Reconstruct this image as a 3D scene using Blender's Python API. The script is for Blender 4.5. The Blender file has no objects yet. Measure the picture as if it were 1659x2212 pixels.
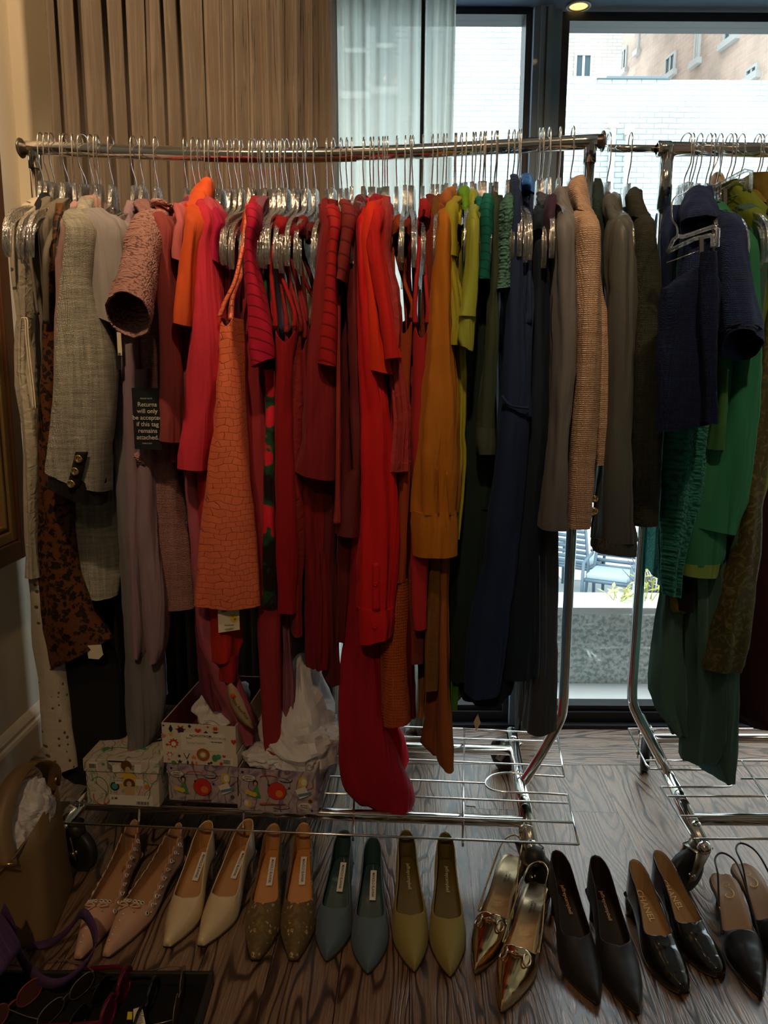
import bpy, math, random
from mathutils import Vector, Matrix
random.seed(7)
C = bpy.context.scene.collection
S = bpy.context.scene
PI = math.pi
# ---------------------------------------------------------------- camera, world, lights, exposure
F_PX, CX, CY, CAM_Z = 1660.0, 829.5, 1106.0, 1.14
cam_d = bpy.data.cameras.new('camera'); cam = bpy.data.objects.new('camera', cam_d); C.objects.link(cam)
cam_d.sensor_fit = 'HORIZONTAL'; cam_d.sensor_width = 27.0; cam_d.lens = 27.0*F_PX/1659.0
cam_d.clip_start = .02; cam_d.clip_end = 200
ROT = Matrix.Rotation(math.radians(80), 3, 'X') @ Matrix.Rotation(.0055, 3, 'Z')
cam.matrix_world = Matrix.Translation((0, 0, CAM_Z)) @ ROT.to_4x4()
S.camera = cam
S.view_settings.view_transform = 'Standard'; S.view_settings.look = 'None'
S.view_settings.gamma = 1; S.view_settings.use_curve_mapping = False
S.view_settings.exposure = 0.2
S.cycles.max_bounces = 10; S.cycles.transparent_max_bounces = 40
S.cycles.transmission_bounces = 8; S.cycles.sample_clamp_indirect = 4.0
S.cycles.caustics_reflective = False; S.cycles.caustics_refractive = False
try:
    S.cycles.use_denoising = True
except Exception: pass
W = bpy.data.worlds.new('sky'); S.world = W; W.use_nodes = True
bg = W.node_tree.nodes['Background']; bg.inputs[0].default_value = (.84, .94, 1, 1); bg.inputs[1].default_value = 4.3
sun_d = bpy.data.lights.new('sun', 'SUN'); sun_d.energy = 1.0; sun_d.angle = .01; sun_d.color = (1, .96, .88)
sun = bpy.data.objects.new('sun', sun_d); C.objects.link(sun)
sun.rotation_euler = Vector((.45, .8, -1.0)).to_track_quat('-Z', 'Y').to_euler()
# daylight portal in the window opening
pd = bpy.data.lights.new('window_portal', 'AREA'); pd.shape = 'RECTANGLE'; pd.size = 2.9; pd.size_y = 2.2
pd.cycles.is_portal = True
po = bpy.data.objects.new('window_portal', pd); C.objects.link(po); po.location = (1.1, 2.75, 1.15)
po.rotation_euler = (-PI/2, 0, 0)
# ceiling downlights of the room, second one added to keep light high: warm spots (x, y, watts, aim x, aim y, aim z, cone)
SPOTS = [(-.62, .45, 66, -.62, 1.75, 1.60, 46), (.02, .45, 60, .05, 1.75, 1.60, 46), (.72, .50, 34, .74, 1.75, 1.55, 46), (-.20, 1.30, 62, -.95, 2.2, 1.95, 84),
         (-.3, -1.0, 62, -.2, 1.25, 0, 40)]
SPOT_LABELS = ['recessed ceiling downlight above the ivory tweed side of the rack', 'added recessed ceiling downlight nearest above the red clothes', 'recessed ceiling downlight above the second rack side', 'recessed ceiling downlight closest to the velvet curtain', 'recessed ceiling downlight furthest back in the room']
# ---------------------------------------------------------------- helpers
def ray(x, y):
    return ROT @ Vector(((x-CX)/F_PX, -(y-CY)/F_PX, -1))
def atz(x, y, z=0.0):
    d = ray(x, y); t = (z-CAM_Z)/d.z; return Vector((0, 0, CAM_Z)) + d*t
def aty(x, y, Y):
    d = ray(x, y); t = Y/d.y; return Vector((0, 0, CAM_Z)) + d*t
def atx(x, y, X):
    d = ray(x, y); t = X/d.x; return Vector((0, 0, CAM_Z)) + d*t
class Frame:
    def __init__(s, ox, oy, yaw):
        s.o = Vector((ox, oy, 0)); a = math.radians(yaw)
        s.e = Vector((math.cos(a), -math.sin(a), 0)); s.n = Vector((-math.sin(a), -math.cos(a), 0)); s.yaw = -a
    def w(s, u, v, z): return s.o + s.e*u + s.n*v + Vector((0, 0, z))
    def uz(s, x, y, v):
        d = ray(x, y); c = Vector((0, 0, CAM_Z)); t = (v - (c-s.o).dot(s.n))/d.dot(s.n); p = c+d*t
        return (p-s.o).dot(s.e), p.z
FA = Frame(-.18, 1.837, 3.3)
FB = Frame(.70, 1.856, -1.0)
def mesh(name, verts, faces, m=None, parent=None, smooth=True, loc=None, mats=None, fm=None):
    loc = Vector(loc) if loc is not None else (parent_loc(parent) if parent else Vector((0, 0, 0)))
    me = bpy.data.meshes.new(name); me.from_pydata([tuple(Vector(v)-loc) for v in verts], [], faces); me.update()
    if smooth:
        for p in me.polygons: p.use_smooth = True
    o = bpy.data.objects.new(name, me); C.objects.link(o)
    for mm in (mats or [m]): me.materials.append(mm)
    if fm:
        for p, i in zip(me.polygons, fm): p.material_index = i
    if parent:
        o.parent = parent; o.location = loc - parent_loc(parent)
    else: o.location = loc
    return o
def parent_loc(p):
    l = Vector((0, 0, 0))
    while p: l += p.location; p = p.parent
    return l
def tag(o, label=None, cat=None, group=None, kind=None):
    if label: o['label'] = label
    if cat: o['category'] = cat
    if group: o['group'] = group
    if kind: o['kind'] = kind
    return o
def thing(name, label, cat, loc=(0, 0, 0), group=None):
    o = bpy.data.objects.new(name, None); C.objects.link(o); o.location = loc; o.empty_display_size = .02
    return tag(o, label, cat, group)
class MB:
    def __init__(s): s.v = []; s.f = []; s.m = []; s.mi = 0
    def add(s, vs, fs):
        b = len(s.v); s.v += [Vector(a) for a in vs]; s.f += [tuple(i+b for i in f) for f in fs]; s.m += [s.mi]*len(fs)
    def box(s, a, b):
        x0, y0, z0 = a; x1, y1, z1 = b
        s.add([(x0,y0,z0),(x1,y0,z0),(x1,y1,z0),(x0,y1,z0),(x0,y0,z1),(x1,y0,z1),(x1,y1,z1),(x0,y1,z1)],
              [(0,3,2,1),(4,5,6,7),(0,1,5,4),(1,2,6,5),(2,3,7,6),(3,0,4,7)])
    def quad(s, a, b, c, d): s.add([a, b, c, d], [(0, 1, 2, 3)])
    def tube(s, pts, r, n=10, cap=True, closed=False):
        pts = [Vector(p) for p in pts]; N = len(pts); base = len(s.v); prev = None
        for i, p in enumerate(pts):
            if closed: t = pts[(i+1) % N]-pts[i-1]
            else: t = pts[min(i+1, N-1)]-pts[max(i-1, 0)]
            t.normalize()
            if prev is None:
                a = Vector((0, 0, 1)) if abs(t.z) < .9 else Vector((1, 0, 0)); x = t.cross(a).normalized()
            else: x = (prev - t*prev.dot(t)).normalized()
            prev = x; y = t.cross(x); rr = r[i] if isinstance(r, (list, tuple)) else r
            for k in range(n):
                an = 2*PI*k/n; s.v.append(p + x*math.cos(an)*rr + y*math.sin(an)*rr)
        M = N if closed else N-1
        for i in range(M):
            j = (i+1) % N
            for k in range(n):
                s.f.append((base+i*n+k, base+i*n+(k+1) % n, base+j*n+(k+1) % n, base+j*n+k)); s.m.append(s.mi)
        if cap and not closed:
            s.f.append(tuple(base+k for k in range(n))[::-1]); s.f.append(tuple(base+(N-1)*n+k for k in range(n))); s.m += [s.mi]*2
    def ball(s, c, r, n=12, m=8, sc=(1, 1, 1)):
        c = Vector(c); vs = []; fs = []
        for i in range(m+1):
            a = PI*i/m
            for k in range(n):
                b = 2*PI*k/n; vs.append(c+Vector((math.sin(a)*math.cos(b)*sc[0], math.sin(a)*math.sin(b)*sc[1], math.cos(a)*sc[2]))*r)
        for i in range(m):
            for k in range(n): fs.append((i*n+k, (i+1)*n+k, (i+1)*n+(k+1) % n, i*n+(k+1) % n))
        s.add(vs, fs)
    def lathe(s, c, prof, axis=Vector((0, 0, 1)), n=24):
        c = Vector(c); axis = axis.normalized(); a = Vector((1, 0, 0)) if abs(axis.x) < .9 else Vector((0, 1, 0))
        x = axis.cross(a).normalized(); y = axis.cross(x); vs = []; fs = []
        for r, h in prof:
            for k in range(n):
                t = 2*PI*k/n; vs.append(c+axis*h+x*math.cos(t)*r+y*math.sin(t)*r)
        for i in range(len(prof)-1):
            for k in range(n): fs.append((i*n+k, i*n+(k+1) % n, (i+1)*n+(k+1) % n, (i+1)*n+k))
        s.add(vs, fs)
    def build(s, name, m, parent=None, smooth=True, loc=None):
        mats = m if isinstance(m, list) else [m]
        return mesh(name, s.v, s.f, None, parent, smooth, loc, mats=mats, fm=s.m)
def smooth_pts(P, n=6):
    P = [Vector(p) for p in P]; out = []
    for i in range(len(P)-1):
        a, b, c, d = P[max(i-1, 0)], P[i], P[i+1], P[min(i+2, len(P)-1)]
        for k in range(n):
            t = k/n
            out.append(.5*((2*b)+(c-a)*t+(2*a-5*b+4*c-d)*t*t+(3*b-a-3*c+d)*t**3))
    out.append(P[-1]); return out
def interp(tab, s):
    for i in range(len(tab)-1):
        if s <= tab[i+1][0]:
            a, b = tab[i], tab[i+1]; t = (s-a[0])/(b[0]-a[0]+1e-9)
            p0 = tab[max(i-1, 0)][1]; p3 = tab[min(i+2, len(tab)-1)][1]
            m1 = (b[1]-p0)/2*.8 if i > 0 else (b[1]-a[1]); m2 = (p3-a[1])/2*.8 if i+2 < len(tab) else (b[1]-a[1])
            t2, t3 = t*t, t**3
            return (2*t3-3*t2+1)*a[1]+(t3-2*t2+t)*m1+(-2*t3+3*t2)*b[1]+(t3-t2)*m2
    return tab[-1][1]
def bevel(o, w=.002, seg=2):
    b = o.modifiers.new('bevel', 'BEVEL'); b.width = w; b.segments = seg; b.limit_method = 'ANGLE'; return o
def solid(o, t, off=0, mo=0):
    b = o.modifiers.new('solid', 'SOLIDIFY'); b.thickness = t; b.offset = off; b.material_offset = mo; b.material_offset_rim = 0; return o
def text(body, size, origin, xdir, ydir, m, parent, name='lettering', lift=.0006, align='CENTER', sx=1.0, bold=0):
    cu = bpy.data.curves.new(name, 'FONT'); cu.body = body; cu.size = size; cu.align_x = align; cu.align_y = 'CENTER'; cu.offset = bold*size
    t = bpy.data.objects.new('t', cu); C.objects.link(t)
    dg = bpy.context.evaluated_depsgraph_get(); me = bpy.data.meshes.new_from_object(t.evaluated_get(dg)); bpy.data.objects.remove(t)
    x = Vector(xdir).normalized(); y = Vector(ydir); y = (y-x*y.dot(x)).normalized(); z = x.cross(y)
    o = Vector(origin)+z*lift; pl = parent_loc(parent)
    for v in me.vertices: c = v.co.copy(); v.co = o + x*c.x*sx + y*c.y - pl
    me.materials.clear(); me.materials.append(m)
    ob = bpy.data.objects.new(name, me); C.objects.link(ob); ob.parent = parent
    return ob
# ---------------------------------------------------------------- materials
def nt(name):
    m = bpy.data.materials.new(name); m.use_nodes = True; t = m.node_tree; b = t.nodes['Principled BSDF']; return m, t, b
def N(t, typ, **kw):
    n = t.nodes.new(typ)
    for k, v in kw.items():
        if k[0] == '_': setattr(n, k[1:], v)
        else:
            key = int(k[1:]) if k[0] == 'i' and k[1:].isdigit() else k.replace('__', ' ')
            n.inputs[key].default_value = v
    return n
def L(t, a, ao, b, bi): t.links.new(a.outputs[ao], b.inputs[bi])
def c4(c): return (c[0], c[1], c[2], 1)
def basic(name, col, rough=.5, metal=0, spec=.5, emit=None, es=0, sheen=0, alpha=1, coat=0):
    m, t, b = nt(name); b.inputs['Base Color'].default_value = c4(col); b.inputs['Roughness'].default_value = rough
    b.inputs['Metallic'].default_value = metal; b.inputs['Specular IOR Level'].default_value = spec
    b.inputs['Sheen Weight'].default_value = sheen; b.inputs['Alpha'].default_value = alpha; b.inputs['Coat Weight'].default_value = coat
    if emit: b.inputs['Emission Color'].default_value = c4(emit); b.inputs['Emission Strength'].default_value = es
    return m
def ramp(t, stops, interp_='LINEAR'):
    r = t.nodes.new('ShaderNodeValToRGB'); r.color_ramp.interpolation = interp_
    e = r.color_ramp.elements
    while len(e) > 1: e.remove(e[-1])
    e[0].position = stops[0][0]; e[0].color = c4(stops[0][1])
    for p, c in stops[1:]: x = e.new(p); x.color = c4(c)
    return r
def cvec(t):   # (x+y, z, x-y) so that patterns run round a hanging garment
    tc = N(t, 'ShaderNodeTexCoord'); s = N(t, 'ShaderNodeSeparateXYZ'); L(t, tc, 'Object', s, 0)
    a = N(t, 'ShaderNodeMath', _operation='ADD'); L(t, s, 0, a, 0); L(t, s, 1, a, 1)
    c = N(t, 'ShaderNodeCombineXYZ'); L(t, a, 0, c, 0); L(t, s, 2, c, 1)
    return c, tc
def bumpn(t, b, src, out, st, dist=.002):
    bp = N(t, 'ShaderNodeBump', Strength=st, Distance=dist); L(t, src, out, bp, 'Height'); L(t, bp, 'Normal', b, 'Normal'); return bp
def wrinkle(t, b, cv, fine, fs_, amt):
    mp = N(t, 'ShaderNodeMapping'); mp.inputs['Scale'].default_value = (26, 3.2, 1); mp.inputs['Rotation'].default_value = (0, 0, .05); L(t, cv, 0, mp, 0)
    n1 = N(t, 'ShaderNodeTexNoise', Scale=1.0, Detail=2.5, Roughness=.45); n1.inputs['Distortion'].default_value = .6; L(t, mp, 0, n1, 'Vector')
    n2 = N(t, 'ShaderNodeTexNoise', Scale=fine, Detail=2.0); L(t, cv, 0, n2, 'Vector')
    b1 = N(t, 'ShaderNodeBump', Strength=min(1, amt*1.4), Distance=.022); L(t, n1, 0, b1, 'Height')
    b2 = N(t, 'ShaderNodeBump', Strength=fs_, Distance=.001); L(t, n2, 0, b2, 'Height'); L(t, b1, 0, b2, 'Normal'); L(t, b2, 0, b, 'Normal')
def cloth(name, col, kind='plain', rough=.85, col2=None, sheen=.15, spec=.25, sc=1.0, tr=0.0):
    m, t, b = nt(name); b.inputs['Roughness'].default_value = rough; b.inputs['Specular IOR Level'].default_value = spec
    b.inputs['Sheen Weight'].default_value = sheen; b.inputs['Sheen Roughness'].default_value = .5
    b.inputs['Sheen Tint'].default_value = c4([min(1, x*1.5+.15) for x in col])
    cv, tc = cvec(t); c2 = col2 or [x*.6 for x in col]
    if kind in ('smooth', 'plain', 'satin', 'crinkle'):
        n1 = N(t, 'ShaderNodeTexNoise', Scale=6.0*sc, Detail=3.0); L(t, tc, 'Object', n1, 'Vector')
        r = ramp(t, [(.3, [x*.86 for x in col]), (.7, col)]); L(t, n1, 0, r, 0); L(t, r, 0, b, 'Base Color')
        if kind == 'smooth':
            n2 = N(t, 'ShaderNodeTexNoise', Scale=900.0, Detail=2.0); L(t, tc, 'Object', n2, 'Vector'); bumpn(t, b, n2, 0, .15, .0006)
        elif kind == 'plain':
            wrinkle(t, b, cv, 500.0, .22, .6*sc)
        elif kind == 'satin':
            wrinkle(t, b, cv, 900.0, .05, 1.0)
        else:
            n2 = N(t, 'ShaderNodeTexNoise', Scale=45.0*sc, Detail=4.0); n2.inputs['Distortion'].default_value = 1.2; L(t, tc, 'Object', n2, 'Vector'); bumpn(t, b, n2, 0, .7, .006)
    elif kind == 'tweed':
        w1 = N(t, 'ShaderNodeTexWave', Scale=150*sc, Distortion=3.0, Detail=2.0); w1.inputs['Detail Scale'].default_value = 1.5; L(t, cv, 0, w1, 'Vector')
        w2 = N(t, 'ShaderNodeTexWave', Scale=110*sc, Distortion=3.0, Detail=2.0, _bands_direction='Y'); w2.inputs['Detail Scale'].default_value = 1.5; L(t, cv, 0, w2, 'Vector')
        mx = N(t, 'ShaderNodeMath', _operation='MULTIPLY'); L(t, w1, 1, mx, 0); L(t, w2, 1, mx, 1)
        mp = N(t, 'ShaderNodeMapping'); mp.inputs['Scale'].default_value = (12*sc, 130*sc, 1); L(t, cv, 0, mp, 0)
        n1 = N(t, 'ShaderNodeTexNoise', Scale=1.0, Detail=3.0); L(t, mp, 0, n1, 'Vector')
        mp2 = N(t, 'ShaderNodeMapping'); mp2.inputs['Scale'].default_value = (150*sc, 10*sc, 1); L(t, cv, 0, mp2, 0)
        n2 = N(t, 'ShaderNodeTexNoise', Scale=1.0, Detail=3.0); L(t, mp2, 0, n2, 'Vector')
        ad = N(t, 'ShaderNodeMath', _operation='ADD'); L(t, n1, 0, ad, 0); L(t, n2, 0, ad, 1)
        ad2 = N(t, 'ShaderNodeMath', _operation='MULTIPLY_ADD', i1=.5, i2=-.12); L(t, ad, 0, ad2, 0)
        ad3 = N(t, 'ShaderNodeMath', _operation='MULTIPLY_ADD', i1=.55); L(t, mx, 0, ad3, 0); L(t, ad2, 0, ad3, 2)
        r = ramp(t, [(.25, c2), (.5, [(a+b_)/2 for a, b_ in zip(col, c2)]), (.7, col), (.92, [min(1, x*1.5) for x in col])]); L(t, ad3, 0, r, 0); L(t, r, 0, b, 'Base Color')
        bumpn(t, b, ad3, 0, .9, .003)
    elif kind == 'knit':
        v = N(t, 'ShaderNodeTexVoronoi', Scale=190*sc); mp = N(t, 'ShaderNodeMapping'); mp.inputs['Scale'].default_value = (.75, 1.0, 1); mp.inputs['Rotation'].default_value = (0, 0, .5)
        L(t, cv, 0, mp, 0); L(t, mp, 0, v, 'Vector')
        n1 = N(t, 'ShaderNodeTexNoise', Scale=60.0); L(t, tc, 'Object', n1, 'Vector')
        r = ramp(t, [(0, col), (.55, [x*.75 for x in col]), (.8, c2)]); L(t, v, 0, r, 0); L(t, r, 0, b, 'Base Color')
        iv = N(t, 'ShaderNodeMath', _operation='MULTIPLY', i1=-1.0); L(t, v, 0, iv, 0); bumpn(t, b, iv, 0, .8, .005)
    elif kind == 'rib':
        w = N(t, 'ShaderNodeTexWave', Scale=17*sc, Distortion=1.0, _bands_direction='Y', _wave_profile='SAW'); w.inputs['Detail Scale'].default_value = 1.0
        mp = N(t, 'ShaderNodeMapping'); mp.inputs['Rotation'].default_value = (0, 0, .3); L(t, cv, 0, mp, 0); L(t, mp, 0, w, 'Vector')
        r = ramp(t, [(0, c2), (.09, c2), (.2, col), (1, col)]); L(t, w, 1, r, 0); L(t, r, 0, b, 'Base Color'); bumpn(t, b, w, 1, .8, .005)
    elif kind == 'vrib':
        w = N(t, 'ShaderNodeTexWave', Scale=90*sc, Distortion=.4); L(t, cv, 0, w, 'Vector'); b.inputs['Base Color'].default_value = c4(col); bumpn(t, b, w, 1, .6, .003)
    elif kind == 'croc':
        nz = N(t, 'ShaderNodeTexNoise', Scale=20.0); L(t, tc, 'Object', nz, 'Vector')
        vm = N(t, 'ShaderNodeVectorMath', _operation='MULTIPLY_ADD'); vm.inputs[1].default_value = (.034, .03, 0); L(t, nz, 1, vm, 0); L(t, cv, 0, vm, 2)
        br = N(t, 'ShaderNodeTexBrick', Scale=1.0); br.inputs['Brick Width'].default_value = .021; br.inputs['Row Height'].default_value = .0135
        br.inputs['Mortar Size'].default_value = .0007; br.inputs['Mortar Smooth'].default_value = 1.0; br.inputs['Color1'].default_value = c4(col)
        br.inputs['Color2'].default_value = c4([x*.92 for x in col]); br.inputs['Mortar'].default_value = c4(c2); L(t, vm, 0, br, 'Vector'); L(t, br, 0, b, 'Base Color')
        iv = N(t, 'ShaderNodeMath', _operation='MULTIPLY', i1=-1.0); L(t, br, 1, iv, 0); bumpn(t, b, iv, 0, .7, .002)
    elif kind in ('leopard', 'lizard'):
        v = N(t, 'ShaderNodeTexVoronoi', Scale=(30 if kind == 'leopard' else 60)*sc); n1 = N(t, 'ShaderNodeTexNoise', Scale=40.0*sc); L(t, tc, 'Object', n1, 'Vector')
        vm = N(t, 'ShaderNodeVectorMath', _operation='MULTIPLY_ADD'); vm.inputs[1].default_value = (.03, .03, .03); L(t, n1, 1, vm, 0); L(t, tc, 'Object', vm, 2); L(t, vm, 0, v, 'Vector')
        if kind == 'leopard': r = ramp(t, [(0, [x*.6 for x in col]), (.22, c2), (.42, c2), (.5, col), (1, col)])
        else: r = ramp(t, [(0, c2), (.08, c2), (.14, (.62, .5, .32)), (.2, (.62, .5, .32)), (.26, col), (.6, [x*.7 for x in col]), (1, [x*1.4 for x in col])])
        L(t, v, 0, r, 0); L(t, r, 0, b, 'Base Color')
        if kind == 'lizard':
            v2 = N(t, 'ShaderNodeTexVoronoi', Scale=700.0); L(t, tc, 'Object', v2, 'Vector'); bumpn(t, b, v2, 0, .6, .001)
    elif kind == 'floral':
        v = N(t, 'ShaderNodeTexVoronoi', Scale=14*sc); n1 = N(t, 'ShaderNodeTexNoise', Scale=30.0); L(t, tc, 'Object', n1, 'Vector')
        vm = N(t, 'ShaderNodeVectorMath', _operation='MULTIPLY_ADD'); vm.inputs[1].default_value = (.05, .05, .05); L(t, n1, 1, vm, 0); L(t, tc, 'Object', vm, 2); L(t, vm, 0, v, 'Vector')
        r = ramp(t, [(0, (.7, .02, .04)), (.42, (.55, .01, .03)), (.45, (.01, .07, .03)), (.6, (.005, .035, .015)), (.62, (.004, .004, .004)), (1, (.003, .003, .003))]); L(t, v, 0, r, 0); L(t, r, 0, b, 'Base Color')
    elif kind in ('crochet', 'eyelet'):
        b.inputs['Base Color'].default_value = c4(col)
        mp = N(t, 'ShaderNodeMapping'); s_ = 1/(.008*sc); mp.inputs['Scale'].default_value = (s_, s_, 1); L(t, cv, 0, mp, 0)
        v = N(t, 'ShaderNodeTexVoronoi', Scale=1.0, Randomness=(.0 if kind == 'crochet' else .7)); L(t, mp, 0, v, 'Vector')
        lt = N(t, 'ShaderNodeMath', _operation='GREATER_THAN', i1=(.2 if kind == 'crochet' else .24)); L(t, v, 0, lt, 0)
        if kind == 'crochet': L(t, lt, 0, b, 'Alpha')
        else:
            r = ramp(t, [(0, [x*.2 for x in col]), (.5, col)]); L(t, lt, 0, r, 0); L(t, r, 0, b, 'Base Color')
        bumpn(t, b, v, 0, .5, .003)
    elif kind == 'brocade':
        n1 = N(t, 'ShaderNodeTexNoise', Scale=35.0, Detail=5.0); n1.inputs['Distortion'].default_value = 2.5; L(t, tc, 'Object', n1, 'Vector')
        r = ramp(t, [(.5, col), (.62, c2), (.75, [x*1.4 for x in c2])]); L(t, n1, 0, r, 0); L(t, r, 0, b, 'Base Color'); bumpn(t, b, n1, 0, .5, .004)
    if tr > 0:
        tl = N(t, 'ShaderNodeBsdfTranslucent', Color=c4([min(1, x*1.3) for x in col])); mx = N(t, 'ShaderNodeMixShader', Fac=tr)
        out = t.nodes['Material Output']; L(t, b, 0, mx, 1); L(t, tl, 0, mx, 2); L(t, mx, 0, out, 0)
    return m
def clearplastic(name, tint=(.96, .98, .98), k=.3):
    m, t, b = nt(name); out = t.nodes['Material Output']
    tr = N(t, 'ShaderNodeBsdfTransparent', Color=c4(tint)); gl = N(t, 'ShaderNodeBsdfGlossy', Color=(1, 1, 1, 1), Roughness=.12)
    rf = N(t, 'ShaderNodeBsdfGlass', Color=(1, 1, 1, 1), Roughness=.0, IOR=1.45)
    tc = N(t, 'ShaderNodeTexCoord'); mp = N(t, 'ShaderNodeMapping'); mp.inputs['Scale'].default_value = (260, 170, 45); L(t, tc, 'Object', mp, 0); nz = N(t, 'ShaderNodeTexNoise', Scale=1.0, Detail=2.0); L(t, mp, 0, nz, 'Vector')
    bp = N(t, 'ShaderNodeBump', Strength=.9, Distance=.004); L(t, nz, 0, bp, 'Height'); L(t, bp, 'Normal', gl, 'Normal'); L(t, bp, 'Normal', rf, 'Normal')
    rt_ = ramp(t, [(.36, (.45, .48, .48)), (.5, tint), (.7, (1, 1, 1))]); L(t, nz, 0, rt_, 0); L(t, rt_, 0, tr, 'Color')
    lw = N(t, 'ShaderNodeLayerWeight', Blend=.35); m1 = N(t, 'ShaderNodeMixShader', Fac=k); L(t, tr, 0, m1, 1); L(t, rf, 0, m1, 2)
    mul = N(t, 'ShaderNodeMath', _operation='MULTIPLY_ADD', i1=.75, i2=.13); L(t, lw, 0, mul, 0)
    m2 = N(t, 'ShaderNodeMixShader'); L(t, mul, 0, m2, 0); L(t, m1, 0, m2, 1); L(t, gl, 0, m2, 2)
    df = N(t, 'ShaderNodeBsdfTranslucent', Color=(.95, .97, .97, 1)); d2 = N(t, 'ShaderNodeBsdfDiffuse', Color=(.9, .92, .92, 1)); ms = N(t, 'ShaderNodeMixShader', Fac=.5); L(t, df, 0, ms, 1); L(t, d2, 0, ms, 2)
    m3 = N(t, 'ShaderNodeMixShader', Fac=.07); L(t, m2, 0, m3, 1); L(t, ms, 0, m3, 2); L(t, m3, 0, out, 0)
    return m
def paneglass(name, r=.07):
    m, t, b = nt(name); out = t.nodes['Material Output']
    tr = N(t, 'ShaderNodeBsdfTransparent', Color=(.97, .985, .98, 1)); gl = N(t, 'ShaderNodeBsdfGlossy', Roughness=.0)
    mx = N(t, 'ShaderNodeMixShader', Fac=r); L(t, tr, 0, mx, 1); L(t, gl, 0, mx, 2); L(t, mx, 0, out, 0); return m
CHROME = basic('chrome', (.82, .8, .76), .12, 1)
CHROME2 = basic('chrome_wire', (.85, .83, .8), .2, 1)
CLEAR = clearplastic('clear_plastic')
BLACKPL = basic('black_plastic', (.012, .012, .013), .35)
RUBBER = basic('black_rubber', (.015, .015, .016), .5)
GOLD = basic('gold_metal', (.85, .6, .28), .2, 1)
GOLDFOIL = basic('gold_foil', (.8, .58, .3), .35, 1)
WHITEP = basic('white_paper', (.8, .78, .74), .8)
INK = basic('black_ink', (.02, .02, .02), .7)
CREAM = basic('cream_card', (.75, .68, .52), .8)
# ---------------------------------------------------------------- the room
XL, XR, YB, YW, ZC = -1.08, 2.6, -2.6, 2.42, 2.72
def floor_mat():
    m, t, b = nt('oak_planks'); tc = N(t, 'ShaderNodeTexCoord'); mp = N(t, 'ShaderNodeMapping'); mp.inputs['Rotation'].default_value = (0, 0, math.radians(92.4))
    L(t, tc, 'Object', mp, 0)
    br = N(t, 'ShaderNodeTexBrick', Scale=1.0); br.inputs['Brick Width'].default_value = 1.9; br.inputs['Row Height'].default_value = .137
    br.inputs['Mortar Size'].default_value = .0012; br.inputs['Mortar Smooth'].default_value = .2; br.inputs['Bias'].default_value = 0; br.offset = .37
    br.inputs['Color1'].default_value = (0, 0, 0, 1); br.inputs['Color2'].default_value = (1, 1, 1, 1); br.inputs['Mortar'].default_value = (.5, .5, .5, 1)
    L(t, mp, 0, br, 'Vector')
    off = N(t, 'ShaderNodeVectorMath', _operation='MULTIPLY_ADD'); off.inputs[1].default_value = (7.3, 3.1, 0); L(t, br, 0, off, 0); L(t, mp, 0, off, 2)
    m2 = N(t, 'ShaderNodeMapping'); m2.inputs['Scale'].default_value = (.8, 5.0, 1); L(t, off, 0, m2, 0)
    n1 = N(t, 'ShaderNodeTexNoise', Scale=1.3, Detail=3.0, Roughness=.42); L(t, m2, 0, n1, 'Vector')
    k = N(t, 'ShaderNodeMath', _operation='MULTIPLY', i1=150.0); L(t, n1, 0, k, 0)
    sn = N(t, 'ShaderNodeMath', _operation='SINE'); L(t, k, 0, sn, 0)
    r1 = ramp(t, [(0, (0, 0, 0)), (.12, (.25, .25, .25)), (.38, (.92, .92, .92)), (1, (1, 1, 1))]); mr = N(t, 'ShaderNodeMath', _operation='MULTIPLY_ADD', i1=.5, i2=.5); L(t, sn, 0, mr, 0); L(t, mr, 0, r1, 0)
    m3 = N(t, 'ShaderNodeMapping'); m3.inputs['Scale'].default_value = (9, 260, 1); L(t, off, 0, m3, 0)
    n2 = N(t, 'ShaderNodeTexNoise', Scale=1.0, Detail=3.0); L(t, m3, 0, n2, 'Vector')
    r2 = ramp(t, [(.35, (.35, .35, .35)), (.6, (1, 1, 1))]); L(t, n2, 0, r2, 0)
    g = N(t, 'ShaderNodeMix', _data_type='RGBA', _blend_type='MULTIPLY'); g.inputs[0].default_value = .85; L(t, r1, 0, g, 6); L(t, r2, 0, g, 7)
    tone = N(t, 'ShaderNodeMix', _data_type='RGBA'); tone.inputs[6].default_value = (.22, .135, .085, 1); tone.inputs[7].default_value = (.32, .21, .14, 1); L(t, br, 0, tone, 0)
    dark = N(t, 'ShaderNodeMix', _data_type='RGBA'); dark.inputs[6].default_value = (.035, .018, .010, 1); L(t, g, 2, dark, 0); L(t, tone, 2, dark, 7)
    seam = N(t, 'ShaderNodeMix', _data_type='RGBA'); seam.inputs[7].default_value = (.008, .004, .003, 1); L(t, br, 1, seam, 0); L(t, dark, 2, seam, 6)
    L(t, seam, 2, b, 'Base Color')
    rr = N(t, 'ShaderNodeMath', _operation='MULTIPLY_ADD', i1=-.10, i2=.33); L(t, g, 2, rr, 0); L(t, rr, 0, b, 'Roughness')
    hs = N(t, 'ShaderNodeMath', _operation='MULTIPLY_ADD', i1=-3.0); L(t, br, 1, hs, 0); L(t, g, 2, hs, 2)
    bumpn(t, b, hs, 0, .5, .0012); b.inputs['Specular IOR Level'].default_value = 1.0; b.inputs['Coat Weight'].default_value = .5; b.inputs['Coat Roughness'].default_value = .24
    return m
OAK = floor_mat()
def struct(name, mb, m, **k): return tag(mb.build(name, m, smooth=False, **k), kind='structure')
mb = MB(); mb.box((XL-.1, YB-.1, -.1), (XR+.1, 2.13, 0)); struct('floor', mb, OAK)
m_b = bpy.data.materials.new('oak_border'); OAKB = OAK.copy(); OAKB.name = 'oak_border'
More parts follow.
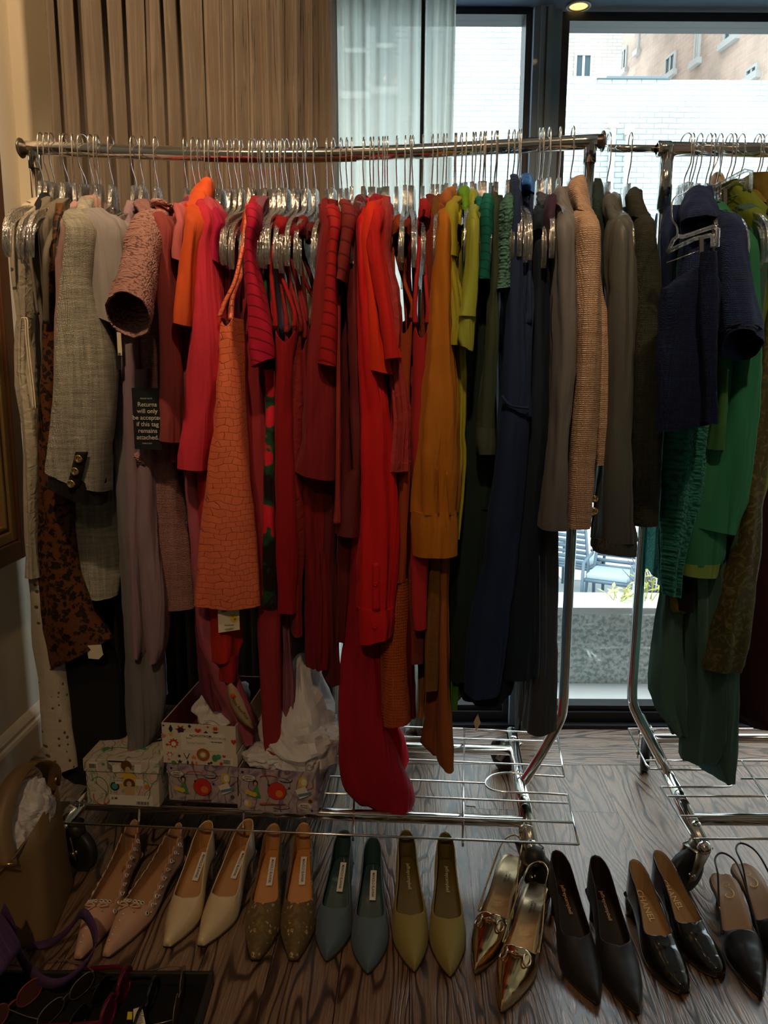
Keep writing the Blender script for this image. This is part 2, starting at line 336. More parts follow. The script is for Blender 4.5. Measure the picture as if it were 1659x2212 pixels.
for n in OAKB.node_tree.nodes:
    if n.type == 'MAPPING' and abs(n.inputs['Rotation'].default_value[2]-math.radians(92.4)) < .01: n.inputs['Rotation'].default_value = (0, 0, math.radians(1)); n.inputs['Location'].default_value = (0, .07, 0)
bpy.data.materials.remove(m_b)
mb = MB(); mb.box((XL-.1, 2.131, -.1), (XR+.1, 2.40, .0005)); struct('trim_1', mb, OAKB)
def paint(name, col, rough=.7, bs=.1):
    m, t, b = nt(name); b.inputs['Base Color'].default_value = c4(col); b.inputs['Roughness'].default_value = rough
    tc = N(t, 'ShaderNodeTexCoord'); n = N(t, 'ShaderNodeTexNoise', Scale=140.0, Detail=3.0); L(t, tc, 'Object', n, 'Vector'); bumpn(t, b, n, 0, bs, .002); return m
WALL = paint('cream_wall', (.68, .62, .50)); TRIMW = basic('white_trim', (.68, .62, .52), .4)
mb = MB(); mb.box((XL-.1, YB, 0), (XL, YW+.1, ZC)); struct('wall_left', mb, WALL)
mb = MB(); mb.box((XR, YB, 0), (XR+.1, YW+.1, ZC)); struct('wall_right', mb, WALL)
mb = MB(); mb.box((XL-.1, YB-.1, 0), (XR+.1, YB, ZC)); struct('wall_back', mb, WALL)
mb = MB(); mb.box((XL-.1, YB-.1, ZC), (XR+.1, YW+.25, ZC+.12)); struct('ceiling', mb, paint('ceiling_paint', (.55, .52, .47)))
mb = MB(); mb.box((XL, YW-.02, 0), (-.62, YW+.1, ZC)); struct('wall_window', mb, WALL)
# moulded baseboard on the left wall
prof = [(0, 0), (.022, 0), (.022, .085), (.019, .095), (.014, .10), (.014, .112), (.009, .122), (.004, .130), (0, .135)]
mb = MB(); vs = []; fs = []
for Y in (YB, YW-.03):
    vs += [(XL+a, Y, z) for a, z in prof]
n = len(prof); mb.add(vs, [(i, i+1, n+i+1, n+i) for i in range(n-1)]+[tuple(range(n))[::-1], tuple(range(n, 2*n))])
struct('baseboard_left', mb, TRIMW)
# ---------------------------------------------------------------- window wall: steel frames, glass, bulkhead
STEEL = basic('blue_grey_steel', (.16, .24, .32), .38, .0, .5, coat=.2); STEELD = basic('dark_steel', (.012, .014, .018), .35)
BULK = paint('bulkhead_paint', (.11, .16, .23), .35, .02)
xa = aty(1130, 300, YW).x; xb = aty(1180, 300, YW).x; xc = aty(1221, 300, YW).x
ZH = 2.165
def frame_window(name, x0, x1, zh, fw):
    t = bpy.data.objects.new(name, None); C.objects.link(t); t.location = ((x0+x1)/2, YW, 0); t['kind'] = 'structure'
    mb = MB(); mb.box((x0, YW-.02, .0), (x1, YW+.06, .045)); mb.box((x0, YW-.02, zh-fw), (x1, YW+.06, zh))
    mb.box((x0, YW-.02, .045), (x0+fw, YW+.06, zh-fw)); mb.box((x1-fw, YW-.02, .045), (x1, YW+.06, zh-fw))
    mb.box((x0+fw, YW-.005, .045), (x1-fw, YW+.05, .062)); mb.build('window_frame', STEELD, t, smooth=False)
    g = MB(); g.box((x0+fw, YW+.018, .062), (x1-fw, YW+.024, zh-fw)); g.build('pane', paneglass(name+'_glass'), t, smooth=False)
    return t
frame_window('window_1', -.62, xa+.012, 2.175, .018)
frame_window('window_2', xc-.03, 1.95, ZH, .024)
frame_window('window_3', 2.0, 2.58, ZH, .024)
mb = MB(); mb.box((xa+.012, YW-.05, 0), (xb, YW+.07, ZH)); mb.box((xb, YW-.035, 0), (xc-.03, YW+.07, ZH)); mb.box((xa+.03, YW-.06, 0), (xa+.042, YW-.05, ZH))
mb.box((xb-.02, YW-.06, 0), (xb-.006, YW-.05, ZH)); struct('trim_2', mb, STEEL)
mb = MB(); mb.box((1.95, YW-.04, 0), (2.0, YW+.07, ZH)); struct('trim_3', mb, STEEL)
mb = MB(); mb.box((-.62, YW-.085, ZH+.012), (XR, YW+.1, ZC)); struct('trim_4', mb, BULK)
mb = MB(); mb.box((-.65, YW-.05, 0), (XR, YW+.10, .012)); struct('trim_5', mb, STEELD)
# small recessed downlight in the bulkhead soffit
p = atz(1250, 12, ZH+.011)
t = thing('ceiling_light', 'small round glowing downlight recessed in the dark bulkhead over the window', 'light', p)
mb = MB(); mb.lathe(p, [(.026, .0), (.034, -.001), (.035, -.003), (.026, -.004), (.026, 0)]); mb.build('trim_ring', basic('light_ring', (.5, .45, .38), .4), t)
mb = MB(); mb.lathe(p, [(.0, -.001), (.026, -.001)]); mb.build('lens', basic('warm_lens', (1, .8, .4), .5, emit=(1, .62, .2), es=1.6), t)
# ceiling downlights (fittings and their light)
for i, (x, y, w, ax, ay, az, cone) in enumerate(SPOTS):
    t = thing('ceiling_light', SPOT_LABELS[i], 'light', (x, y, ZC), group='recessed ceiling downlights')
    mb = MB(); mb.lathe((x, y, ZC), [(.05, -.001), (.062, -.002), (.062, -.006), (.05, -.006), (.045, .0)]); mb.build('trim_ring', basic('ring', (.8, .8, .78), .4), t)
    mb = MB(); mb.lathe((x, y, ZC), [(0, -.002), (.047, -.002)]); mb.build('lens', basic('lens', (1, .8, .5), .5, emit=(1, .66, .34), es=14), t)
    ld = bpy.data.lights.new('downlight', 'SPOT'); ld.energy = w; ld.color = (1, .66, .36); ld.spot_size = math.radians(cone); ld.spot_blend = .8; ld.shadow_soft_size = .04
    lo = bpy.data.objects.new('downlight_beam', ld); C.objects.link(lo); lo.location = (x, y, ZC-.03)
    lo.rotation_euler = (Vector((ax, ay, az))-Vector((x, y, ZC))).to_track_quat('-Z', 'Y').to_euler()
# ---------------------------------------------------------------- outside
def brickmat(name, c1, c2, mort, w=.215, h=.075, ms=.008, bs=.8):
    m, t, b = nt(name); cv, tc = cvec(t); br = N(t, 'ShaderNodeTexBrick', Scale=1.0)
    br.inputs['Brick Width'].default_value = w; br.inputs['Row Height'].default_value = h; br.inputs['Mortar Size'].default_value = ms; br.inputs['Mortar Smooth'].default_value = .6
    br.inputs['Color1'].default_value = c4(c1); br.inputs['Color2'].default_value = c4(c2); br.inputs['Mortar'].default_value = c4(mort)
    n1 = N(t, 'ShaderNodeTexNoise', Scale=9.0, Detail=3.0); L(t, tc, 'Object', n1, 'Vector')
    vm = N(t, 'ShaderNodeVectorMath', _operation='MULTIPLY_ADD'); vm.inputs[1].default_value = (.02, .02, 0); L(t, n1, 1, vm, 0); L(t, cv, 0, vm, 2); L(t, vm, 0, br, 'Vector')
    n2 = N(t, 'ShaderNodeTexNoise', Scale=1.3, Detail=5.0); L(t, tc, 'Object', n2, 'Vector'); r = ramp(t, [(.35, (.72, .76, .76)), (.6, (1, 1, 1))]); L(t, n2, 0, r, 0)
    mx = N(t, 'ShaderNodeMix', _data_type='RGBA', _blend_type='MULTIPLY'); mx.inputs[0].default_value = 1; L(t, br, 0, mx, 6); L(t, r, 0, mx, 7); L(t, mx, 2, b, 'Base Color')
    b.inputs['Roughness'].default_value = .9; iv = N(t, 'ShaderNodeMath', _operation='MULTIPLY', i1=-1.0); L(t, br, 1, iv, 0); bumpn(t, b, iv, 0, bs, .01); return m
WB = brickmat('white_painted_brick', (.55, .58, .575), (.50, .54, .535), (.30, .34, .35))
YO = 12.0; zt = aty(1400, 172, YO).z; xs = aty(1170, 300, YO).x
mb = MB(); mb.box((xs, YO, -1.8), (14, YO+.3, zt)); struct('trim_6', mb, WB)
mb = MB(); mb.box((-9, YO, -1.8), (xs, YO+.3, 9.5))
for px in ((762, 800), (868, 905)):
    for z0 in (5.3, ): pass
struct('trim_7', mb, WB)
dg = basic('window_dark_glass', (.05, .08, .10), .45, spec=.2)
for i, (x0, x1, y0, y1) in enumerate(((745, 790, 20, 200), (812, 850, 10, 190))):
    a = aty(x0, y1, YO); b_ = aty(x1, y0, YO); t = thing('wall_window', ['dark window of the tall white wall seen through the sheer curtain, left one', 'dark window of the tall white wall seen through the sheer curtain, right one'][i], 'window', (a.x, YO, a.z))
    mb = MB(); mb.box((a.x, YO-.02, a.z), (b_.x, YO+.02, b_.z)); mb.build('pane', dg, t, smooth=False)
    mb = MB(); mb.box((a.x-.08, YO-.06, a.z-.1), (b_.x+.08, YO+.0, a.z)); mb.box((a.x, YO-.04, (a.z+b_.z)/2-.03), (b_.x, YO, (a.z+b_.z)/2+.03)); mb.build('sill', basic('sill', (.6, .6, .58), .7), t, smooth=False)
mb = MB(); mb.box((-9, 3.0, -1.9), (14, YO, -1.8)); struct('trim_8', mb, paint('patio_concrete', (.24, .28, .29), .8))
# rendered kerb wall right outside the door
m, t_, b = nt('rough_render'); tc = N(t_, 'ShaderNodeTexCoord'); n1 = N(t_, 'ShaderNodeTexNoise', Scale=70.0, Detail=5.0); L(t_, tc, 'Object', n1, 'Vector')
r = ramp(t_, [(.38, (.45, .52, .49)), (.58, (.92, .96, .93))]); L(t_, n1, 0, r, 0); L(t_, r, 0, b, 'Base Color'); bumpn(t_, b, n1, 0, .9, .01); b.inputs['Roughness'].default_value = .95; RENDER = m
mb = MB(); mb.box((-.7, 2.76, -.05), (2.8, 2.93, .275)); struct('trim_9', mb, RENDER)
WS = basic('white_stone', (.93, .94, .92), .7)
mb = MB(); mb.box((-.7, 2.745, .275), (2.8, 2.95, .30)); struct('trim_10', mb, WS)
mb = MB(); mb.box((-.7, 2.53, -.06), (2.8, 2.76, -.002)); struct('trim_11', mb, WS)
# buildings behind the white wall
def building(name, label, m, p0, p1, depth, ztop, wins, ymid):
    """facade from p0 to p1 (xy), windows given as pixel boxes on that facade plane"""
    t = thing(name, label, 'building', (p0[0], p0[1], -1.8)); a = Vector((p0[0], p0[1], 0)); e = (Vector((p1[0], p1[1], 0))-a); Lh = e.length; e.normalize(); nrm = Vector((e.y, -e.x, 0))
    mb = MB(); q = [a, a+e*Lh, a+e*Lh-nrm*depth, a-nrm*depth]
    mb.add([v+Vector((0, 0, -1.8)) for v in q]+[v+Vector((0, 0, ztop)) for v in q], [(0, 1, 5, 4), (1, 2, 6, 5), (2, 3, 7, 6), (3, 0, 4, 7), (4, 5, 6, 7)]); mb.build('wall', m, t, smooth=False)
    for (x0, y0, x1, y1) in wins:
        pts = []
        for (x, y) in ((x0, y1), (x1, y0)):
            d = ray(x, y); k = (a-Vector((0, 0, CAM_Z))).dot(nrm)/d.dot(nrm); p = Vector((0, 0, CAM_Z))+d*k; pts.append(((p-a).dot(e), p.z))
        (u0, z0), (u1, z1) = pts
        f = MB()
        def bx(ua, ub, za, zb, d0, d1):
            vv = [a+e*ua+nrm*d0, a+e*ub+nrm*d0, a+e*ub+nrm*d1, a+e*ua+nrm*d1]
            f.add([v+Vector((0, 0, za)) for v in vv]+[v+Vector((0, 0, zb)) for v in vv], [(0, 3, 2, 1), (4, 5, 6, 7), (0, 1, 5, 4), (1, 2, 6, 5), (2, 3, 7, 6), (3, 0, 4, 7)])
        w = .06; bx(u0, u0+w, z0+w, z1-w, 0, .05); bx(u1-w, u1, z0+w, z1-w, 0, .05); bx(u0, u1, z0, z0+w, 0, .05); bx(u0, u1, z1-w, z1, 0, .05); bx((u0+u1)/2-.03, (u0+u1)/2+.03, z0+w, z1-w, .02, .04)
        bx(u0-.1, u1+.1, z0-.14, z0, 0, .12)
        wf = f.build('window', basic('far_frame', (.35, .36, .35), .6), t, smooth=False)
        f = MB(); bx(u0+w, u1-w, z0+w, z1-w, -.001, .015); f.build('pane', dg, wf, smooth=False)
BW = brickmat('cream_brick', (.58, .52, .46), (.53, .47, .42), (.42, .38, .34)); BT = brickmat('tan_brick', (.46, .34, .27), (.41, .30, .25), (.54, .47, .41), h=.11, w=.3)
A0 = aty(1170, 100, 19); A1 = aty(1345, 100, 19)
building('apartment_building', 'pale sunlit apartment block with one sash window above the white wall', BW, (A0.x, 19), (A1.x, 19), 5, 14, [(1238, 115, 1281, 172)], 0)
B0 = aty(1338, 100, 26); B1 = aty(1800, 100, 16)
building('brick_building', 'tan brick building receding at an angle with rows of dark windows', BT, (B0.x, 26), (B1.x, 16), 4, 18,
         [(1340, 98, 1357, 160), (1378, 52, 1384, 110), (1437, 108, 1462, 168), (1500, 52, 1517, 135), (1564, 0, 1600, 95), (1612, 134, 1640, 172)], 0)
# duct on the wall, vent pipes
a = aty(1300, 168, YO-.3); b_ = aty(1465, 155, YO-.3)
mb = MB(); mb.box((a.x, YO-.05, zt+.005), (b_.x, YO+.28, b_.z)); mb.box((a.x+.15, YO, b_.z), (b_.x-.05, YO+.24, b_.z+.05))
tag(bevel(mb.build('roof_duct', basic('duct_grey', (.12, .17, .19), .5), None, smooth=False), .01), 'long grey-green sheet metal duct lying along the top of the white wall', 'duct')
for i, (px, yt, yb, lab) in enumerate(((1325, 270, 430, 'white painted vent pipe on the brick wall, the taller one on the left'), (1359, 285, 440, 'white painted vent pipe on the brick wall, the shorter one on the right'))):
    a = aty(px, yt, YO-.1); b_ = aty(px, yb, YO-.1); t = thing('vent_pipe', lab, 'pipe', (a.x, YO-.1, b_.z), group='vent pipes on the white wall')
    mb = MB(); mb.tube([(a.x, YO-.1, b_.z-1.5), (a.x, YO-.1, a.z)], .045, 12); mb.build('pipe', basic('pipe_white', (.75, .8, .8), .6), t)
    mb = MB(); mb.lathe((a.x, YO-.1, a.z), [(.0, .09), (.075, .04), (.075, -.02), (.05, -.05)], n=14); mb.build('cap', basic('pipe_cap', (.5, .45, .36), .7), t)
# patio furniture, about ten metres away and lower
PF = basic('patio_grey_metal', (.085, .13, .17), .5); PC = basic('patio_cushion', (.30, .38, .42), .8)
def patio_chair(px, Y, rz, lab):
    p = aty(px, 1290, Y); p.z = -1.8; R_ = Matrix.Rotation(rz, 3, 'Z'); t = thing('patio_chair', lab, 'chair', p, group='patio chairs')
    def bl(name, mb, m, par): 
        mb.v = [R_ @ v + p for v in mb.v]; return mb.build(name, m, par)
    for sx in (-1, 1):
        mb = MB(); mb.tube([(sx*.3, -.28, 0), (sx*.3, -.27, .62), (sx*.3, .2, .66)], .022, 8); bl('leg', mb, PF, t)
        mb = MB(); mb.tube([(sx*.29, .34, 0), (sx*.28, .24, .42), (sx*.26, .36, .98)], .022, 8); bl('leg', mb, PF, t)
    mb = MB(); mb.box((-.28, -.28, .38), (.28, .26, .42)); sf = bl('seat_frame', mb, PF, t)
    mb = MB(); mb.box((-.26, -.27, .42), (.26, .24, .49)); bevel(bl('cushion', mb, PC, t), .02)
    mb = MB()
    for k in range(7): z = .46+k*.075; mb.box((-.26, .26+.02*k, z), (.26, .28+.02*k, z+.045))
    bl('backrest', mb, PF, t)
patio_chair(1318, 9.6, -.5, 'grey slat-back metal chair on the patio, the nearer one facing left')
patio_chair(1240, 10.4, 2.5, 'grey metal patio chair with pale cushion seen beside the rack post')
p = aty(1414, 1290, 8.2); p.z = -1.8
t = thing('plant_pot', 'round pale grey plant pot with dark grassy plant on the patio', 'plant pot', p)
mb = MB(); mb.lathe(p, [(0, 0), (.2, .0), (.34, .2), (.36, .42), (.3, .56), (.27, .56), (.27, .5), (0, .5)]); mb.build('pot', basic('pot_grey', (.5, .55, .55), .8), t)
mb = MB()
for k in range(40):
    a = random.random()*6.28; r = random.random()*.2; h = .3+random.random()*.25
    b0 = p+Vector((math.cos(a)*r, math.sin(a)*r, .5)); mb.tube([b0, b0+Vector((math.cos(a)*.06, math.sin(a)*.06, h*.6)), b0+Vector((math.cos(a)*.2, math.sin(a)*.2, h))], [.012, .009, .002], 4)
mb.build('foliage', basic('dark_grass', (.10, .09, .13), .8), t)
p = aty(1425, 1160, 10.6); mb = MB(); mb.box((p.x-.45, 10.4, -1.8), (p.x+.7, 11.0, p.z+.25)); tag(bevel(mb.build('planter_box', WS, smooth=False), .02), 'large bright white planter box standing behind the round pot', 'planter')
p = aty(1290, 1030, 11.0); mb = MB(); mb.box((p.x-.5, 10.9, p.z-.3), (p.x+.5, 11.5, p.z+.25)); mb.box((p.x-.45, 10.95, -1.8), (p.x+.45, 11.4, p.z-.3)); tag(bevel(mb.build('cabinet', WS, smooth=False), .02), 'white outdoor cabinet against the far courtyard wall', 'cabinet')
LEAF = basic('yellow_green_leaf', (.55, .6, .12), .6)
def ledge_plant(px, lab, h, n, col):
    p = atz(px, 1305, .30); p.y = 2.85; t = thing('ledge_plant', lab, 'plant', p); st = MB(); lf = MB()
    for k in range(n):
        a = random.random()*6.28; b0 = p+Vector((math.cos(a)*.02, math.sin(a)*.02, 0)); tip = b0+Vector((math.cos(a)*.06*random.random(), math.sin(a)*.04, h*(.5+.5*random.random()))); st.tube([b0, (b0+tip)/2+Vector((.004, 0, 0)), tip], .0018, 5)
        for q in range(4):
            c = b0.lerp(tip, .4+.2*q); d = Vector((math.cos(a+q*2), math.sin(a+q*2)*.5, .35)).normalized()*.035; s_ = Vector((-d.y, d.x, 0)).normalized()*.008
            lf.add([c, c+d*.5+s_, c+d, c+d*.5-s_, c+d*.5+Vector((0, 0, .003))], [(0, 1, 4), (1, 2, 4), (2, 3, 4), (3, 0, 4)])
    st.build('stem', LEAF, t); lf.build('foliage', col, t)
ledge_plant(1408, 'tall yellow-green leafy plant growing on the white ledge by the second rack', .14, 7, LEAF)
ledge_plant(1345, 'short bright yellow plant on the white ledge between the two rack posts', .05, 9, basic('yellow_leaf', (.8, .8, .35), .6))
# ---------------------------------------------------------------- curtains
VEL = cloth('brown_velvet', (.19, .155, .125), 'plain', .9, sheen=.5)
def fold_curtain(name, label, m, xs, Y, amp, z0, z1, tk, r2=.3, gap=.0):
    nx = 10; pts = []
    for i in range(len(xs)-1):
        a, b_ = xs[i], xs[i+1]; w = b_-a
        for k in range(nx):
            t = k/nx; d = amp*(.55+.45*min(1, w/.06)); pts.append((a+w*(t+.10*math.sin(2*PI*t)*1), -d*(math.sin(PI*t)**.8)*(1+.25*math.sin(2*PI*t+i*1.7)) + random.uniform(-.0008, .0008)))
    pts.append((xs[-1], 0)); vs = []; fs = []; NZ = 30; n = len(pts)
    for j in range(NZ+1):
        z = z0+(z1-z0)*j/NZ
        for i, (x, dy) in enumerate(pts):
            vs.append((x+.004*math.sin(z*3+i*.13), Y+dy*(1+.12*math.sin(z*2.1+i*.21)), z))
    for j in range(NZ):
        for i in range(n-1): fs.append((j*n+i, j*n+i+1, (j+1)*n+i+1, (j+1)*n+i))
    o = mesh(name, vs, fs, m); solid(o, tk); tag(o, label, 'curtain'); return o
YC = 2.27
cx = [aty(x, 60, YC).x for x in (112, 131, 168, 240, 283, 318, 352, 388, 446, 478, 503, 534, 565, 592, 632, 662, 690, 727)]
fold_curtain('velvet_curtain', 'heavy brown velvet curtain hanging in deep folds on the left', VEL, cx, YC, .085, .015, ZC-.03, .003)
m, t_, b = nt('sheer_linen'); out = t_.nodes['Material Output']; tr = N(t_, 'ShaderNodeBsdfTransparent'); tl = N(t_, 'ShaderNodeBsdfTranslucent', Color=(.8, .84, .80, 1)); df = N(t_, 'ShaderNodeBsdfDiffuse', Color=(.72, .74, .70, 1))
m1 = N(t_, 'ShaderNodeMixShader', Fac=.35); L(t_, tl, 0, m1, 1); L(t_, df, 0, m1, 2); m2 = N(t_, 'ShaderNodeMixShader', Fac=.72); L(t_, tr, 0, m2, 1); L(t_, m1, 0, m2, 2); L(t_, m2, 0, out, 0); SHEER = m
cx = [aty(x, 60, 2.325).x for x in (690, 722, 742, 775, 803, 838, 866, 905, 925, 950, 968, 981)]
fold_curtain('sheer_curtain', 'thin white linen sheer hanging between the brown curtain and the bare glass', SHEER, cx, 2.325, .028, .02, 2.17, .0008)
p = aty(913, 150, 2.285); p2 = aty(907, 400, 2.285); mb = MB(); mb.tube([(p.x, 2.285, 2.15), (p.x, 2.285, .75)], .0058, 10)
tag(mb.build('curtain_wand', STEELD), 'thin black curtain wand hanging straight down in front of the sheer', 'curtain wand')
# ---------------------------------------------------------------- mirror on the left wall
WOODD = basic('dark_walnut', (.075, .030, .012), .35); GILT = basic('dull_gilt', (.32, .20, .07), .45, .6)
def rect_frame(mb, X0, X1, Y0, Y1, z0, z1, w):
    mb.box((X0, Y0, z0), (X1, Y0+w, z1)); mb.box((X0, Y1-w, z0), (X1, Y1, z1)); mb.box((X0, Y0+w, z0), (X1, Y1-w, z0+w)); mb.box((X0, Y0+w, z1-w), (X1, Y1-w, z1))
t = thing('wall_mirror', 'large mirror in a dark wood and gilt frame on the left wall', 'mirror', (XL, 1.9, .62)); Y0, Y1, z0, z1 = 1.2, 2.2, .62, 1.75
mb = MB(); rect_frame(mb, XL, XL+.045, Y0, Y1, z0, z1, .055); bevel(mb.build('outer_frame', WOODD, t, smooth=False), .004)
mb = MB(); rect_frame(mb, XL, XL+.036, Y0+.055, Y1-.055, z0+.055, z1-.055, .03); rect_frame(mb, XL, XL+.03, Y0+.093, Y1-.093, z0+.093, z1-.093, .012); bevel(mb.build('gilt_liner', GILT, t, smooth=False), .004)
mb = MB(); rect_frame(mb, XL, XL+.028, Y0+.085, Y1-.085, z0+.085, z1-.085, .01); mb.build('inner_lip', WOODD, t, smooth=False)
mb = MB(); mb.box((XL, Y0+.1, z0+.1), (XL+.012, Y1-.1, z1-.1)); mb.build('mirror_glass', basic('mirror', (.8, .8, .8), .03, 1), t, smooth=False)
# ---------------------------------------------------------------- rolling racks
def wheel_caster(par, top, yaw, roll_ball=True):
    c = Vector(top); d = Vector((math.cos(yaw), math.sin(yaw), 0)); s_ = Vector((-d.y, d.x, 0)); wc = Vector((c.x, c.y, .05))+d*.035
    mb = MB(); mb.lathe((c.x, c.y, .0), [(.0, .125), (.014, .122), (.016, .115), (.021, .112), (.021, .104), (.012, .10)], n=18)
    for k in (-1, 1):
        q = [wc+s_*k*.019+Vector((0, 0, -.012))-d*.012, wc+s_*k*.019+Vector((0, 0, -.012))+d*.012, Vector((c.x, c.y, .104))+s_*k*.019+d*.026, Vector((c.x, c.y, .104))+s_*k*.019-d*.022]
        q2 = [v+s_*k*.003 for v in q]; mb.add(q+q2, [(0, 1, 2, 3), (7, 6, 5, 4), (0, 4, 5, 1), (1, 5, 6, 2), (2, 6, 7, 3), (3, 7, 4, 0)])
    a = Vector((c.x, c.y, .104)); q = [a+s_*.022+d*.026, a-s_*.022+d*.026, a-s_*.022-d*.022, a+s_*.022-d*.022]; mb.add(q+[v+Vector((0, 0, -.003)) for v in q], [(0, 1, 2, 3), (7, 6, 5, 4), (0, 4, 5, 1), (1, 5, 6, 2), (2, 6, 7, 3), (3, 7, 4, 0)])
    mb.tube([wc-s_*.025, wc+s_*.025], .006, 8); k = mb.build('caster', basic('caster_steel', (.45, .40, .34), .3, 1), par)
    mb = MB(); mb.lathe(wc-s_*.0, [(0, -.013), (.036, -.013), (.046, -.011), (.05, -.006), (.05, .006), (.046, .011), (.036, .013), (0, .013)], axis=s_, n=36); mb.build('wheel', RUBBER, k)
def wires(par, name, paths, r=.0026):
    mb = MB()
    for P_ in paths: mb.tube(P_, r, 8)
    return mb.build(name, CHROME2, par)
def Z(x, y, z=.14): return atz(x, y, z)
t = thing('clothes_rack', 'long chrome rolling garment rack with sagging rail and wire base shelf', 'clothes rack', (-.18, 1.83, 0), group='rolling garment racks')
ul, zl = FA.uz(45, 319, 0); ur, zr = FA.uz(1303, 304, 0); RZ = 1.65
def railz(u):
    k = (u-ul)/(ur-ul); return RZ-.021*math.sin(PI*min(max(k, 0), 1))**1.2
pts = [FA.w(ul+(ur-ul)*i/30, 0, railz(ul+(ur-ul)*i/30)) for i in range(31)]
mb = MB(); mb.tube(pts, .0155, 20); rl = mb.build('rail', CHROME, t)
for s_, uu in ((-1, ul), (1, ur)):
    mb = MB(); mb.lathe(FA.w(uu, 0, RZ), [(0, -.003), (.021, -.003), (.022, 0), (.018, .003), (0, .004)], axis=FA.e*s_); mb.build('end_cap', basic('cap_grey', (.18, .16, .14), .3, .8), t)
up, _ = FA.uz(1271, 400, 0); upl, _ = FA.uz(79, 400, 0)
foot = Vector((.359, 1.815, .125)); fu = (foot-FA.o).dot(FA.e)
for (pu, fu_) in ((up, fu), (upl, upl+.11)):
    f0 = FA.w(fu_, .0, .125); P_ = smooth_pts([FA.w(pu, 0, .40), FA.w(pu, 0, .335), FA.w(pu+(fu_-pu)*.08, 0, .295), FA.w(pu+(fu_-pu)*.5, 0, .21), f0], 6)
    mb = MB(); mb.tube([FA.w(pu, 0, RZ), FA.w(pu, 0, 1.0)]+P_, .0125, 18); mb.lathe(FA.w(pu, 0, 1.50), [(.0125, .03), (.0145, .03), (.0145, -.03), (.0125, -.03)]); mb.lathe(FA.w(pu, 0, RZ-.03), [(.0145, .025), (.0145, -.015), (.0125, -.015)]); mb.build('post', CHROME, t)
SR0, SR1 = Vector((.330, 1.545, .118)), Vector((.376, 2.10, .118)); SL0, SL1 = Vector((-.735, 1.615, .118)), Vector((-.70, 2.16, .118))
for a, b_ in ((SR0, SR1), (SL0, SL1)):
    mb = MB(); mb.tube([a, b_], .0165, 18); mb.ball(a, .0165); mb.ball(b_, .0165); mb.tube([a+Vector((0, .05, 0)), a+Vector((0, .06, 0))], .019, 16)
    for q in (.12, .88): mb.ball(a.lerp(b_, q)+Vector((0, 0, .017)), .009, sc=(1, 1, .6))
    mb.build('side_tube', CHROME, t)
for (k, zz) in ((.17, .108), (.80, .108)):
    mb = MB(); mb.tube([SL0.lerp(SL1, k), SR0.lerp(SR1, k)], .014, 18); mb.build('cross_tube', CHROME, t)
for (px, ang) in ((SR0, -1.0), (SR1, 2.2), (SL0, -.5), (SL1, 2.0)): wheel_caster(t, (px.x, px.y+(.03 if px.y < 1.8 else -.03), .1), ang)
mb = MB(); mb.ball(Z(1155, 1850, .105), .023, 20, 12); mb.tube([Z(1155, 1850, .105), Z(1149, 1826, .115)], .008, 10); mb.build('brake_knob', RUBBER, t)
mb = MB(); mb.ball(Z(165, 1792, .105), .02, 20, 12); mb.tube([Z(165, 1792, .105), Z(175, 1770, .115)], .008, 10); mb.build('brake_knob', RUBBER, t)
lx = -.74
def toleft(x, y):
    p = Z(x, y); sl = FA.e.y/FA.e.x; return Vector((lx, p.y+(lx-p.x)*sl*1.0, .14))
paths = [[toleft(1205, 1602), Z(1203, 1602)], [toleft(1212, 1646), Z(1212, 1655)], [toleft(1040, 1684), Z(1048, 1692)], [toleft(1228, 1730), Z(1228, 1735)], [toleft(1238, 1775), Z(1238, 1777)],
         [toleft(1250, 1822), Z(1250, 1824)], [Z(1000, 1574), toleft(1000, 1574)], [Z(1142, 1582), Z(1000, 1574)], [Z(1205, 1588), Z(1142, 1582)],
         smooth_pts([Z(1218, 1678), Z(1140, 1673), Z(1095, 1669), Z(1062, 1675), Z(1048, 1690), Z(1060, 1705), Z(1095, 1711), Z(1160, 1713), Z(1226, 1717)], 4),
         [Z(1205, 1588), Z(1218, 1678)], [Z(1226, 1717), Z(1250, 1824)]]
for x0, x1 in ((1003, 1000), (768, 763), (535, 525), (312, 300)):
    a = Z(x0, 1574 if x0 > 900 else 1560); b_ = Z(x1, 1812 if x1 > 900 else (1800 if x1 > 700 else (1780 if x1 > 400 else 1765))); paths.append([a+Vector((0, 0, -.005)), b_+Vector((0, 0, -.005)), b_+Vector((0, -.004, -.016))])
wires(t, 'wire_shelf', paths)
# masking tape and red smear on the rail's underside, with a small dangling ring
def half_tape(u0, u1, m, name, a0=-.9, a1=.35):
    vs = []; fs = []; n = 8; K = 12
    for i in range(K+1):
        u = u0+(u1-u0)*i/K
        for k in range(n+1):
            an = a0+(a1-a0)*k/n-PI/2+.5; vs.append(FA.w(u, math.cos(an)*.0161, railz(u)+math.sin(an)*.0161))
    for i in range(K):
        for k in range(n): fs.append((i*(n+1)+k, i*(n+1)+k+1, (i+1)*(n+1)+k+1, (i+1)*(n+1)+k))
    return mesh(name, vs, fs, m, t)
u0, _ = FA.uz(556, 340, 0); u1, _ = FA.uz(770, 340, 0); half_tape(u0, u1, basic('masking_tape', (.42, .28, .10), .8), 'masking_tape')
u0, _ = FA.uz(440, 340, 0); u1, _ = FA.uz(556, 340, 0); half_tape(u0, u1, basic('red_tape', (.18, .02, .03), .6), 'red_tape')
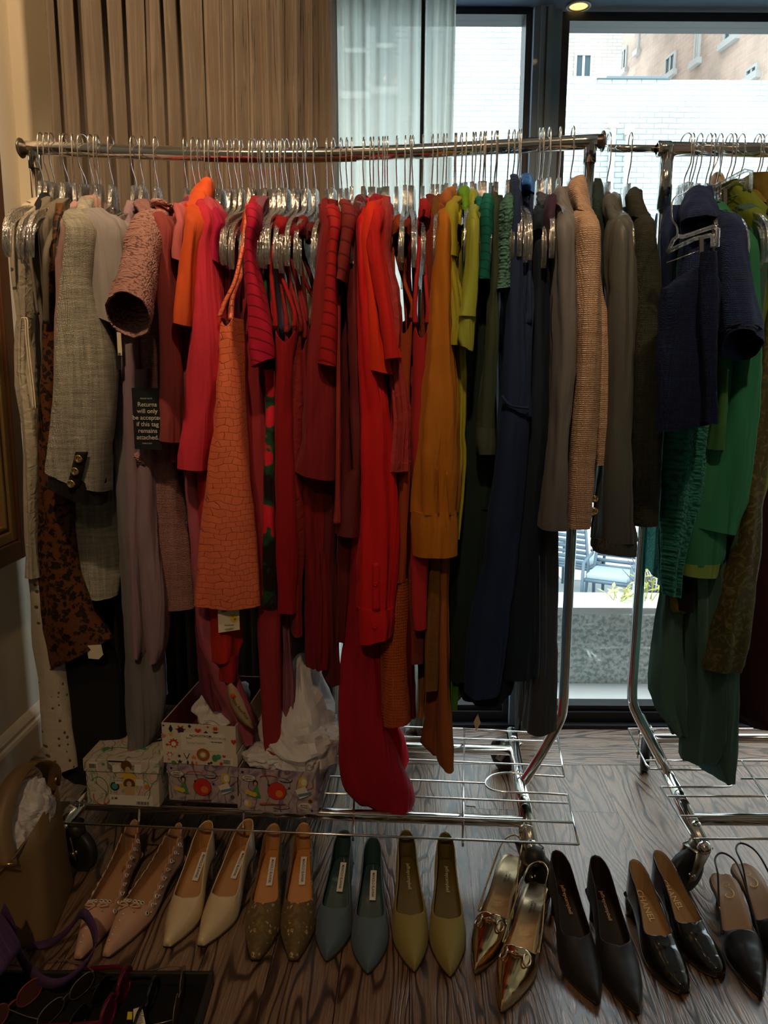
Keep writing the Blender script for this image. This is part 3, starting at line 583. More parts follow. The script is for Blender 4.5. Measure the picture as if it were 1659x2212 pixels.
# second rack
t = thing('clothes_rack', 'second chrome garment rack at the right, joined by a thinner bar', 'clothes rack', (1.2, 1.86, 0), group='rolling garment racks')
b0, _ = FB.uz(1420, 321, 0); b1 = b0+1.25; bl, _ = FB.uz(1303, 321, 0)
mb = MB(); mb.tube([FB.w(b0, 0, RZ), FB.w(b1, 0, RZ)], .0155, 20); mb.lathe(FB.w(b0, 0, RZ), [(.0155, .03), (.0175, .028), (.0175, 0), (.012, -.001)], axis=FB.e); mb.build('rail', CHROME, t)
mb = MB(); mb.tube([FB.w(bl+.012, 0, RZ), FB.w(b0+.02, 0, RZ)], .0085, 16); mb.build('extension_bar', CHROME, t)
bp, _ = FB.uz(1437, 400, 0)
fo = Vector((.745, 1.842, .125)); fu2 = (fo-FB.o).dot(FB.e)
for (pu, f2) in ((bp, fu2), (b1-.04, b1-.14)):
    P_ = smooth_pts([FB.w(pu, 0, .42), FB.w(pu, 0, .35), FB.w(pu+(f2-pu)*.08, 0, .305), FB.w(pu+(f2-pu)*.5, 0, .22), FB.w(f2, 0, .125)], 6)
    mb = MB(); mb.tube([FB.w(pu, 0, RZ), FB.w(pu, 0, 1.0)]+P_, .0125, 18); mb.lathe(FB.w(pu, 0, 1.52), [(.0125, .0), (.0155, .0), (.0155, .12), (.0125, .12)]); mb.build('post', CHROME, t)
R0, R1 = Vector((.712, 1.545, .118)), Vector((.785, 2.20, .118)); Q0, Q1 = R0+Vector((1.0, 0, 0)), R1+Vector((.95, 0, 0))
for a, b_ in ((R0, R1), (Q0, Q1)):
    mb = MB(); mb.tube([a, b_], .0165, 18); mb.ball(a, .0165); mb.ball(b_, .0165); mb.ball(a.lerp(b_, .1)+Vector((0, 0, .017)), .011, sc=(1, 1, .6)); mb.build('side_tube', CHROME, t)
for k in (.17, .80):
    mb = MB(); mb.tube([R0.lerp(R1, k), Q0.lerp(Q1, k)], .014, 18); mb.build('cross_tube', CHROME, t)
wheel_caster(t, (R0.x, R0.y+.03, .1), 3.6); wheel_caster(t, (R1.x, R1.y-.06, .1), -1.9); wheel_caster(t, (Q0.x, Q0.y+.03, .1), -.6); wheel_caster(t, (Q1.x, Q1.y-.03, .1), .8)
def tr(x, y): p = Z(x, y); return Vector((1.75, p.y+.01, .14))
paths = [[Z(1357, 1574), tr(1357, 1574)], [Z(1395, 1643), tr(1395, 1643)], smooth_pts([Z(1404, 1661), Z(1480, 1663), Z(1540, 1663), Z(1562, 1668), Z(1570, 1682)], 3), [Z(1600, 1682), tr(1600, 1682)], smooth_pts([Z(1570, 1682), Z(1580, 1695), Z(1560, 1700), Z(1427, 1700)], 3),
         [Z(1440, 1720), tr(1440, 1720)], [Z(1470, 1763), tr(1470, 1763)], [Z(1510, 1812), tr(1510, 1812)], [Z(1357, 1574), Z(1395, 1650), Z(1404, 1661)], [Z(1427, 1700), Z(1490, 1798), Z(1497, 1812), Z(1510, 1812)], [Z(1600, 1640), Z(1680, 1760), Z(1700, 1812)]]
wires(t, 'wire_shelf', paths)
from mathutils import noise
# ---------------------------------------------------------------- hangers
def hanger_meshes():
    mb = MB(); arc = [(.0, -.095), (.0, -.083), (.006, -.07), (.019, -.052), (.0215, -.035), (.0205, -.012)]
    arc += [(.0195*math.cos(a)+.0005, -.002+.0195*math.sin(a)) for a in [PI*k/10 for k in range(0, 12)]]
    mb.tube([Vector((0, -v, z)) for v, z in smooth_pts([Vector((a, b, 0)) for a, b in arc], 2) for v, z in [(v, z)]] if False else [Vector((0, -p.x, p.y)) for p in smooth_pts([Vector((a, b, 0)) for a, b in arc], 2)], .0016, 8)
    hook = mb
    body = MB()
    side = smooth_pts([(.010, 0, -.094), (.013, 0, -.118), (.024, 0, -.142), (.06, 0, -.162), (.11, 0, -.180), (.158, 0, -.200), (.186, 0, -.226), (.197, 0, -.262), (.196, 0, -.292)], 4)
    prof = [(.0042, .5), (.0042, .36), (.0012, .30), (.0012, -.30), (.0042, -.36), (.0042, -.5), (-.0042, -.5), (-.0042, -.36), (-.0012, -.30), (-.0012, .30), (-.0042, .36), (-.0042, .5)]
    for sg in (1, -1):
        pts = [Vector((p.x*sg, 0, p.z)) for p in side]; Np = len(pts); base = len(body.v)
        for i, p in enumerate(pts):
            tg = (pts[min(i+1, Np-1)]-pts[max(i-1, 0)]).normalized(); nn = Vector((-tg.z, 0, tg.x))*(1 if sg > 0 else -1)
            if nn.x*sg < 0 and i < 6: pass
            h = (.017 if i > 7 else .022)*(1 if i < Np-3 else (.85, .6, .25)[i-(Np-3)]); wk = 1.0 if i < 22 else 1.15
            for (th, hh) in prof: body.v.append(Vector((th*wk, -(p.x+nn.x*hh*h), p.z+nn.z*hh*h)))
        n = len(prof)
        for i in range(Np-1):
            for k in range(n): body.f.append((base+i*n+k, base+i*n+(k+1) % n, base+(i+1)*n+(k+1) % n, base+(i+1)*n+k)); body.m.append(0)
        body.f.append(tuple(range(base, base+n))); body.f.append(tuple(range(base+(Np-1)*n, base+Np*n))[::-1]); body.m += [0, 0]
        # rounded end loop
    body.box((-.0042, -.016, -.112), (.0042, .016, -.090)); body.box((-.0042, -.014, -.140), (-.0022, .014, -.112)); body.box((.0022, -.014, -.140), (.0042, .014, -.112))
    return hook, body
HK, BD = hanger_meshes()
h0 = thing('clothes_hanger', None, 'hanger'); hk = HK.build('hook', CHROME2, h0); bd = BD.build('hanger_body', CLEAR, h0, smooth=False)
used = [False]; NH = 'clear plastic hangers on the garment racks'
def hanger(fr, u, label, z=None, mat_=None, yawj=None, name='clothes_hanger', group=NH, tilt=0.0, v=0.0):
    if not used[0]: r = h0; used[0] = True; kids = [hk, bd]
    else:
        r = h0.copy(); C.objects.link(r); kids = []
        for c in (hk, bd):
            k = c.copy(); C.objects.link(k); k.parent = r; kids.append(k)
    z = z if z is not None else (railz(u) if fr is FA else RZ)
    r.name = name; r.location = fr.w(u, v, z+.0155); r.rotation_euler = (tilt+random.uniform(-.06, .06), 0, fr.yaw+(yawj if yawj is not None else random.uniform(-.10, .10)))
    r['label'] = label; r['group'] = group
    if mat_:
        k = kids[1]; k.data = k.data.copy(); k.data.materials.clear(); k.data.materials.append(mat_)
    return r
# ---------------------------------------------------------------- garments
def rows_expand(fr, rows, vf, n_per=.03):
    R = []
    for r in rows:
        y, xl, xr = r[:3]; v = r[3] if len(r) > 3 else vf
        ul_, z1 = fr.uz(xl, y, v); ur_, z2 = fr.uz(xr, y, v); R.append(((ul_+ur_)/2, max((ur_-ul_)/2, .002), (z1+z2)/2, v))
    out = []
    for i in range(len(R)-1):
        n = max(2, int(abs(R[i+1][2]-R[i][2])/n_per)); p0 = R[max(i-1, 0)]; p3 = R[min(i+2, len(R)-1)]
        for k in range(n):
            t = k/n; o = []
            for c in range(4):
                a, b, cc, d = p0[c], R[i][c], R[i+1][c], p3[c]
                if c == 2: o.append(b+(cc-b)*t); continue
                m1 = (cc-a)/2*.7; m2 = (d-b)/2*.7; o.append((2*t**3-3*t*t+1)*b+(t**3-2*t*t+t)*m1+(-2*t**3+3*t*t)*cc+(t**3-t*t)*m2)
            o[1] = max(o[1], .002); out.append(tuple(o))
    out.append(R[-1]); return out
def ring(fr, uF, a, vf, vb, uH, w0, z, g, fo, seed, nf=16, ns=10, nb=6, zadd=None):
    """one cross-section; g 0..1 down the garment, fo = (front folds, amp, side amp)"""
    P_ = []; rd = min(a*1.0, .035, (vf-vb)*.45); nfold, fa, sa = fo
    for k in range(nf+1):
        th = PI*(1-k/nf); u = uF+a*math.cos(th); v = vf-rd+rd*math.sin(th)
        f = math.sin(nfold*th*1.0+seed+g*1.3)*fa*(.25+.75*g); v += f*math.sin(th)**.5; u += .35*f*math.cos(nfold*th*.7+seed)
        P_.append((u, v, z+(zadd(math.cos(th)) if zadd else 0)))
    def side(s, sg):
        v = (vf-rd)+(vb+rd-(vf-rd))*s; q = min(1, max(0, (vf-v)/(vf-vb+1e-6)*1.6)); h = a+(w0-a)*q**.8 if a > w0 else a; c = uF+(uH-uF)*q
        return c+sg*h+math.sin(v*55+seed*2+g*2+sg)*sa*(.2+.8*g)*math.sin(PI*s), v
    zz = z+(zadd(1) if zadd else 0)
    for k in range(1, ns): u, v = side(k/ns, 1); P_.append((u, v, zz))
    uB, vB = side(1, 0); hb = side(1, 1)[0]-uB; 
    for k in range(nb+1):
        th = PI*k/nb; P_.append((uB+hb*math.cos(th), vb+rd*.9-rd*.9*math.sin(th), zz))
    zz = z+(zadd(-1) if zadd else 0)
    for k in range(ns-1, 0, -1): u, v = side(k/ns, -1); P_.append((u, v, zz))
    return P_
def loft(fr, name, rings, m, parent, captop=True, hem=True, thick=.0):
    vs = [fr.w(*p) for r in rings for p in r]; n = len(rings[0]); fs = []
    for i in range(len(rings)-1):
        for k in range(n): fs.append((i*n+k, (i+1)*n+k, (i+1)*n+(k+1) % n, i*n+(k+1) % n))
    if captop: fs.append(tuple(range(n)))
    o = mesh(name, vs, fs, m, parent)
    me = o.data; sx_ = random.random()*50; bl_ = parent_loc(parent)
    nn = [v.normal.copy() for v in me.vertices]
    for v, q in zip(me.vertices, nn):
        c = v.co; f = noise.noise(Vector((c.x*38+sx_, c.y*38, c.z*5)))*.0045 + noise.noise(Vector((c.x*60+c.z*30, c.y*60+sx_, c.z*22)))*.0016
        v.co = c + q*f*WR[0]
    if hem: solid(o, .0022, -1); es = o.modifiers.new('edges', 'EDGE_SPLIT'); es.split_angle = math.radians(55)
    return o
WR = [1.7]
def zfix(rings, zfun): return rings
def body(fr, parent, rows, m, hu, vf=.2, vb=-.19, fold=(3, .004, .003), shoulder=True, tilt=0, name='body', scoop=0, seed=None, w0=.009, hemcurve=0, ztop=1.445):
    E_ = rows_expand(fr, rows, vf); seed = random.random()*9 if seed is None else seed; rings = []; zt_, zb_ = E_[0][2], E_[-1][2]
    if shoulder and zt_ < 1.34 and not scoop:   # hidden upper part: narrow, straight up to the hanger
        uF, a, z, v = E_[0]; n = 8; pre = []
        for k in range(n): q = k/n; pre.append((hu+(uF-hu)*q**1.5, w0+.004+(a-w0)*q**2*.9, ztop+(z-.01-ztop)*q, .155+(v-.155)*q))
        E_ = pre+E_; zt_ = ztop
    if shoulder and not scoop:
        uF, a, z, v = E_[0]
        for q in (1, .8, .6, .4, .22, .1):
            vv = v-(v-.045)*q; zz = z+.088*q**.62; aa = a+(min(a, .016)-a)*q; rings.append(ring(fr, uF+(hu-uF)*q, aa, vv, -vv*abs(vb)/v if v > 0 else vb, hu, min(w0, aa), zz, 0, (0, 0, 0), seed))
    for (uF, a, z, v) in E_:
        g = (zt_-z)/(zt_-zb_+1e-6); td = tilt*g**4
        za = (lambda c, td=td, a=a, g=g: -td*a*c - hemcurve*(1-c*c)*g**6) if (tilt or hemcurve) else None
        if scoop and g < .25:
            s_ = scoop*(1-g/.25)**1.5; za = lambda c, s_=s_: -s_*(1-c*c)
        rings.append(ring(fr, uF, a, v, vb*(v/vf if vf else 1), hu, min(w0, a), z, g, fold, seed, zadd=za))
    return loft(fr, name, rings, m, parent, captop=not scoop)
def sleeve(fr, parent, rows, m, hu, vf=.23, depth=.10, name='sleeve', tilt=0, fold=(2, .002, .001), top=True, seed=None, hole=True, rnd=1.0):
    E_ = rows_expand(fr, rows, vf, .025); seed = random.random()*9 if seed is None else seed; rings = []; zt_, zb_ = E_[0][2], E_[-1][2]; n = 40
    def rg(u, a, vc, dv, z, g, td=0, sc=1):
        P_ = []
        for k in range(n):
            th = 2*PI*k/n; c, s_ = math.cos(th), math.sin(th); p = .75 if rnd else 1
            cu = math.copysign(abs(c)**p, c)*a*sc; cv_ = math.copysign(abs(s_)**.9, s_)*dv*sc
            f = math.sin(fold[0]*2*th+seed+g*3)*fold[1]*(.3+.7*g)
            P_.append((u+cu+f*c, vc+cv_+f*s_, z-td*(cu/max(a, .004))*a))
        return P_
    if top:
        u, a, z, v = E_[0]
        for q in (1, .85, .65, .42, .2):
            aa = a*(1-.45*q); z2 = z+.052*q**.6; vc = v-depth/2-(v-depth/2-.085)*q**1.3*.8; rings.append(rg(u+(hu-u)*q*.75, aa, vc, depth/2*(1-.35*q), z2, 0))
    for (u, a, z, v) in E_:
        g = (zt_-z)/(zt_-zb_+1e-6); rings.append(rg(u, a, v-depth/2, depth/2, z, g, tilt*g**3))
    o = loft(fr, name, rings, m, parent, captop=True)
    o.modifiers['solid'].thickness = .003
    return o
def tubepx(fr, parent, rings_, m, name='sleeve', n=32, cap=True, th=.003):
    """rings (cx, cy, v, rx, ry, rot_deg, dv): ellipse drawn on the plane v, leaned by dv front to back"""
    R_ = []
    for (cx_, cy_, v, rx, ry, rot, dv) in rings_:
        r = []
        for k in range(n):
            t = 2*PI*k/n; a = math.radians(rot); ex, ey = rx*math.cos(t), ry*math.sin(t); vv = v-dv*math.sin(t)
            x = cx_+ex*math.cos(a)-ey*math.sin(a); y = cy_+ex*math.sin(a)+ey*math.cos(a); u, z = fr.uz(x, y, vv); r.append((u, vv, z))
        R_.append(r)
    # resample
    out = []
    for i in range(len(R_)-1):
        for q in range(4):
            t = q/4; p0 = R_[max(i-1, 0)]; p3 = R_[min(i+2, len(R_)-1)]
            out.append([tuple(.5*((2*b)+(c-a)*t+(2*a-5*b+4*c-d)*t*t+(3*b-a-3*c+d)*t**3) for a, b, c, d in zip(p0[k], R_[i][k], R_[i+1][k], p3[k])) for k in range(n)])
    out.append(R_[-1]); o = loft(fr, name, out, m, parent, captop=cap); o.modifiers['solid'].thickness = th; return o
def strip(fr, parent, pts, m, name='strap', th=.002, wv=0.012, vo=None):
    """flat ribbon: pts (x, y, v, width_px)"""
    vs = []; fs = []; P_ = []
    for (x, y, v, w) in pts:
        u0_, z0_ = fr.uz(x-w/2, y, v); u1_, z1_ = fr.uz(x+w/2, y, v); P_.append((Vector((u0_, v, z0_)), Vector((u1_, v, z1_))))
    A = smooth_pts([p[0] for p in P_], 5); B = smooth_pts([p[1] for p in P_], 5)
    for a, b in zip(A, B):
        for q in range(5): c = a.lerp(b, q/4); vs.append(fr.w(c.x, c.y+.004*math.sin(PI*q/4), c.z))
    for i in range(len(A)-1):
        for q in range(4): fs.append((i*5+q, (i+1)*5+q, (i+1)*5+q+1, i*5+q+1))
    o = mesh(name, vs, fs, m, parent); solid(o, th, 0); return o
def collar(fr, parent, hx, y0, y1, xl, xr, m, v=.06, name='collar', back=.06, lean=0):
    """folded collar standing round the hanger neck, seen end on"""
    u0_, z0_ = fr.uz(xl, y1, v); u1_, z1_ = fr.uz(xr, y1, v); _, zt_ = fr.uz((xl+xr)/2, y0, v*.5); uc = (u0_+u1_)/2; a = (u1_-u0_)/2; rings = []; n = 28
    for (sc, zz, vs_) in ((.62, z0_+.9*(zt_-z0_), .8), (.75, zt_, .85), (.92, zt_-.12*(zt_-z0_), .95), (1.0, z0_+.35*(zt_-z0_), 1.0), (1.08, z0_-.002, 1.1)):
        rings.append([(uc+lean*(zz-z0_)+a*sc*math.cos(2*PI*k/n), (v-back)/2+(v+back)/2*vs_*math.sin(2*PI*k/n), zz-.25*(zt_-z0_)*(math.cos(2*PI*k/n)*.2)) for k in range(n)])
    o = loft(fr, name, rings, m, parent, captop=False); return o
def button(fr, parent, x, y, v, r, m, name='button'):
    u, z = fr.uz(x, y, v); mb = MB(); mb.lathe(fr.w(u, v, z), [(0, .003), (r*.55, .003), (r*.7, .0045), (r*.9, .004), (r, .002), (r, -.002)], axis=fr.n, n=18); return mb.build(name, m, parent)
GG = {id(FA): 'clothes hanging on the long rack', id(FB): 'clothes hanging on the second rack'}
NARROW = ('blazer', 'tweed_jacket', 'tweed_coat', 'satin_shirt', 'wool_coat', 'tweed_dress', 'blouse', 'shirt', 'polo_shirt', 'sweater', 'jacket', 'cape_jacket', 'brocade_dress', 'burgundy_gown', 'skirt_suit', 'velvet_trousers', 'knit_dress', 'long_sleeve_top')
def G(name, label, cat, hx, short=None, fr=FA, hl=True, hy=320, **hk_):
    u, _ = fr.uz(hx, hy, 0); t = thing(name, label, cat, fr.w(u, 0, RZ-.1), GG[id(fr)])
    if hl:
        r = hanger(fr, u, 'clear plastic hanger with a chrome hook holding the '+short, **hk_)
        if name in NARROW: r.scale = (1, .84, 1)
    return t, u
# ---------------------------------------------------------------- the clothes, left to right (pixel rows: y, left x, right x of the near edge)
EYE = cloth('cream_eyelet', (.52, .46, .36), 'eyelet', sc=2.2); CRINK = cloth('cream_crinkle', (.46, .42, .34), 'crinkle')
t, h = G('eyelet_dress', 'long cream eyelet dress with ruffled edge, leftmost on the rack beside the mirror', 'dress', 90, 'leftmost cream eyelet dress')
body(FA, t, [(500, 30, 48), (570, 30, 50), (680, 31, 54), (710, 24, 52), (800, 27, 48), (900, 38, 62), (1000, 46, 72), (1100, 52, 70), (1250, 55, 78)], CRINK, h, .17, fold=(4, .004, .003))
body(FA, t, [(1240, 55, 85), (1400, 60, 118), (1500, 72, 135), (1600, 85, 148), (1672, 98, 156)], EYE, h, .15, fold=(2, .004, .004), name='eyelet_skirt', tilt=-.25)
mb = MB()
for k in range(9):
    pass
for dx in (0, 5):
    P_ = [FA.w(FA.uz(x+dx, y, .2)[0], .2, FA.uz(x+dx, y, .2)[1]) for x, y in ((46, 688), (54, 690), (56, 730), (62, 790), (68, 840), (72, 885))]; mb.tube(smooth_pts(P_, 4), .0016, 6)
mb.build('drawstring', CREAM, t)
BLK = cloth('black_lace', (.012, .012, .014), 'crinkle', .8); BLK2 = cloth('black_cotton', (.010, .010, .012))
t, h = G('lace_dress', 'long black dress with a scalloped lace hem, near the left wall', 'dress', 103, 'long black lace-hem dress')
body(FA, t, [(492, 58, 76), (560, 50, 84), (700, 52, 88), (900, 62, 92), (1100, 78, 110), (1300, 90, 190), (1440, 108, 250), (1600, 126, 262), (1668, 128, 262)], BLK2, h, .12, fold=(4, .006, .004))
body(FA, t, [(1666, 126, 258), (1680, 124, 256), (1698, 122, 250)], BLK, h, .122, fold=(9, .003, .002), name='lace_hem', shoulder=False, tilt=.15)
OLV = cloth('olive_grey_jersey', (.16, .14, .11), 'plain')
t, h = G('camisole', 'small olive-grey camisole hanging from thin straps beside the leopard dress', 'camisole', 113, 'olive-grey camisole')
strip(FA, t, [(82, 480, .10, 10), (66, 540, .17, 6), (72, 600, .18, 5), (82, 680, .18, 6)], OLV); body(FA, t, [(500, 62, 78), (560, 66, 90), (700, 84, 97), (980, 88, 100)], OLV, h, .13)
t, h = G('camisole', 'khaki slip top with one wide strap just left of the leopard dress', 'camisole', 145, 'khaki slip top')
strip(FA, t, [(125, 480, .10, 14), (100, 540, .19, 12), (99, 620, .19, 11), (101, 700, .17, 13)], OLV); body(FA, t, [(700, 96, 112), (900, 98, 112)], OLV, h, .12)
LEO = cloth('leopard_print', (.11, .038, .010), 'leopard', .6, (.008, .005, .003), sc=2.0)
t, h = G('leopard_dress', 'brown leopard-print dress hanging left of the ivory tweed dress', 'dress', 137, 'leopard-print dress')
body(FA, t, [(590, 98, 120), (640, 90, 118), (700, 84, 116), (800, 85, 112), (900, 74, 110), (1000, 69, 130), (1100, 67, 142), (1250, 62, 160), (1350, 70, 190), (1425, 82, 232)], LEO, h, .165, fold=(2, .003, .003), tilt=-.55)
strip(FA, t, [(130, 440, .12, 18), (120, 500, .16, 10), (112, 600, .165, 8)], LEO, 'strap')
mb = MB(); 
u_, z_ = FA.uz(203, 1395, .16); q = [FA.w(u_-.018, .16, z_), FA.w(u_+.018, .162, z_+.004), FA.w(u_+.020, .158, z_-.022), FA.w(u_+.008, .157, z_-.034), FA.w(u_-.016, .158, z_-.032)]; mb.add(q, [(0, 1, 2, 3, 4)]); o = mb.build('care_tag', CREAM, t, smooth=False); solid(o, .0008); o['label'] = 'cream care tag'
MAUVE = cloth('dusty_mauve', (.42, .25, .23), 'plain')
t, h = G('blouse', 'dusty mauve blouse whose collar shows above the ivory tweed shoulder', 'blouse', 174, 'dusty mauve blouse')
body(FA, t, [(500, 126, 142), (560, 118, 134), (900, 118, 150)], MAUVE, h, .17); collar(FA, t, 174, 426, 462, 165, 204, MAUVE, .05)
TWE = cloth('ivory_tweed', (.62, .60, .51), 'tweed', .95, (.17, .165, .14), sc=1.0)
t, h = G('tweed_dress', 'ivory tweed long-sleeved dress with black cuffs and three gold buttons', 'dress', 197, 'ivory tweed dress')
body(FA, t, [(500, 140, 178), (800, 140, 220), (1040, 140, 236), (1150, 142, 246), (1240, 147, 250), (1292, 156, 244)], TWE, h, .13, fold=(2, .003, .002), hemcurve=.005)
sleeve(FA, t, [(492, 127, 187), (540, 124, 183), (600, 119, 180), (690, 113, 198), (750, 108, 217), (800, 105, 226), (850, 100, 224), (900, 96, 219), (960, 92, 212), (1010, 87, 210), (1043, 85, 206)], TWE, h, .24, .10, tilt=.40, fold=(1, .003, 0))
cf = cloth('black_braid', (.012, .010, .010), 'plain'); sleeve(FA, t, [(1040, 86, 206), (1054, 86, 203), (1074, 85, 199)], cf, h, .2395, .098, name='cuff', tilt=.40, top=False)
strip(FA, t, [(177, 976, .2445, 27), (168, 1015, .2445, 27), (158, 1052, .243, 26)], cf, 'button_placket')
for x, y in ((170, 991), (162, 1018), (154, 1045)): button(FA, t, x, y, .250, .0088, GOLD)
GRM = cloth('grey_mauve', (.32, .30, .31), 'plain', .8)
t, h = G('blouse', 'grey-mauve blouse with wide short sleeves beside the ivory tweed sleeve', 'blouse', 208, 'grey-mauve short-sleeved blouse')
sleeve(FA, t, [(492, 186, 262), (550, 182, 268), (620, 177, 276), (692, 172, 284)], GRM, h, .205, .10, tilt=.45, fold=(1, .004, 0))
SLT = cloth('slate_blue', (.13, .135, .15), 'plain', .8)
t, h = G('slip_top', 'dark slate top with a cut-off hem hanging under the grey-mauve sleeve', 'top', 212, 'dark slate top', yawj=.2)
body(FA, t, [(560, 215, 255), (700, 216, 262), (850, 220, 266), (1000, 222, 266)], SLT, h, .15, tilt=.3)
t, h = G('maxi_dress', 'long slate grey dress reaching down to the white shoebox lid', 'dress', 240, 'long slate grey dress')
GRB = cloth('slate_grey', (.17, .165, .175), 'plain', .8)
body(FA, t, [(600, 232, 262), (1000, 240, 290), (1200, 248, 320), (1400, 258, 345), (1500, 261, 350), (1590, 264, 335), (1622, 268, 312)], GRB, h, .155, fold=(3, .006, .004), hemcurve=.006)
LIL = cloth('lilac_crepe', (.26, .18, .22), 'plain', .8)
t, h = G('draped_gown', 'lilac gown with two long hanging drapes left of the dusty pink knit', 'dress', 290, 'draped lilac gown')
body(FA, t, [(505, 262, 280), (560, 262, 274), (900, 270, 300), (1200, 275, 330), (1380, 290, 340)], LIL, h, .14, fold=(3, .004, .003))
sleeve(FA, t, [(600, 258, 288), (800, 262, 292), (1000, 268, 297), (1200, 272, 301), (1350, 278, 308), (1408, 284, 306), (1424, 288, 300)], LIL, h, .175, .07, name='drape', top=False, fold=(1, .002, 0))
sleeve(FA, t, [(800, 288, 318), (1000, 291, 326), (1200, 292, 334), (1330, 306, 346), (1400, 312, 345), (1436, 318, 334)], LIL, h, .185, .07, name='drape', top=False, fold=(1, .002, 0))
t2 = thing('hang_tag', 'narrow pale paper tag over a black one hanging beside the grey drapes', 'tag', FA.w(FA.uz(257, 740, .19)[0], .19, 1.2))
for (x, y0, y1, w, m_, nm) in ((258, 716, 768, 12, CREAM, 'paper_tag'), (256, 762, 798, 13, BLACKPL, 'black_tag')):
    a = FA.uz(x-w/2, y0, .195); b_ = FA.uz(x+w/2, y1, .195); mb = MB(); mb.quad(FA.w(a[0], .195, b_[1]), FA.w(b_[0], .195, b_[1]), FA.w(b_[0], .195, a[1]), FA.w(a[0], .195, a[1])); solid(mb.build(nm, m_, t2, smooth=False), .0008)
PKN = cloth('dusty_pink_knit', (.56, .30, .27), 'knit', .95, (.16, .07, .065), sc=1.5); PKT = cloth('dusty_pink_rib', (.34, .18, .17), 'tweed', .95, (.20, .10, .09), sc=.8)
t, h = G('knit_dress', 'dusty pink chunky-knit dress with a wide open bell sleeve', 'dress', 308, 'dusty pink knit dress')
body(FA, t, [(500, 300, 345), (700, 285, 342), (830, 295, 352), (950, 305, 366), (1100, 318, 385), (1250, 327, 405), (1318, 331, 411)], PKT, h, .16, fold=(2, .003, .002), hemcurve=.004)
tubepx(FA, t, [(340, 462, .10, 22, 10, 5, .03), (322, 478, .15, 37, 16, 8, .05), (312, 520, .20, 40, 20, 12, .06), (304, 560, .24, 42, 24, 22, .06), (295, 610, .28, 48, 32, 32, .055), (283, 660, .32, 55, 40, 38, .045), (278, 680, .335, 59, 42, 40, .04)], PKN)
tubepx(FA, t, [(352, 462, .05, 26, 20, 20, .05), (353, 450, .05, 30, 14, 15, .06), (352, 442, .05, 26, 8, 10, .05), (352, 448, .05, 16, 6, 10, .04)], PKN, 'cowl_collar', cap=False)
mb = MB(); p = FA.w(*(lambda q: (q[0], .175, q[1]))(FA.uz(306, 990, .175))); mb.ball(p, .013, 14, 10, (1, 1, 1.7)); mb.tube([p+Vector((-.01, -.012, .01)), p+Vector((.0, -.016, 0)), p+Vector((.01, -.012, -.012))], .006, 8); mb.build('knot', PKN, t)
RST = cloth('rose_brick', (.30, .055, .055), 'plain', .8)
t, h = G('long_sleeve_top', 'brick-rose long-sleeved top right of the dusty pink knit', 'top', 337, 'brick-rose long-sleeved top')
sleeve(FA, t, [(492, 340, 372), (540, 335, 362), (650, 335, 367), (800, 339, 377), (900, 343, 380), (955, 342, 381)], RST, h, .22, .09, tilt=.15); body(FA, t, [(500, 352, 375), (700, 355, 375), (1000, 360, 385)], RST, h, .15)
PNK = cloth('salmon_pink', (.52, .13, .14), 'plain', .75); SATP = cloth('rose_satin', (.36, .08, .12), 'satin', .5)
t, h = G('tee_shirt', 'salmon pink short-sleeved tee between the brick-rose and orange sleeves', 'top', 400, 'salmon pink tee')
sleeve(FA, t, [(478, 382, 402), (520, 370, 397), (560, 367, 396)], PNK, h, .205, .09, tilt=.6); body(FA, t, [(540, 376, 396), (700, 385, 398), (850, 388, 400)], OLV, h, .16)
t, h = G('satin_dress', 'long rose satin dress with a pointed train hanging over the open shoebox', 'dress', 419, 'long rose satin dress')
body(FA, t, [(700, 385, 405), (1000, 391, 422), (1200, 405, 442), (1320, 418, 456), (1400, 428, 476), (1500, 466, 520), (1570, 505, 543), (1612, 528, 546)], SATP, h, .16, -.05, fold=(2, .003, .002)); body(FA, t, [(1300, 416, 450), (1420, 418, 455), (1500, 424, 470), (1535, 450, 478)], cloth('dark_rose', (.14, .025, .05), 'satin', .6), h, .12, name='lining')
ORG = cloth('bright_orange_knit', (.66, .095, .022), 'plain', .85); 
t, h = G('polo_shirt', 'bright orange knit polo with its collar raised above the hangers', 'shirt', 446, 'bright orange polo')
sleeve(FA, t, [(478, 394, 437), (520, 393, 425), (580, 386, 417), (640, 379, 409), (700, 371, 401)], ORG, h, .235, .09, tilt=.25); body(FA, t, [(485, 405, 430), (700, 405, 425), (1000, 400, 425)], ORG, h, .16)
tubepx(FA, t, [(424, 462, .07, 27, 8, 10, .05), (432, 440, .05, 22, 7, 12, .05), (441, 412, .035, 18, 5, 10, .04), (446, 395, .03, 12, 4, 8, .035), (448, 389, .03, 6, 3, 8, .02)], ORG, 'collar')
RSP = cloth('raspberry_red', (.60, .03, .06), 'plain', .8)
t, h = G('blazer', 'raspberry red blazer with a long plain sleeve left of the croc dress', 'blazer', 455, 'raspberry red blazer')
sleeve(FA, t, [(475, 428, 456), (520, 421, 448), (600, 413, 461), (690, 409, 474), (800, 397, 471), (900, 388, 456), (1016, 377, 439)], RSP, h, .225, .09, tilt=.08, fold=(1, .003, 0)); body(FA, t, [(500, 430, 455), (700, 430, 455), (950, 425, 450)], RSP, h, .13)
PIP = cloth('pink_piping_red', (.55, .07, .10), 'plain')
MAG = cloth('magenta_red', (.42, .008, .06), 'plain', .75)
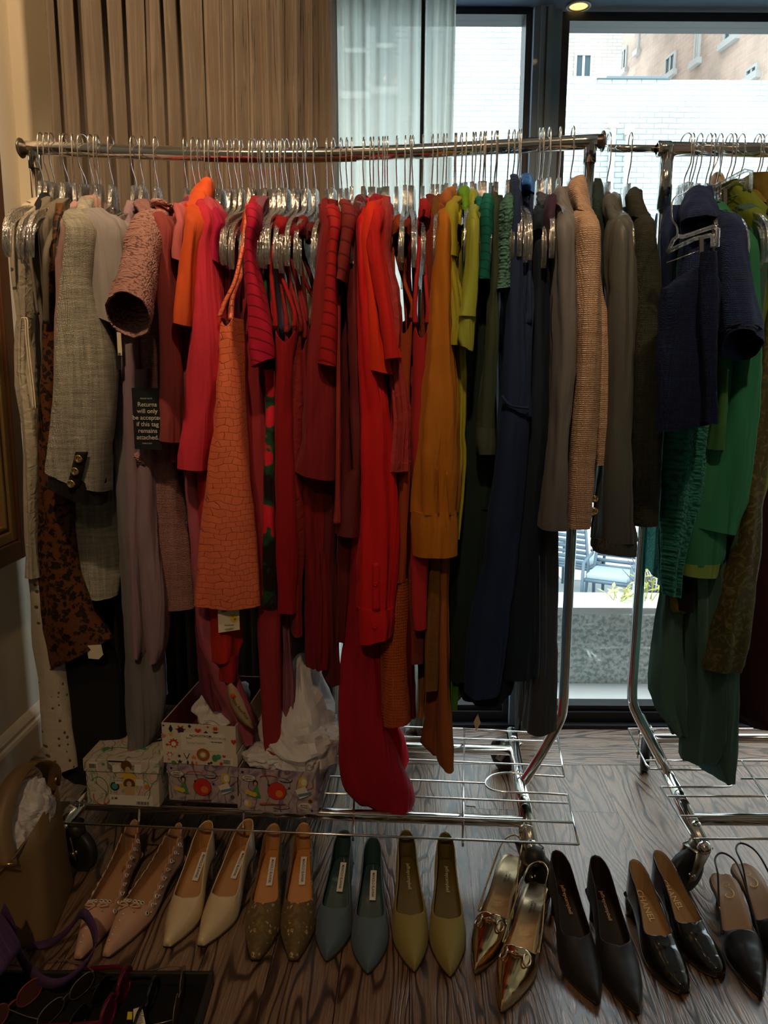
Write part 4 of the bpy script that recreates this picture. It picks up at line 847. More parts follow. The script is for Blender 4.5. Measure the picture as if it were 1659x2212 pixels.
for i, (hx, rows, lb) in enumerate(((469, [(470, 440, 470), (510, 434, 455), (548, 431, 446)], 'crimson cap-sleeved top tucked behind the raspberry blazer shoulder'), (476, [(482, 454, 480), (515, 447, 470), (560, 446, 470)], 'magenta cap-sleeved top between raspberry blazer and croc dress'))):
    t, h = G('cap_sleeve_top', lb, 'top', hx, ['crimson cap-sleeved top', 'magenta cap-sleeved top'][i]); m_ = [PIP, MAG][i]; sleeve(FA, t, rows, m_, h, .20+.01*i, .10, tilt=.8); body(FA, t, [(540, rows[-1][1]+8, rows[-1][2]+10), (720, rows[-1][1]+18, rows[-1][2]+16), (850, 455, 480)], m_, h, .14)
t, h = G('ruffled_dress', 'orange-red dress whose ruffled hem shows below the cream price tag', 'dress', 430, 'orange-red ruffled dress')
body(FA, t, [(1290, 446, 500), (1340, 448, 508), (1400, 449, 514), (1432, 452, 506)], cloth('orange_red_crepe', (.45, .02, .008), 'plain'), h, .185, 0, fold=(3, .008, .004), tilt=-.2); body(FA, t, [(1420, 466, 512), (1450, 468, 510), (1473, 472, 506)], cloth('orange_red_under', (.33, .012, .012), 'plain'), h, .175, .05, fold=(3, .008, .004), shoulder=False, name='under_ruffle')
t, h = G('chiffon_skirt', 'sheer pink chiffon skirt seen as a pale strip left of the tall tissue', 'skirt', 573, 'sheer pink chiffon skirt')
body(FA, t, [(1380, 602, 626), (1480, 604, 634), (1590, 600, 632)], cloth('pink_chiffon', (.50, .22, .33), 'vrib', .7, tr=.6, sc=.5), h, .13, .0, fold=(6, .005, .003))
CRC = cloth('coral_croc', (.72, .16, .07), 'croc', .45, (.34, .05, .02), spec=.5)
t, h = G('croc_dress', 'coral orange dress of crocodile-embossed leather with thin straps', 'dress', 543, 'coral crocodile-embossed dress')
body(FA, t, [(684, 468, 503), (720, 467, 505), (760, 465, 508), (830, 459, 513), (900, 452, 519), (1000, 442, 528), (1100, 430, 537), (1200, 421, 547), (1316, 410, 557)], CRC, h, .235, -.15, fold=(1, .001, .001), scoop=.018, hemcurve=.002)
strip(FA, t, [(538, 440, .10, 16), (530, 500, .17, 11), (519, 560, .21, 8), (507, 610, .225, 9), (488, 650, .230, 10), (475, 684, .232, 10)], CRC); strip(FA, t, [(541, 455, .10, 14), (535, 520, .16, 10), (522, 590, .19, 9), (503, 645, .20, 10), (498, 690, .22, 12)], CRC)
pt = thing('price_tag', 'cream price tag with a yellow round sticker under the croc dress', 'tag', FA.w(FA.uz(495, 1343, .2)[0], .2, FA.uz(495, 1343, .2)[1]))
def tagquad(par, corners, v, m_, nm='card', fr=FA, th=.0008):
    P_ = [fr.w(fr.uz(x, y, v)[0], v, fr.uz(x, y, v)[1]) for x, y in corners]; mb = MB(); mb.quad(*P_); o = mb.build(nm, m_, par, smooth=False); solid(o, th, -1); return P_
q = tagquad(pt, [(472, 1367), (518, 1360), (516, 1312), (470, 1316)], .205, CREAM)
c = FA.w(FA.uz(505, 1335, .2065)[0], .2065, FA.uz(505, 1335, .2065)[1]); mb = MB(); mb.lathe(c, [(0, .0), (.0095, 0)], axis=FA.n, n=24); mb.build('yellow_sticker', basic('sticker', (.8, .5, .03), .6), pt)
ex = (q[1]-q[0]).normalized(); ez = (q[3]-q[0]).normalized()
def tpx(s, x, y, v, size, par, m_, fr=FA, rot=0, **k):
    u, z = fr.uz(x, y, v); a = math.radians(rot); X = fr.e*math.cos(a)+Vector((0, 0, -math.sin(a))); Y = fr.e*math.sin(a)+Vector((0, 0, math.cos(a))); return text(s, size, fr.w(u, v, z), X, Y, m_, par, **k)
tpx('Pre-owned', 495, 1350, .207, .0048, pt, INK, rot=-4, bold=.01); tpx('1\u00b3\n   38', 504, 1335, .2075, .0062, pt, INK, rot=-12, bold=.01)
mb = MB()
for k, (w_, dy) in enumerate(((.022, 0), (.016, -.0024))):
    a = FA.w(FA.uz(495, 1358.5, .207)[0], .207, FA.uz(495, 1358.5, .207)[1])-ex*(w_/2)+Vector((0, 0, dy)); mb.add([a, a+ex*w_, a+ex*w_+Vector((0, 0, .0008)), a+Vector((0, 0, .0008))], [(0, 1, 2, 3)])
mb.build('fine_print', INK, pt, smooth=False)
mb = MB(); a = FA.w(FA.uz(478, 1319, .207)[0], .207, FA.uz(478, 1319, .207)[1])
for k in range(8): mb.add([a+ex*(.0016*k), a+ex*(.0016*k+.0009), a+ex*(.0016*k+.0009)+Vector((0, 0, -.005)), a+ex*.0016*k+Vector((0, 0, -.005))], [(0, 3, 2, 1)])
mb.build('barcode', INK, pt, smooth=False)
# returns tag
rt = thing('return_tag', 'black card tag with white writing about returns, hung by the pink knit dress', 'tag', FA.w(FA.uz(313, 900, .215)[0], .215, FA.uz(313, 900, .215)[1]))
tagquad(rt, [(291, 970), (350, 972), (346, 838), (284, 838)], .215, BLACKPL, th=.001)
WT = basic('white_ink', (.62, .60, .56), .7)
for i, s in enumerate(('Returns', 'will only', 'be accepted', 'if this tag', 'remains', 'attached.')): tpx(s, 318+i*.3, 874+i*14.2, .2165, .0132, rt, WT, bold=.008)
tpx('PLEASE NOTE', 316, 861, .2165, .0042, rt, WT); tpx('THRIFT.COM', 318, 958, .2165, .0036, rt, WT)
mb = MB(); mb.tube([FA.w(FA.uz(316, 838, .216)[0], .216, FA.uz(316, 838, .216)[1]), FA.w(FA.uz(318, 800, .20)[0], .20, FA.uz(318, 800, .20)[1])], .0006, 5); mb.build('string', INK, rt)
FUC = cloth('fuchsia_bandage', (.48, .008, .045), 'rib', .75, (.16, .003, .015), sc=.9); DKM = cloth('dark_maroon', (.10, .008, .012), 'plain'); 
t, h = G('bandage_dress', 'fuchsia bandage dress with a diagonally banded half sleeve', 'dress', 566, 'fuchsia bandage dress')
sleeve(FA, t, [(474, 532, 553), (520, 524, 542), (600, 527, 552), (650, 530, 563), (700, 532, 574), (750, 535, 583), (783, 538, 586)], FUC, h, .24, .08, tilt=-.45); body(FA, t, [(500, 535, 550), (620, 518, 545), (700, 520, 560), (1000, 548, 575), (1280, 556, 575)], DKM, h, .14)
CRS = cloth('crimson_rose', (.27, .020, .03), 'plain', .8)
t, h = G('crepe_dress', 'long crimson-rose dress ending in a point over the tissue paper', 'dress', 559, 'long crimson-rose dress')
body(FA, t, [(1300, 552, 602), (1450, 554, 606), (1550, 562, 606), (1620, 570, 604), (1655, 580, 594)], CRS, h, .17, -.1, fold=(2, .004, .002))
FLO = cloth('floral_print', (.5, .02, .03), 'floral', .7)
t, h = G('floral_dress', 'red dress printed with dark green leaves, narrow between two reds', 'dress', 583, 'red and green floral dress')
body(FA, t, [(690, 569, 594), (900, 567, 592), (1100, 566, 592), (1312, 562, 592)], FLO, h, .185, fold=(1, .002, .001), scoop=.03); strip(FA, t, [(586, 470, .1, 10), (580, 540, .16, 8), (574, 600, .18, 8), (573, 690, .18, 8)], cloth('dark_green_strap', (.01, .06, .02), 'plain')); strip(FA, t, [(590, 500, .1, 8), (586, 600, .17, 6), (590, 690, .18, 6)], FLO)
RED = cloth('deep_red', (.27, .004, .008), 'plain', .85); RED2 = cloth('wine_red', (.17, .006, .012), 'plain', .85); RED3 = cloth('scarlet', (.55, .012, .012), 'plain', .85)
def tank(hx, lb, short, rows, m_, vf, capx=None, **k):
    """sleeveless piece: body with a scooped armhole and two straps up to the hanger"""
    t, h = G('tank_dress', lb, 'dress', hx, short); y0, xl, xr = rows[0][:3]
    body(FA, t, rows, m_, h, vf, scoop=.035, **k)
    hxp = FA_x(h, .12)
    strip(FA, t, [(hxp-2, 470, .11, 12), (hxp-4, 530, .15, 9), ((hxp+xl)/2-1, 600, vf-.02, 8), (xl+4, y0-25, vf-.008, 9), (xl+5, y0+6, vf-.006, 11)], m_)
    strip(FA, t, [(hxp+5, 470, .10, 10), (hxp+5, 540, .13, 9), ((hxp+xr)/2+1, 610, vf-.03, 8), (xr-4, y0-25, vf-.01, 8), (xr-5, y0+6, vf-.008, 11)], m_)
    if capx:
        for (cx_, cy_, w_, hh) in [capx]:
            tubepx(FA, t, [(cx_+3, cy_-hh, .09, w_*.45, 3, 0, .03), (cx_+2, cy_-hh*.6, .12, w_*.5, 5, 0, .035), (cx_, cy_, .16, w_*.5, 6, 0, .03), (cx_-1, cy_+hh, .17, w_*.48, 6, 0, .015)], m_, 'shoulder')
    return t, h
def FA_x(u, v, z=1.45):   # pixel column of a point on the rack frame
    p = ROT.transposed() @ (FA.w(u, v, z)-Vector((0, 0, CAM_Z))); return CX+F_PX*p.x/-p.z
tank(605, 'long red dress, tallest bright column between floral and maroon dresses', 'long red column dress', [(700, 590, 640), (780, 589, 632), (900, 589, 628), (1100, 590, 634), (1250, 593, 638), (1328, 597, 635)], RED, .215, (608, 488, 26, 22), fold=(2, .003, .002))
tank(620, 'wine textured tank dress with a rounded hem right of the long red column', 'wine textured tank dress', [(712, 614, 652), (900, 618, 652), (1100, 622, 652), (1250, 626, 654), (1376, 632, 652)], cloth('wine_texture', (.20, .012, .014), 'crinkle'), .19, (626, 505, 22, 26), fold=(3, .004, .002))
tank(637, 'dark crimson tank dress with vertical folds behind the flared crimson cape', 'dark crimson tank dress', [(725, 632, 662), (900, 640, 668), (1100, 650, 680), (1300, 655, 695), (1445, 662, 692)], RED2, .18, (640, 500, 18, 20), fold=(4, .005, .003))
tank(645, 'deep red tank dress with a smooth rounded armhole, left of the cape', 'deep red round-armhole dress', [(690, 655, 692), (900, 655, 696), (1100, 665, 700), (1300, 672, 708), (1450, 680, 706)], RED2, .17, (651, 492, 20, 20), fold=(4, .004, .003))
tank(664, 'maroon sleeveless dress with the lowest hem left of the scarlet shirt', 'low-hemmed maroon dress', [(760, 662, 700), (1000, 690, 715), (1200, 696, 722), (1350, 704, 730), (1483, 708, 732)], DKM, .16, (668, 500, 18, 20), fold=(3, .004, .003))
CRM = cloth('crimson_wool', (.20, .010, .016), 'plain', .9)
t, h = G('cape_jacket', 'dark crimson jacket with a wide flared sleeve in the middle of the rail', 'jacket', 705, 'dark crimson flared jacket')
sleeve(FA, t, [(480, 694, 716), (560, 685, 711), (650, 678, 712), (750, 667, 714), (850, 655, 715), (950, 645, 715), (1033, 634, 713)], CRM, h, .225, .10, tilt=.22, fold=(2, .004, 0)); body(FA, t, [(500, 700, 715), (800, 690, 712), (1300, 690, 725)], CRM, h, .15)
SCR = cloth('scarlet_bands', (.42, .012, .016), 'rib', .75, (.14, .004, .005), sc=.8)
t, h = G('banded_dress', 'scarlet banded dress with a narrow ribbed sleeve overlapping the crimson jacket', 'dress', 720, 'scarlet banded dress')
sleeve(FA, t, [(478, 707, 737), (530, 707, 728), (600, 704, 720), (680, 700, 720), (740, 694, 720), (788, 689, 719)], SCR, h, .245, .07, tilt=.25); body(FA, t, [(500, 712, 730), (700, 714, 730), (1000, 716, 735)], RED2, h, .15)
MRN = cloth('maroon_bands', (.22, .025, .025), 'rib', .8, (.09, .01, .01), sc=.7)
t, h = G('short_sleeve_top', 'maroon top with a short tubular banded sleeve and dark open end', 'top', 750, 'maroon banded top')
sleeve(FA, t, [(468, 742, 768), (510, 738, 760), (560, 731, 753), (604, 725, 741)], MRN, h, .24, .06, tilt=.5); body(FA, t, [(500, 742, 760), (640, 738, 762), (1000, 732, 770), (1300, 725, 752), (1390, 725, 745)], DKM, h, .16, fold=(4, .004, .002))
BUR = cloth('burgundy_leather', (.13, .016, .02), 'plain', .35, spec=.5)
t, h = G('leather_coat', 'burgundy leather coat with long belt, on the black hanger', 'coat', 787, 'x', hl=False); hanger(FA, FA.uz(787, 325, 0)[0], 'black plastic hanger carrying the burgundy leather coat', mat_=BLACKPL, group=None, name='clothes_hanger')
sleeve(FA, t, [(478, 752, 776), (560, 748, 775), (700, 753, 778), (900, 758, 778), (1020, 763, 775)], BUR, h, .205, .08, fold=(2, .003, 0)); sleeve(FA, t, [(1020, 762, 776), (1040, 742, 779), (1100, 732, 781), (1160, 722, 782)], BUR, h, .206, .08, name='sleeve_cuff', top=False, tilt=.1)
body(FA, t, [(500, 755, 775), (800, 758, 780), (1120, 745, 780)], BUR, h, .14); tubepx(FA, t, [(778, 470, .06, 16, 6, 0, .04), (778, 448, .05, 14, 6, 0, .04), (779, 430, .04, 9, 4, 0, .03), (780, 425, .04, 3, 2, 0, .01)], BUR, 'collar')
strip(FA, t, [(731, 640, .20, 8), (731, 800, .21, 9), (730, 1000, .212, 9), (729, 1090, .212, 11), (728, 1131, .212, 16)], cloth('belt_red', (.30, .03, .03), 'plain'), 'belt')
SLK = cloth('bright_red_cotton', (.62, .008, .012), 'satin', .7)
t, h = G('shirt', 'bright red button-cuff shirt with pointed collar and very long sleeve', 'shirt', 801, 'bright red button-cuff shirt')
sleeve(FA, t, [(492, 770, 792), (600, 772, 796), (700, 773, 806), (800, 777, 824), (900, 780, 838), (1000, 780, 847), (1100, 778, 853), (1200, 774, 856), (1290, 771, 851), (1325, 771, 848)], SLK, h, .235, .09, fold=(3, .005, 0)); sleeve(FA, t, [(1322, 770, 848), (1350, 773, 848), (1390, 776, 842)], SLK, h, .237, .088, name='cuff', top=False, tilt=-.28)
strip(FA, t, [(812, 1215, .239, 15), (812, 1270, .239, 16), (812, 1318, .239, 16)], SLK, 'placket'); button(FA, t, 811, 1262, .243, .0045, SLK); button(FA, t, 810, 1353, .241, .005, SLK)
collar(FA, t, 801, 448, 482, 768, 800, SLK, .07); body(FA, t, [(500, 775, 795), (800, 780, 800), (1150, 780, 820)], SLK, h, .15)
CRG = cloth('crimson_gown', (.34, .005, .024), 'plain', .6, spec=.3)
t, h = G('evening_gown', 'long crimson gown whose hem curls to a point near the front tube', 'dress', 819, 'long crimson evening gown')
body(FA, t, [(1100, 758, 800), (1250, 746, 812), (1400, 738, 815), (1450, 731, 820), (1500, 728, 825), (1560, 727, 832), (1610, 728, 845), (1660, 730, 868), (1700, 733, 885), (1730, 742, 893), (1752, 770, 891), (1764, 810, 887)], CRG, h, .175, -.08, fold=(2, .006, .004))
BRR = cloth('bright_red_lining', (.75, .010, .04), 'plain', .6, tr=.35)
body(FA, t, [(1560, 832, 855), (1600, 838, 872), (1650, 845, 882), (1678, 850, 870)], BRR, h, -.02, -.2, fold=(1, .003, .001), shoulder=False, name='train')
ORR = cloth('orange_red_jersey', (.78, .035, .010), 'plain', .8); POP = cloth('poppy_red', (.66, .016, .014), 'plain', .8)
t, h = G('tee_shirt', 'orange-red ribbed-shoulder tee, its square sleeve hem over the red shirt', 'top', 827, 'orange-red tee')
sleeve(FA, t, [(466, 790, 813), (520, 784, 800), (600, 790, 806), (680, 793, 818), (750, 793, 832), (803, 791, 846)], ORR, h, .245, .07, tilt=.25, fold=(1, .003, 0)); body(FA, t, [(500, 795, 812), (800, 800, 820), (1100, 805, 820)], ORR, h, .15)
t, h = G('tee_shirt', 'poppy red half-sleeved tee right of the orange-red one', 'top', 832, 'poppy red tee')
sleeve(FA, t, [(472, 804, 826), (520, 797, 822), (600, 807, 833), (700, 822, 853), (774, 832, 863)], POP, h, .26, .065, tilt=-.12, fold=(1, .002, 0)); body(FA, t, [(500, 812, 825), (800, 815, 835), (1050, 820, 840)], POP, h, .15)
RCH = cloth('coral_red_gauze', (.42, .045, .05), 'crinkle', .7, sc=.7)
t, h = G('ruched_top', 'coral red ruched blouse with a puckered sleeve beside the poppy tee', 'blouse', 838, 'coral red ruched blouse')
sleeve(FA, t, [(474, 826, 842), (520, 822, 838), (560, 823, 840), (620, 836, 855), (700, 850, 863), (760, 846, 862), (830, 848, 872), (900, 853, 880), (960, 850, 880), (1020, 843, 879)], RCH, h, .225, .07, fold=(5, .004, 0)); body(FA, t, [(500, 838, 850), (900, 845, 862)], RCH, h, .14)
RSO = cloth('rust_orange', (.33, .055, .012), 'plain'); CRO = cloth('rust_crochet', (.36, .07, .015), 'crochet', .85, sc=.85)
t, h = tank(858, 'rust orange dress with a perforated crochet hem', 'rust orange crochet-hem dress', [(682, 850, 894), (800, 848, 886), (950, 858, 886), (1100, 858, 886), (1260, 845, 878)], RSO, .195, (860, 488, 22, 20), fold=(2, .003, .002))
body(FA, t, [(1255, 842, 880), (1330, 828, 882), (1400, 818, 883), (1480, 821, 884), (1540, 825, 886), (1572, 827, 886)], CRO, h, .19, -.1, name='crochet_hem', shoulder=False, tilt=-.15)
tank(876, 'brick red tank just left of the mustard blouse group, with pleated strap', 'brick red pleated tank', [(760, 878, 896), (1000, 876, 895), (1300, 872, 893)], cloth('brick_pleat', (.24, .03, .02), 'vrib'), .165, (878, 490, 18, 18))
tank(893, 'long maroon knit dress hanging to the shelf right of the crochet hem', 'long maroon knit dress', [(800, 880, 900), (1000, 872, 890), (1300, 870, 888), (1450, 874, 896), (1553, 884, 898)], cloth('maroon_knit', (.22, .010, .018), 'rib', .9, (.12, .004, .01), sc=4), .17, None)
tank(914, 'tomato red tank dress with a deep round armhole', 'tomato red tank dress', [(692, 892, 928), (780, 890, 926), (900, 888, 925), (1100, 885, 923), (1250, 886, 924), (1362, 892, 922)], cloth('tomato_red', (.42, .018, .025), 'plain'), .215, (915, 452, 20, 20), fold=(2, .003, .001))
t, h = G('knit_tunic', 'dusty brick tunic with a square hem below the tomato tank', 'tunic', 934, 'dusty brick tunic')
body(FA, t, [(1100, 888, 925), (1300, 884, 918), (1436, 881, 912)], cloth('dusty_brick', (.30, .05, .03), 'tweed', .9, (.2, .035, .02), sc=2), h, .18)
MUS = cloth('amber_silk', (.50, .17, .012), 'satin', .7); 
t, h = G('blouse', 'amber orange blouse with pointed collar, full sleeve and deep cuff', 'blouse', 965, 'amber orange blouse')
sleeve(FA, t, [(484, 950, 976), (560, 938, 972), (650, 932, 975), (740, 926, 980), (850, 915, 986), (950, 907, 989), (1050, 898, 990), (1113, 895, 985)], MUS, h, .25, .09, fold=(3, .005, 0)); sleeve(FA, t, [(1111, 893, 986), (1160, 894, 989), (1206, 895, 985)], MUS, h, .251, .088, name='cuff', top=False, fold=(1, .001, 0), tilt=-.03)
strip(FA, t, [(944, 1010, .2515, 2.2), (946, 1060, .253, 2.2), (947, 1112, .2525, 2.2)], MUS, 'pleat', th=.0014); strip(FA, t, [(965, 1020, .2515, 2.2), (968, 1065, .253, 2.2), (972, 1112, .2525, 2.2)], MUS, 'pleat', th=.0014)
tubepx(FA, t, [(963, 455, .06, 12, 5, 0, .03), (965, 438, .06, 15, 5, -8, .05), (968, 420, .05, 13, 5, -15, .045), (974, 411, .045, 5, 3, -20, .02)], cloth('amber_collar', (.45, .16, .05), 'plain'), 'collar'); body(FA, t, [(500, 950, 970), (900, 940, 970), (1150, 940, 965)], MUS, h, .14)
MK = cloth('mustard_knit', (.30, .13, .02), 'tweed', .9, (.2, .08, .015), sc=2); CML = cloth('caramel', (.32, .10, .025), 'plain')
t, h = G('knit_trousers', 'mustard knit trousers hanging just below the amber cuff', 'trousers', 946, 'mustard knit trousers')
body(FA, t, [(1150, 928, 952), (1300, 924, 948), (1400, 918, 947), (1495, 914, 944)], MK, h, .20, fold=(3, .004, .002))
t, h = G('wide_trousers', 'caramel brown trousers with the longest leg reaching the wire shelf', 'trousers', 958, 'caramel brown trousers')
body(FA, t, [(1150, 950, 972), (1300, 948, 970), (1450, 950, 970), (1600, 950, 976), (1645, 954, 979), (1668, 956, 978)], CML, h, .185, -.05, name='leg', fold=(2, .003, .002), hemcurve=.003); body(FA, t, [(1300, 922, 955), (1490, 922, 958), (1560, 920, 962), (1615, 910, 965), (1635, 938, 962)], cloth('dark_caramel', (.22, .06, .02), 'plain'), h, .14, -.08, name='leg', fold=(2, .003, .002))
t, h = G('knit_scarf', 'narrow gold-brown piece ending in a rounded tip in front of bright glass', 'top', 983, 'narrow gold-brown piece')
body(FA, t, [(1300, 908, 925), (1450, 904, 922), (1540, 902, 916), (1552, 904, 911)], cloth('gold_brown', (.28, .12, .03), 'plain'), h, .10, -.02)
CHA = cloth('chartreuse_silk', (.36, .34, .03), 'satin', .55, sc=1)
t, h = G('silk_blouse', 'chartreuse silk blouse with stitched cap sleeve and ruffled side', 'blouse', 996, 'chartreuse silk blouse')
sleeve(FA, t, [(462, 963, 983), (500, 961, 980), (512, 960, 981), (552, 959, 984)], cloth('chartreuse_shoulder', (.40, .36, .03), 'plain'), h, .235, .06, name='cap_sleeve'); sleeve(FA, t, [(548, 962, 982), (600, 968, 988), (650, 972, 996), (700, 974, 999), (745, 977, 987)], CHA, h, .232, .06, top=False, fold=(4, .004, 0)); 
body(FA, t, [(560, 970, 988), (740, 982, 1000), (850, 984, 1005), (940, 984, 1003), (1000, 986, 1004), (1080, 984, 996), (1165, 985, 990)], CHA, h, .19, fold=(5, .006, .003))
t, h = G('sleeveless_top', 'yellow sleeveless top folded over a clear hanger end', 'top', 1007, 'yellow sleeveless top'); YEL = cloth('yellow_jersey', (.50, .45, .02), 'plain')
tubepx(FA, t, [(990, 446, .10, 8, 3, 0, .02), (989, 458, .13, 9, 4, 0, .03), (988, 472, .16, 9, 4, 0, .02), (989, 488, .165, 8, 4, 0, .01)], YEL, 'shoulder'); body(FA, t, [(560, 985, 1000), (700, 990, 1004), (800, 994, 1006)], cloth('olive_yellow', (.16, .15, .02), 'plain'), h, .14)
t, h = G('ruffled_blouse', 'fresh green top with gathered collar among the clear hanger necks', 'top', 1022, 'fresh green gathered top'); GRN = cloth('fresh_green', (.16, .38, .03), 'crinkle', sc=1.4)
tubepx(FA, t, [(1004, 455, .08, 7, 4, 0, .03), (1005, 435, .07, 8, 4, 0, .03), (1004, 418, .06, 8, 4, -10, .03), (1007, 410, .06, 3, 2, 0, .01)], GRN, 'collar'); body(FA, t, [(500, 1000, 1010), (800, 1000, 1012), (1100, 985, 1000), (1300, 972, 990), (1480, 968, 990), (1535, 968, 985)], cloth('leaf_green', (.08, .26, .03), 'vrib', sc=.7, tr=.3), h, .12, -.1, fold=(6, .006, .003))
LIM = cloth('lime_satin', (.32, .38, .05), 'satin', .5)
t, h = G('satin_shirt', 'lime green satin shirt with long cuffed tubular sleeve', 'shirt', 1026, 'lime green satin shirt')
sleeve(FA, t, [(476, 1012, 1032), (540, 1012, 1031), (600, 1008, 1029), (650, 1003, 1026), (683, 998, 1024)], LIM, h, .255, .06, fold=(2, .002, 0)); sleeve(FA, t, [(680, 993, 1024), (700, 993, 1023), (732, 992, 1022), (752, 996, 1021)], LIM, h, .257, .06, name='cuff', top=False, tilt=.5)
tubepx(FA, t, [(1022, 468, .08, 10, 5, 0, .03), (1022, 445, .07, 9, 4, 0, .03), (1022, 425, .06, 8, 4, 0, .03), (1024, 415, .05, 4, 2, 0, .01)], LIM, 'collar')
TEL = cloth('teal_jersey', (.006, .16, .13), 'rib', .8, (.003, .08, .07), sc=1.2)
t, h = G('teal_vest', 'deep teal sleeveless top looped over a clear hanger end', 'top', 1037, 'deep teal sleeveless top')
tubepx(FA, t, [(1037, 426, .09, 8, 3, 0, .02), (1037, 438, .13, 10, 4, 0, .03), (1036, 452, .165, 9, 5, 0, .02), (1040, 470, .17, 7, 5, 0, .01)], TEL, 'shoulder'); body(FA, t, [(560, 1035, 1048), (800, 1030, 1050), (1100, 1020, 1060)], cloth('black_teal', (.006, .02, .02), 'plain'), h, .15)
t, h = G('teal_shirt', 'teal banded top with a short straight sleeve', 'top', 1050, 'teal banded short-sleeved top')
sleeve(FA, t, [(456, 1044, 1061), (520, 1043, 1059), (560, 1040, 1058), (601, 1034, 1056)], TEL, h, .225, .06)
DGR = cloth('dark_moss', (.035, .055, .035), 'plain', .8)
t, h = G('sweater', 'dark moss green sweater with long sleeve and turned cuff', 'sweater', 1062, 'dark moss green sweater')
sleeve(FA, t, [(458, 1061, 1076), (520, 1059, 1077), (600, 1058, 1076), (750, 1052, 1074), (850, 1040, 1071), (930, 1034, 1069)], DGR, h, .20, .07); sleeve(FA, t, [(929, 1033, 1068), (960, 1034, 1067), (982, 1036, 1066)], cloth('dark_moss_cuff', (.05, .07, .05), 'plain'), h, .2, .068, name='cuff', top=False)
t, h = G('maxi_skirt_dress', 'very dark green full-length dress forming the black mass beside the amber cuff', 'dress', 1074, 'very dark green full-length dress')
body(FA, t, [(640, 1005, 1050), (800, 1000, 1070), (1000, 988, 1080), (1250, 976, 1085), (1470, 968, 1085), (1480, 968, 1080)], cloth('black_green', (.008, .022, .020), 'plain'), h, .15, fold=(5, .005, .003))
body(FA, t, [(1470, 990, 1085), (1520, 995, 1080)], cloth('black_green2', (.006, .014, .014), 'plain'), h, .11, name='slip', shoulder=False)
TKN = cloth('teal_boucle', (.09, .24, .21), 'knit', .95, (.02, .07, .06))
t, h = G('boucle_sweater', 'grey-teal boucle knit top with short sleeve, left of the navy gown', 'top', 1098, 'grey-teal boucle knit top')
sleeve(FA, t, [(456, 1086, 1110), (520, 1083, 1106), (580, 1080, 1104), (622, 1077, 1100)], TKN, h, .215, .08, tilt=-.2)
NVY = cloth('navy_crepe', (.010, .026, .085), 'plain', .8); BVL = cloth('backlit_blue_velvet', (.02, .16, .60), 'plain', .9, sheen=.9)  # backlight through the velvet is put into its bright blue and strong sheen
t, h = G('navy_gown', 'long navy gown with a waist seam in the dark blue section', 'dress', 1109, 'long navy gown')
body(FA, t, [(430, 1108, 1124), (520, 1101, 1128), (600, 1095, 1132), (700, 1091, 1138), (800, 1088, 1140), (880, 1084, 1145), (1000, 1072, 1140), (1200, 1050, 1120), (1350, 1020, 1105), (1440, 1008, 1092), (1508, 1004, 1082)], NVY, h, .21, fold=(3, .005, .003), hemcurve=.004)
mb = MB(); P_ = [FA.w(FA.uz(x, y, .222)[0], v, FA.uz(x, y, .222)[1]) for x, y, v in ((1086, 855, .21), (1096, 870, .216), (1110, 878, .218), (1143, 882, .214))]; mb.tube(smooth_pts(P_, 4), .003, 8); mb.build('waist_seam', NVY, t)
t, h = G('velvet_tank', 'bright blue velvet tank, shoulder coloured as if backlit, looped highest over its clear hanger', 'top', 1125, 'bright blue velvet tank')
tubepx(FA, t, [(1137, 376, .06, 8, 3, 0, .03), (1137, 385, .09, 12, 5, 0, .05), (1137, 400, .11, 13, 6, 0, .05), (1138, 418, .12, 13, 8, 0, .02)], BVL, 'shoulder', cap=True)
strip(FA, t, [(1146, 410, .12, 8), (1147, 500, .15, 7), (1143, 600, .19, 9), (1142, 700, .20, 14)], NVY); strip(FA, t, [(1126, 415, .12, 6), (1125, 500, .14, 6), (1127, 600, .18, 8), (1133, 680, .19, 14)], NVY); body(FA, t, [(680, 1128, 1150), (800, 1130, 1148), (900, 1132, 1147)], NVY, h, .2)
BKD = cloth('blue_black', (.008, .018, .036), 'plain', .85)
t, h = G('black_dress', 'blue-black dress with thin bright blue edges along its lower side', 'dress', 1165, 'blue-black dress')
tubepx(FA, t, [(1167, 447, .09, 9, 3, 0, .02), (1167, 460, .13, 12, 4, 0, .03), (1166, 480, .165, 12, 5, 0, .02), (1164, 500, .17, 11, 6, 0, .01)], BKD, 'shoulder')
body(FA, t, [(520, 1151, 1186), (700, 1148, 1190), (900, 1144, 1192), (1100, 1120, 1180), (1300, 1085, 1166), (1400, 1080, 1166), (1472, 1082, 1163)], BKD, h, .165, fold=(2, .004, .002))
mb = MB()
for dx, dv in ((0, 0), (14, -.02)):
    P_ = [FA.w(FA.uz(x+dx, y, .166+dv)[0], .166+dv, FA.uz(x+dx, y, .166+dv)[1]) for x, y in ((1165, 1200), (1166, 1300), (1166, 1400), (1163, 1468))]; mb.tube(smooth_pts(P_, 4), .001, 6)
mb.build('blue_piping', basic('blue_edge', (.03, .12, .3), .7), t)
t, h = G('lace_slip', 'dark blue slip with a sheer lace hem below the navy gown', 'slip', 1119, 'dark blue lace-hem slip')
body(FA, t, [(1300, 1020, 1100), (1480, 1005, 1115), (1512, 1008, 1106), (1528, 1020, 1085)], cloth('navy_lace', (.015, .03, .06), 'crochet', sc=.5, tr=.3), h, .15, -.08, fold=(4, .004, .003))
t, h = G('aubergine_tee', 'small aubergine top with a cap sleeve left of the grey blazer', 'top', 1185, 'aubergine cap-sleeved top'); AUB = cloth('aubergine', (.045, .022, .05), 'plain')
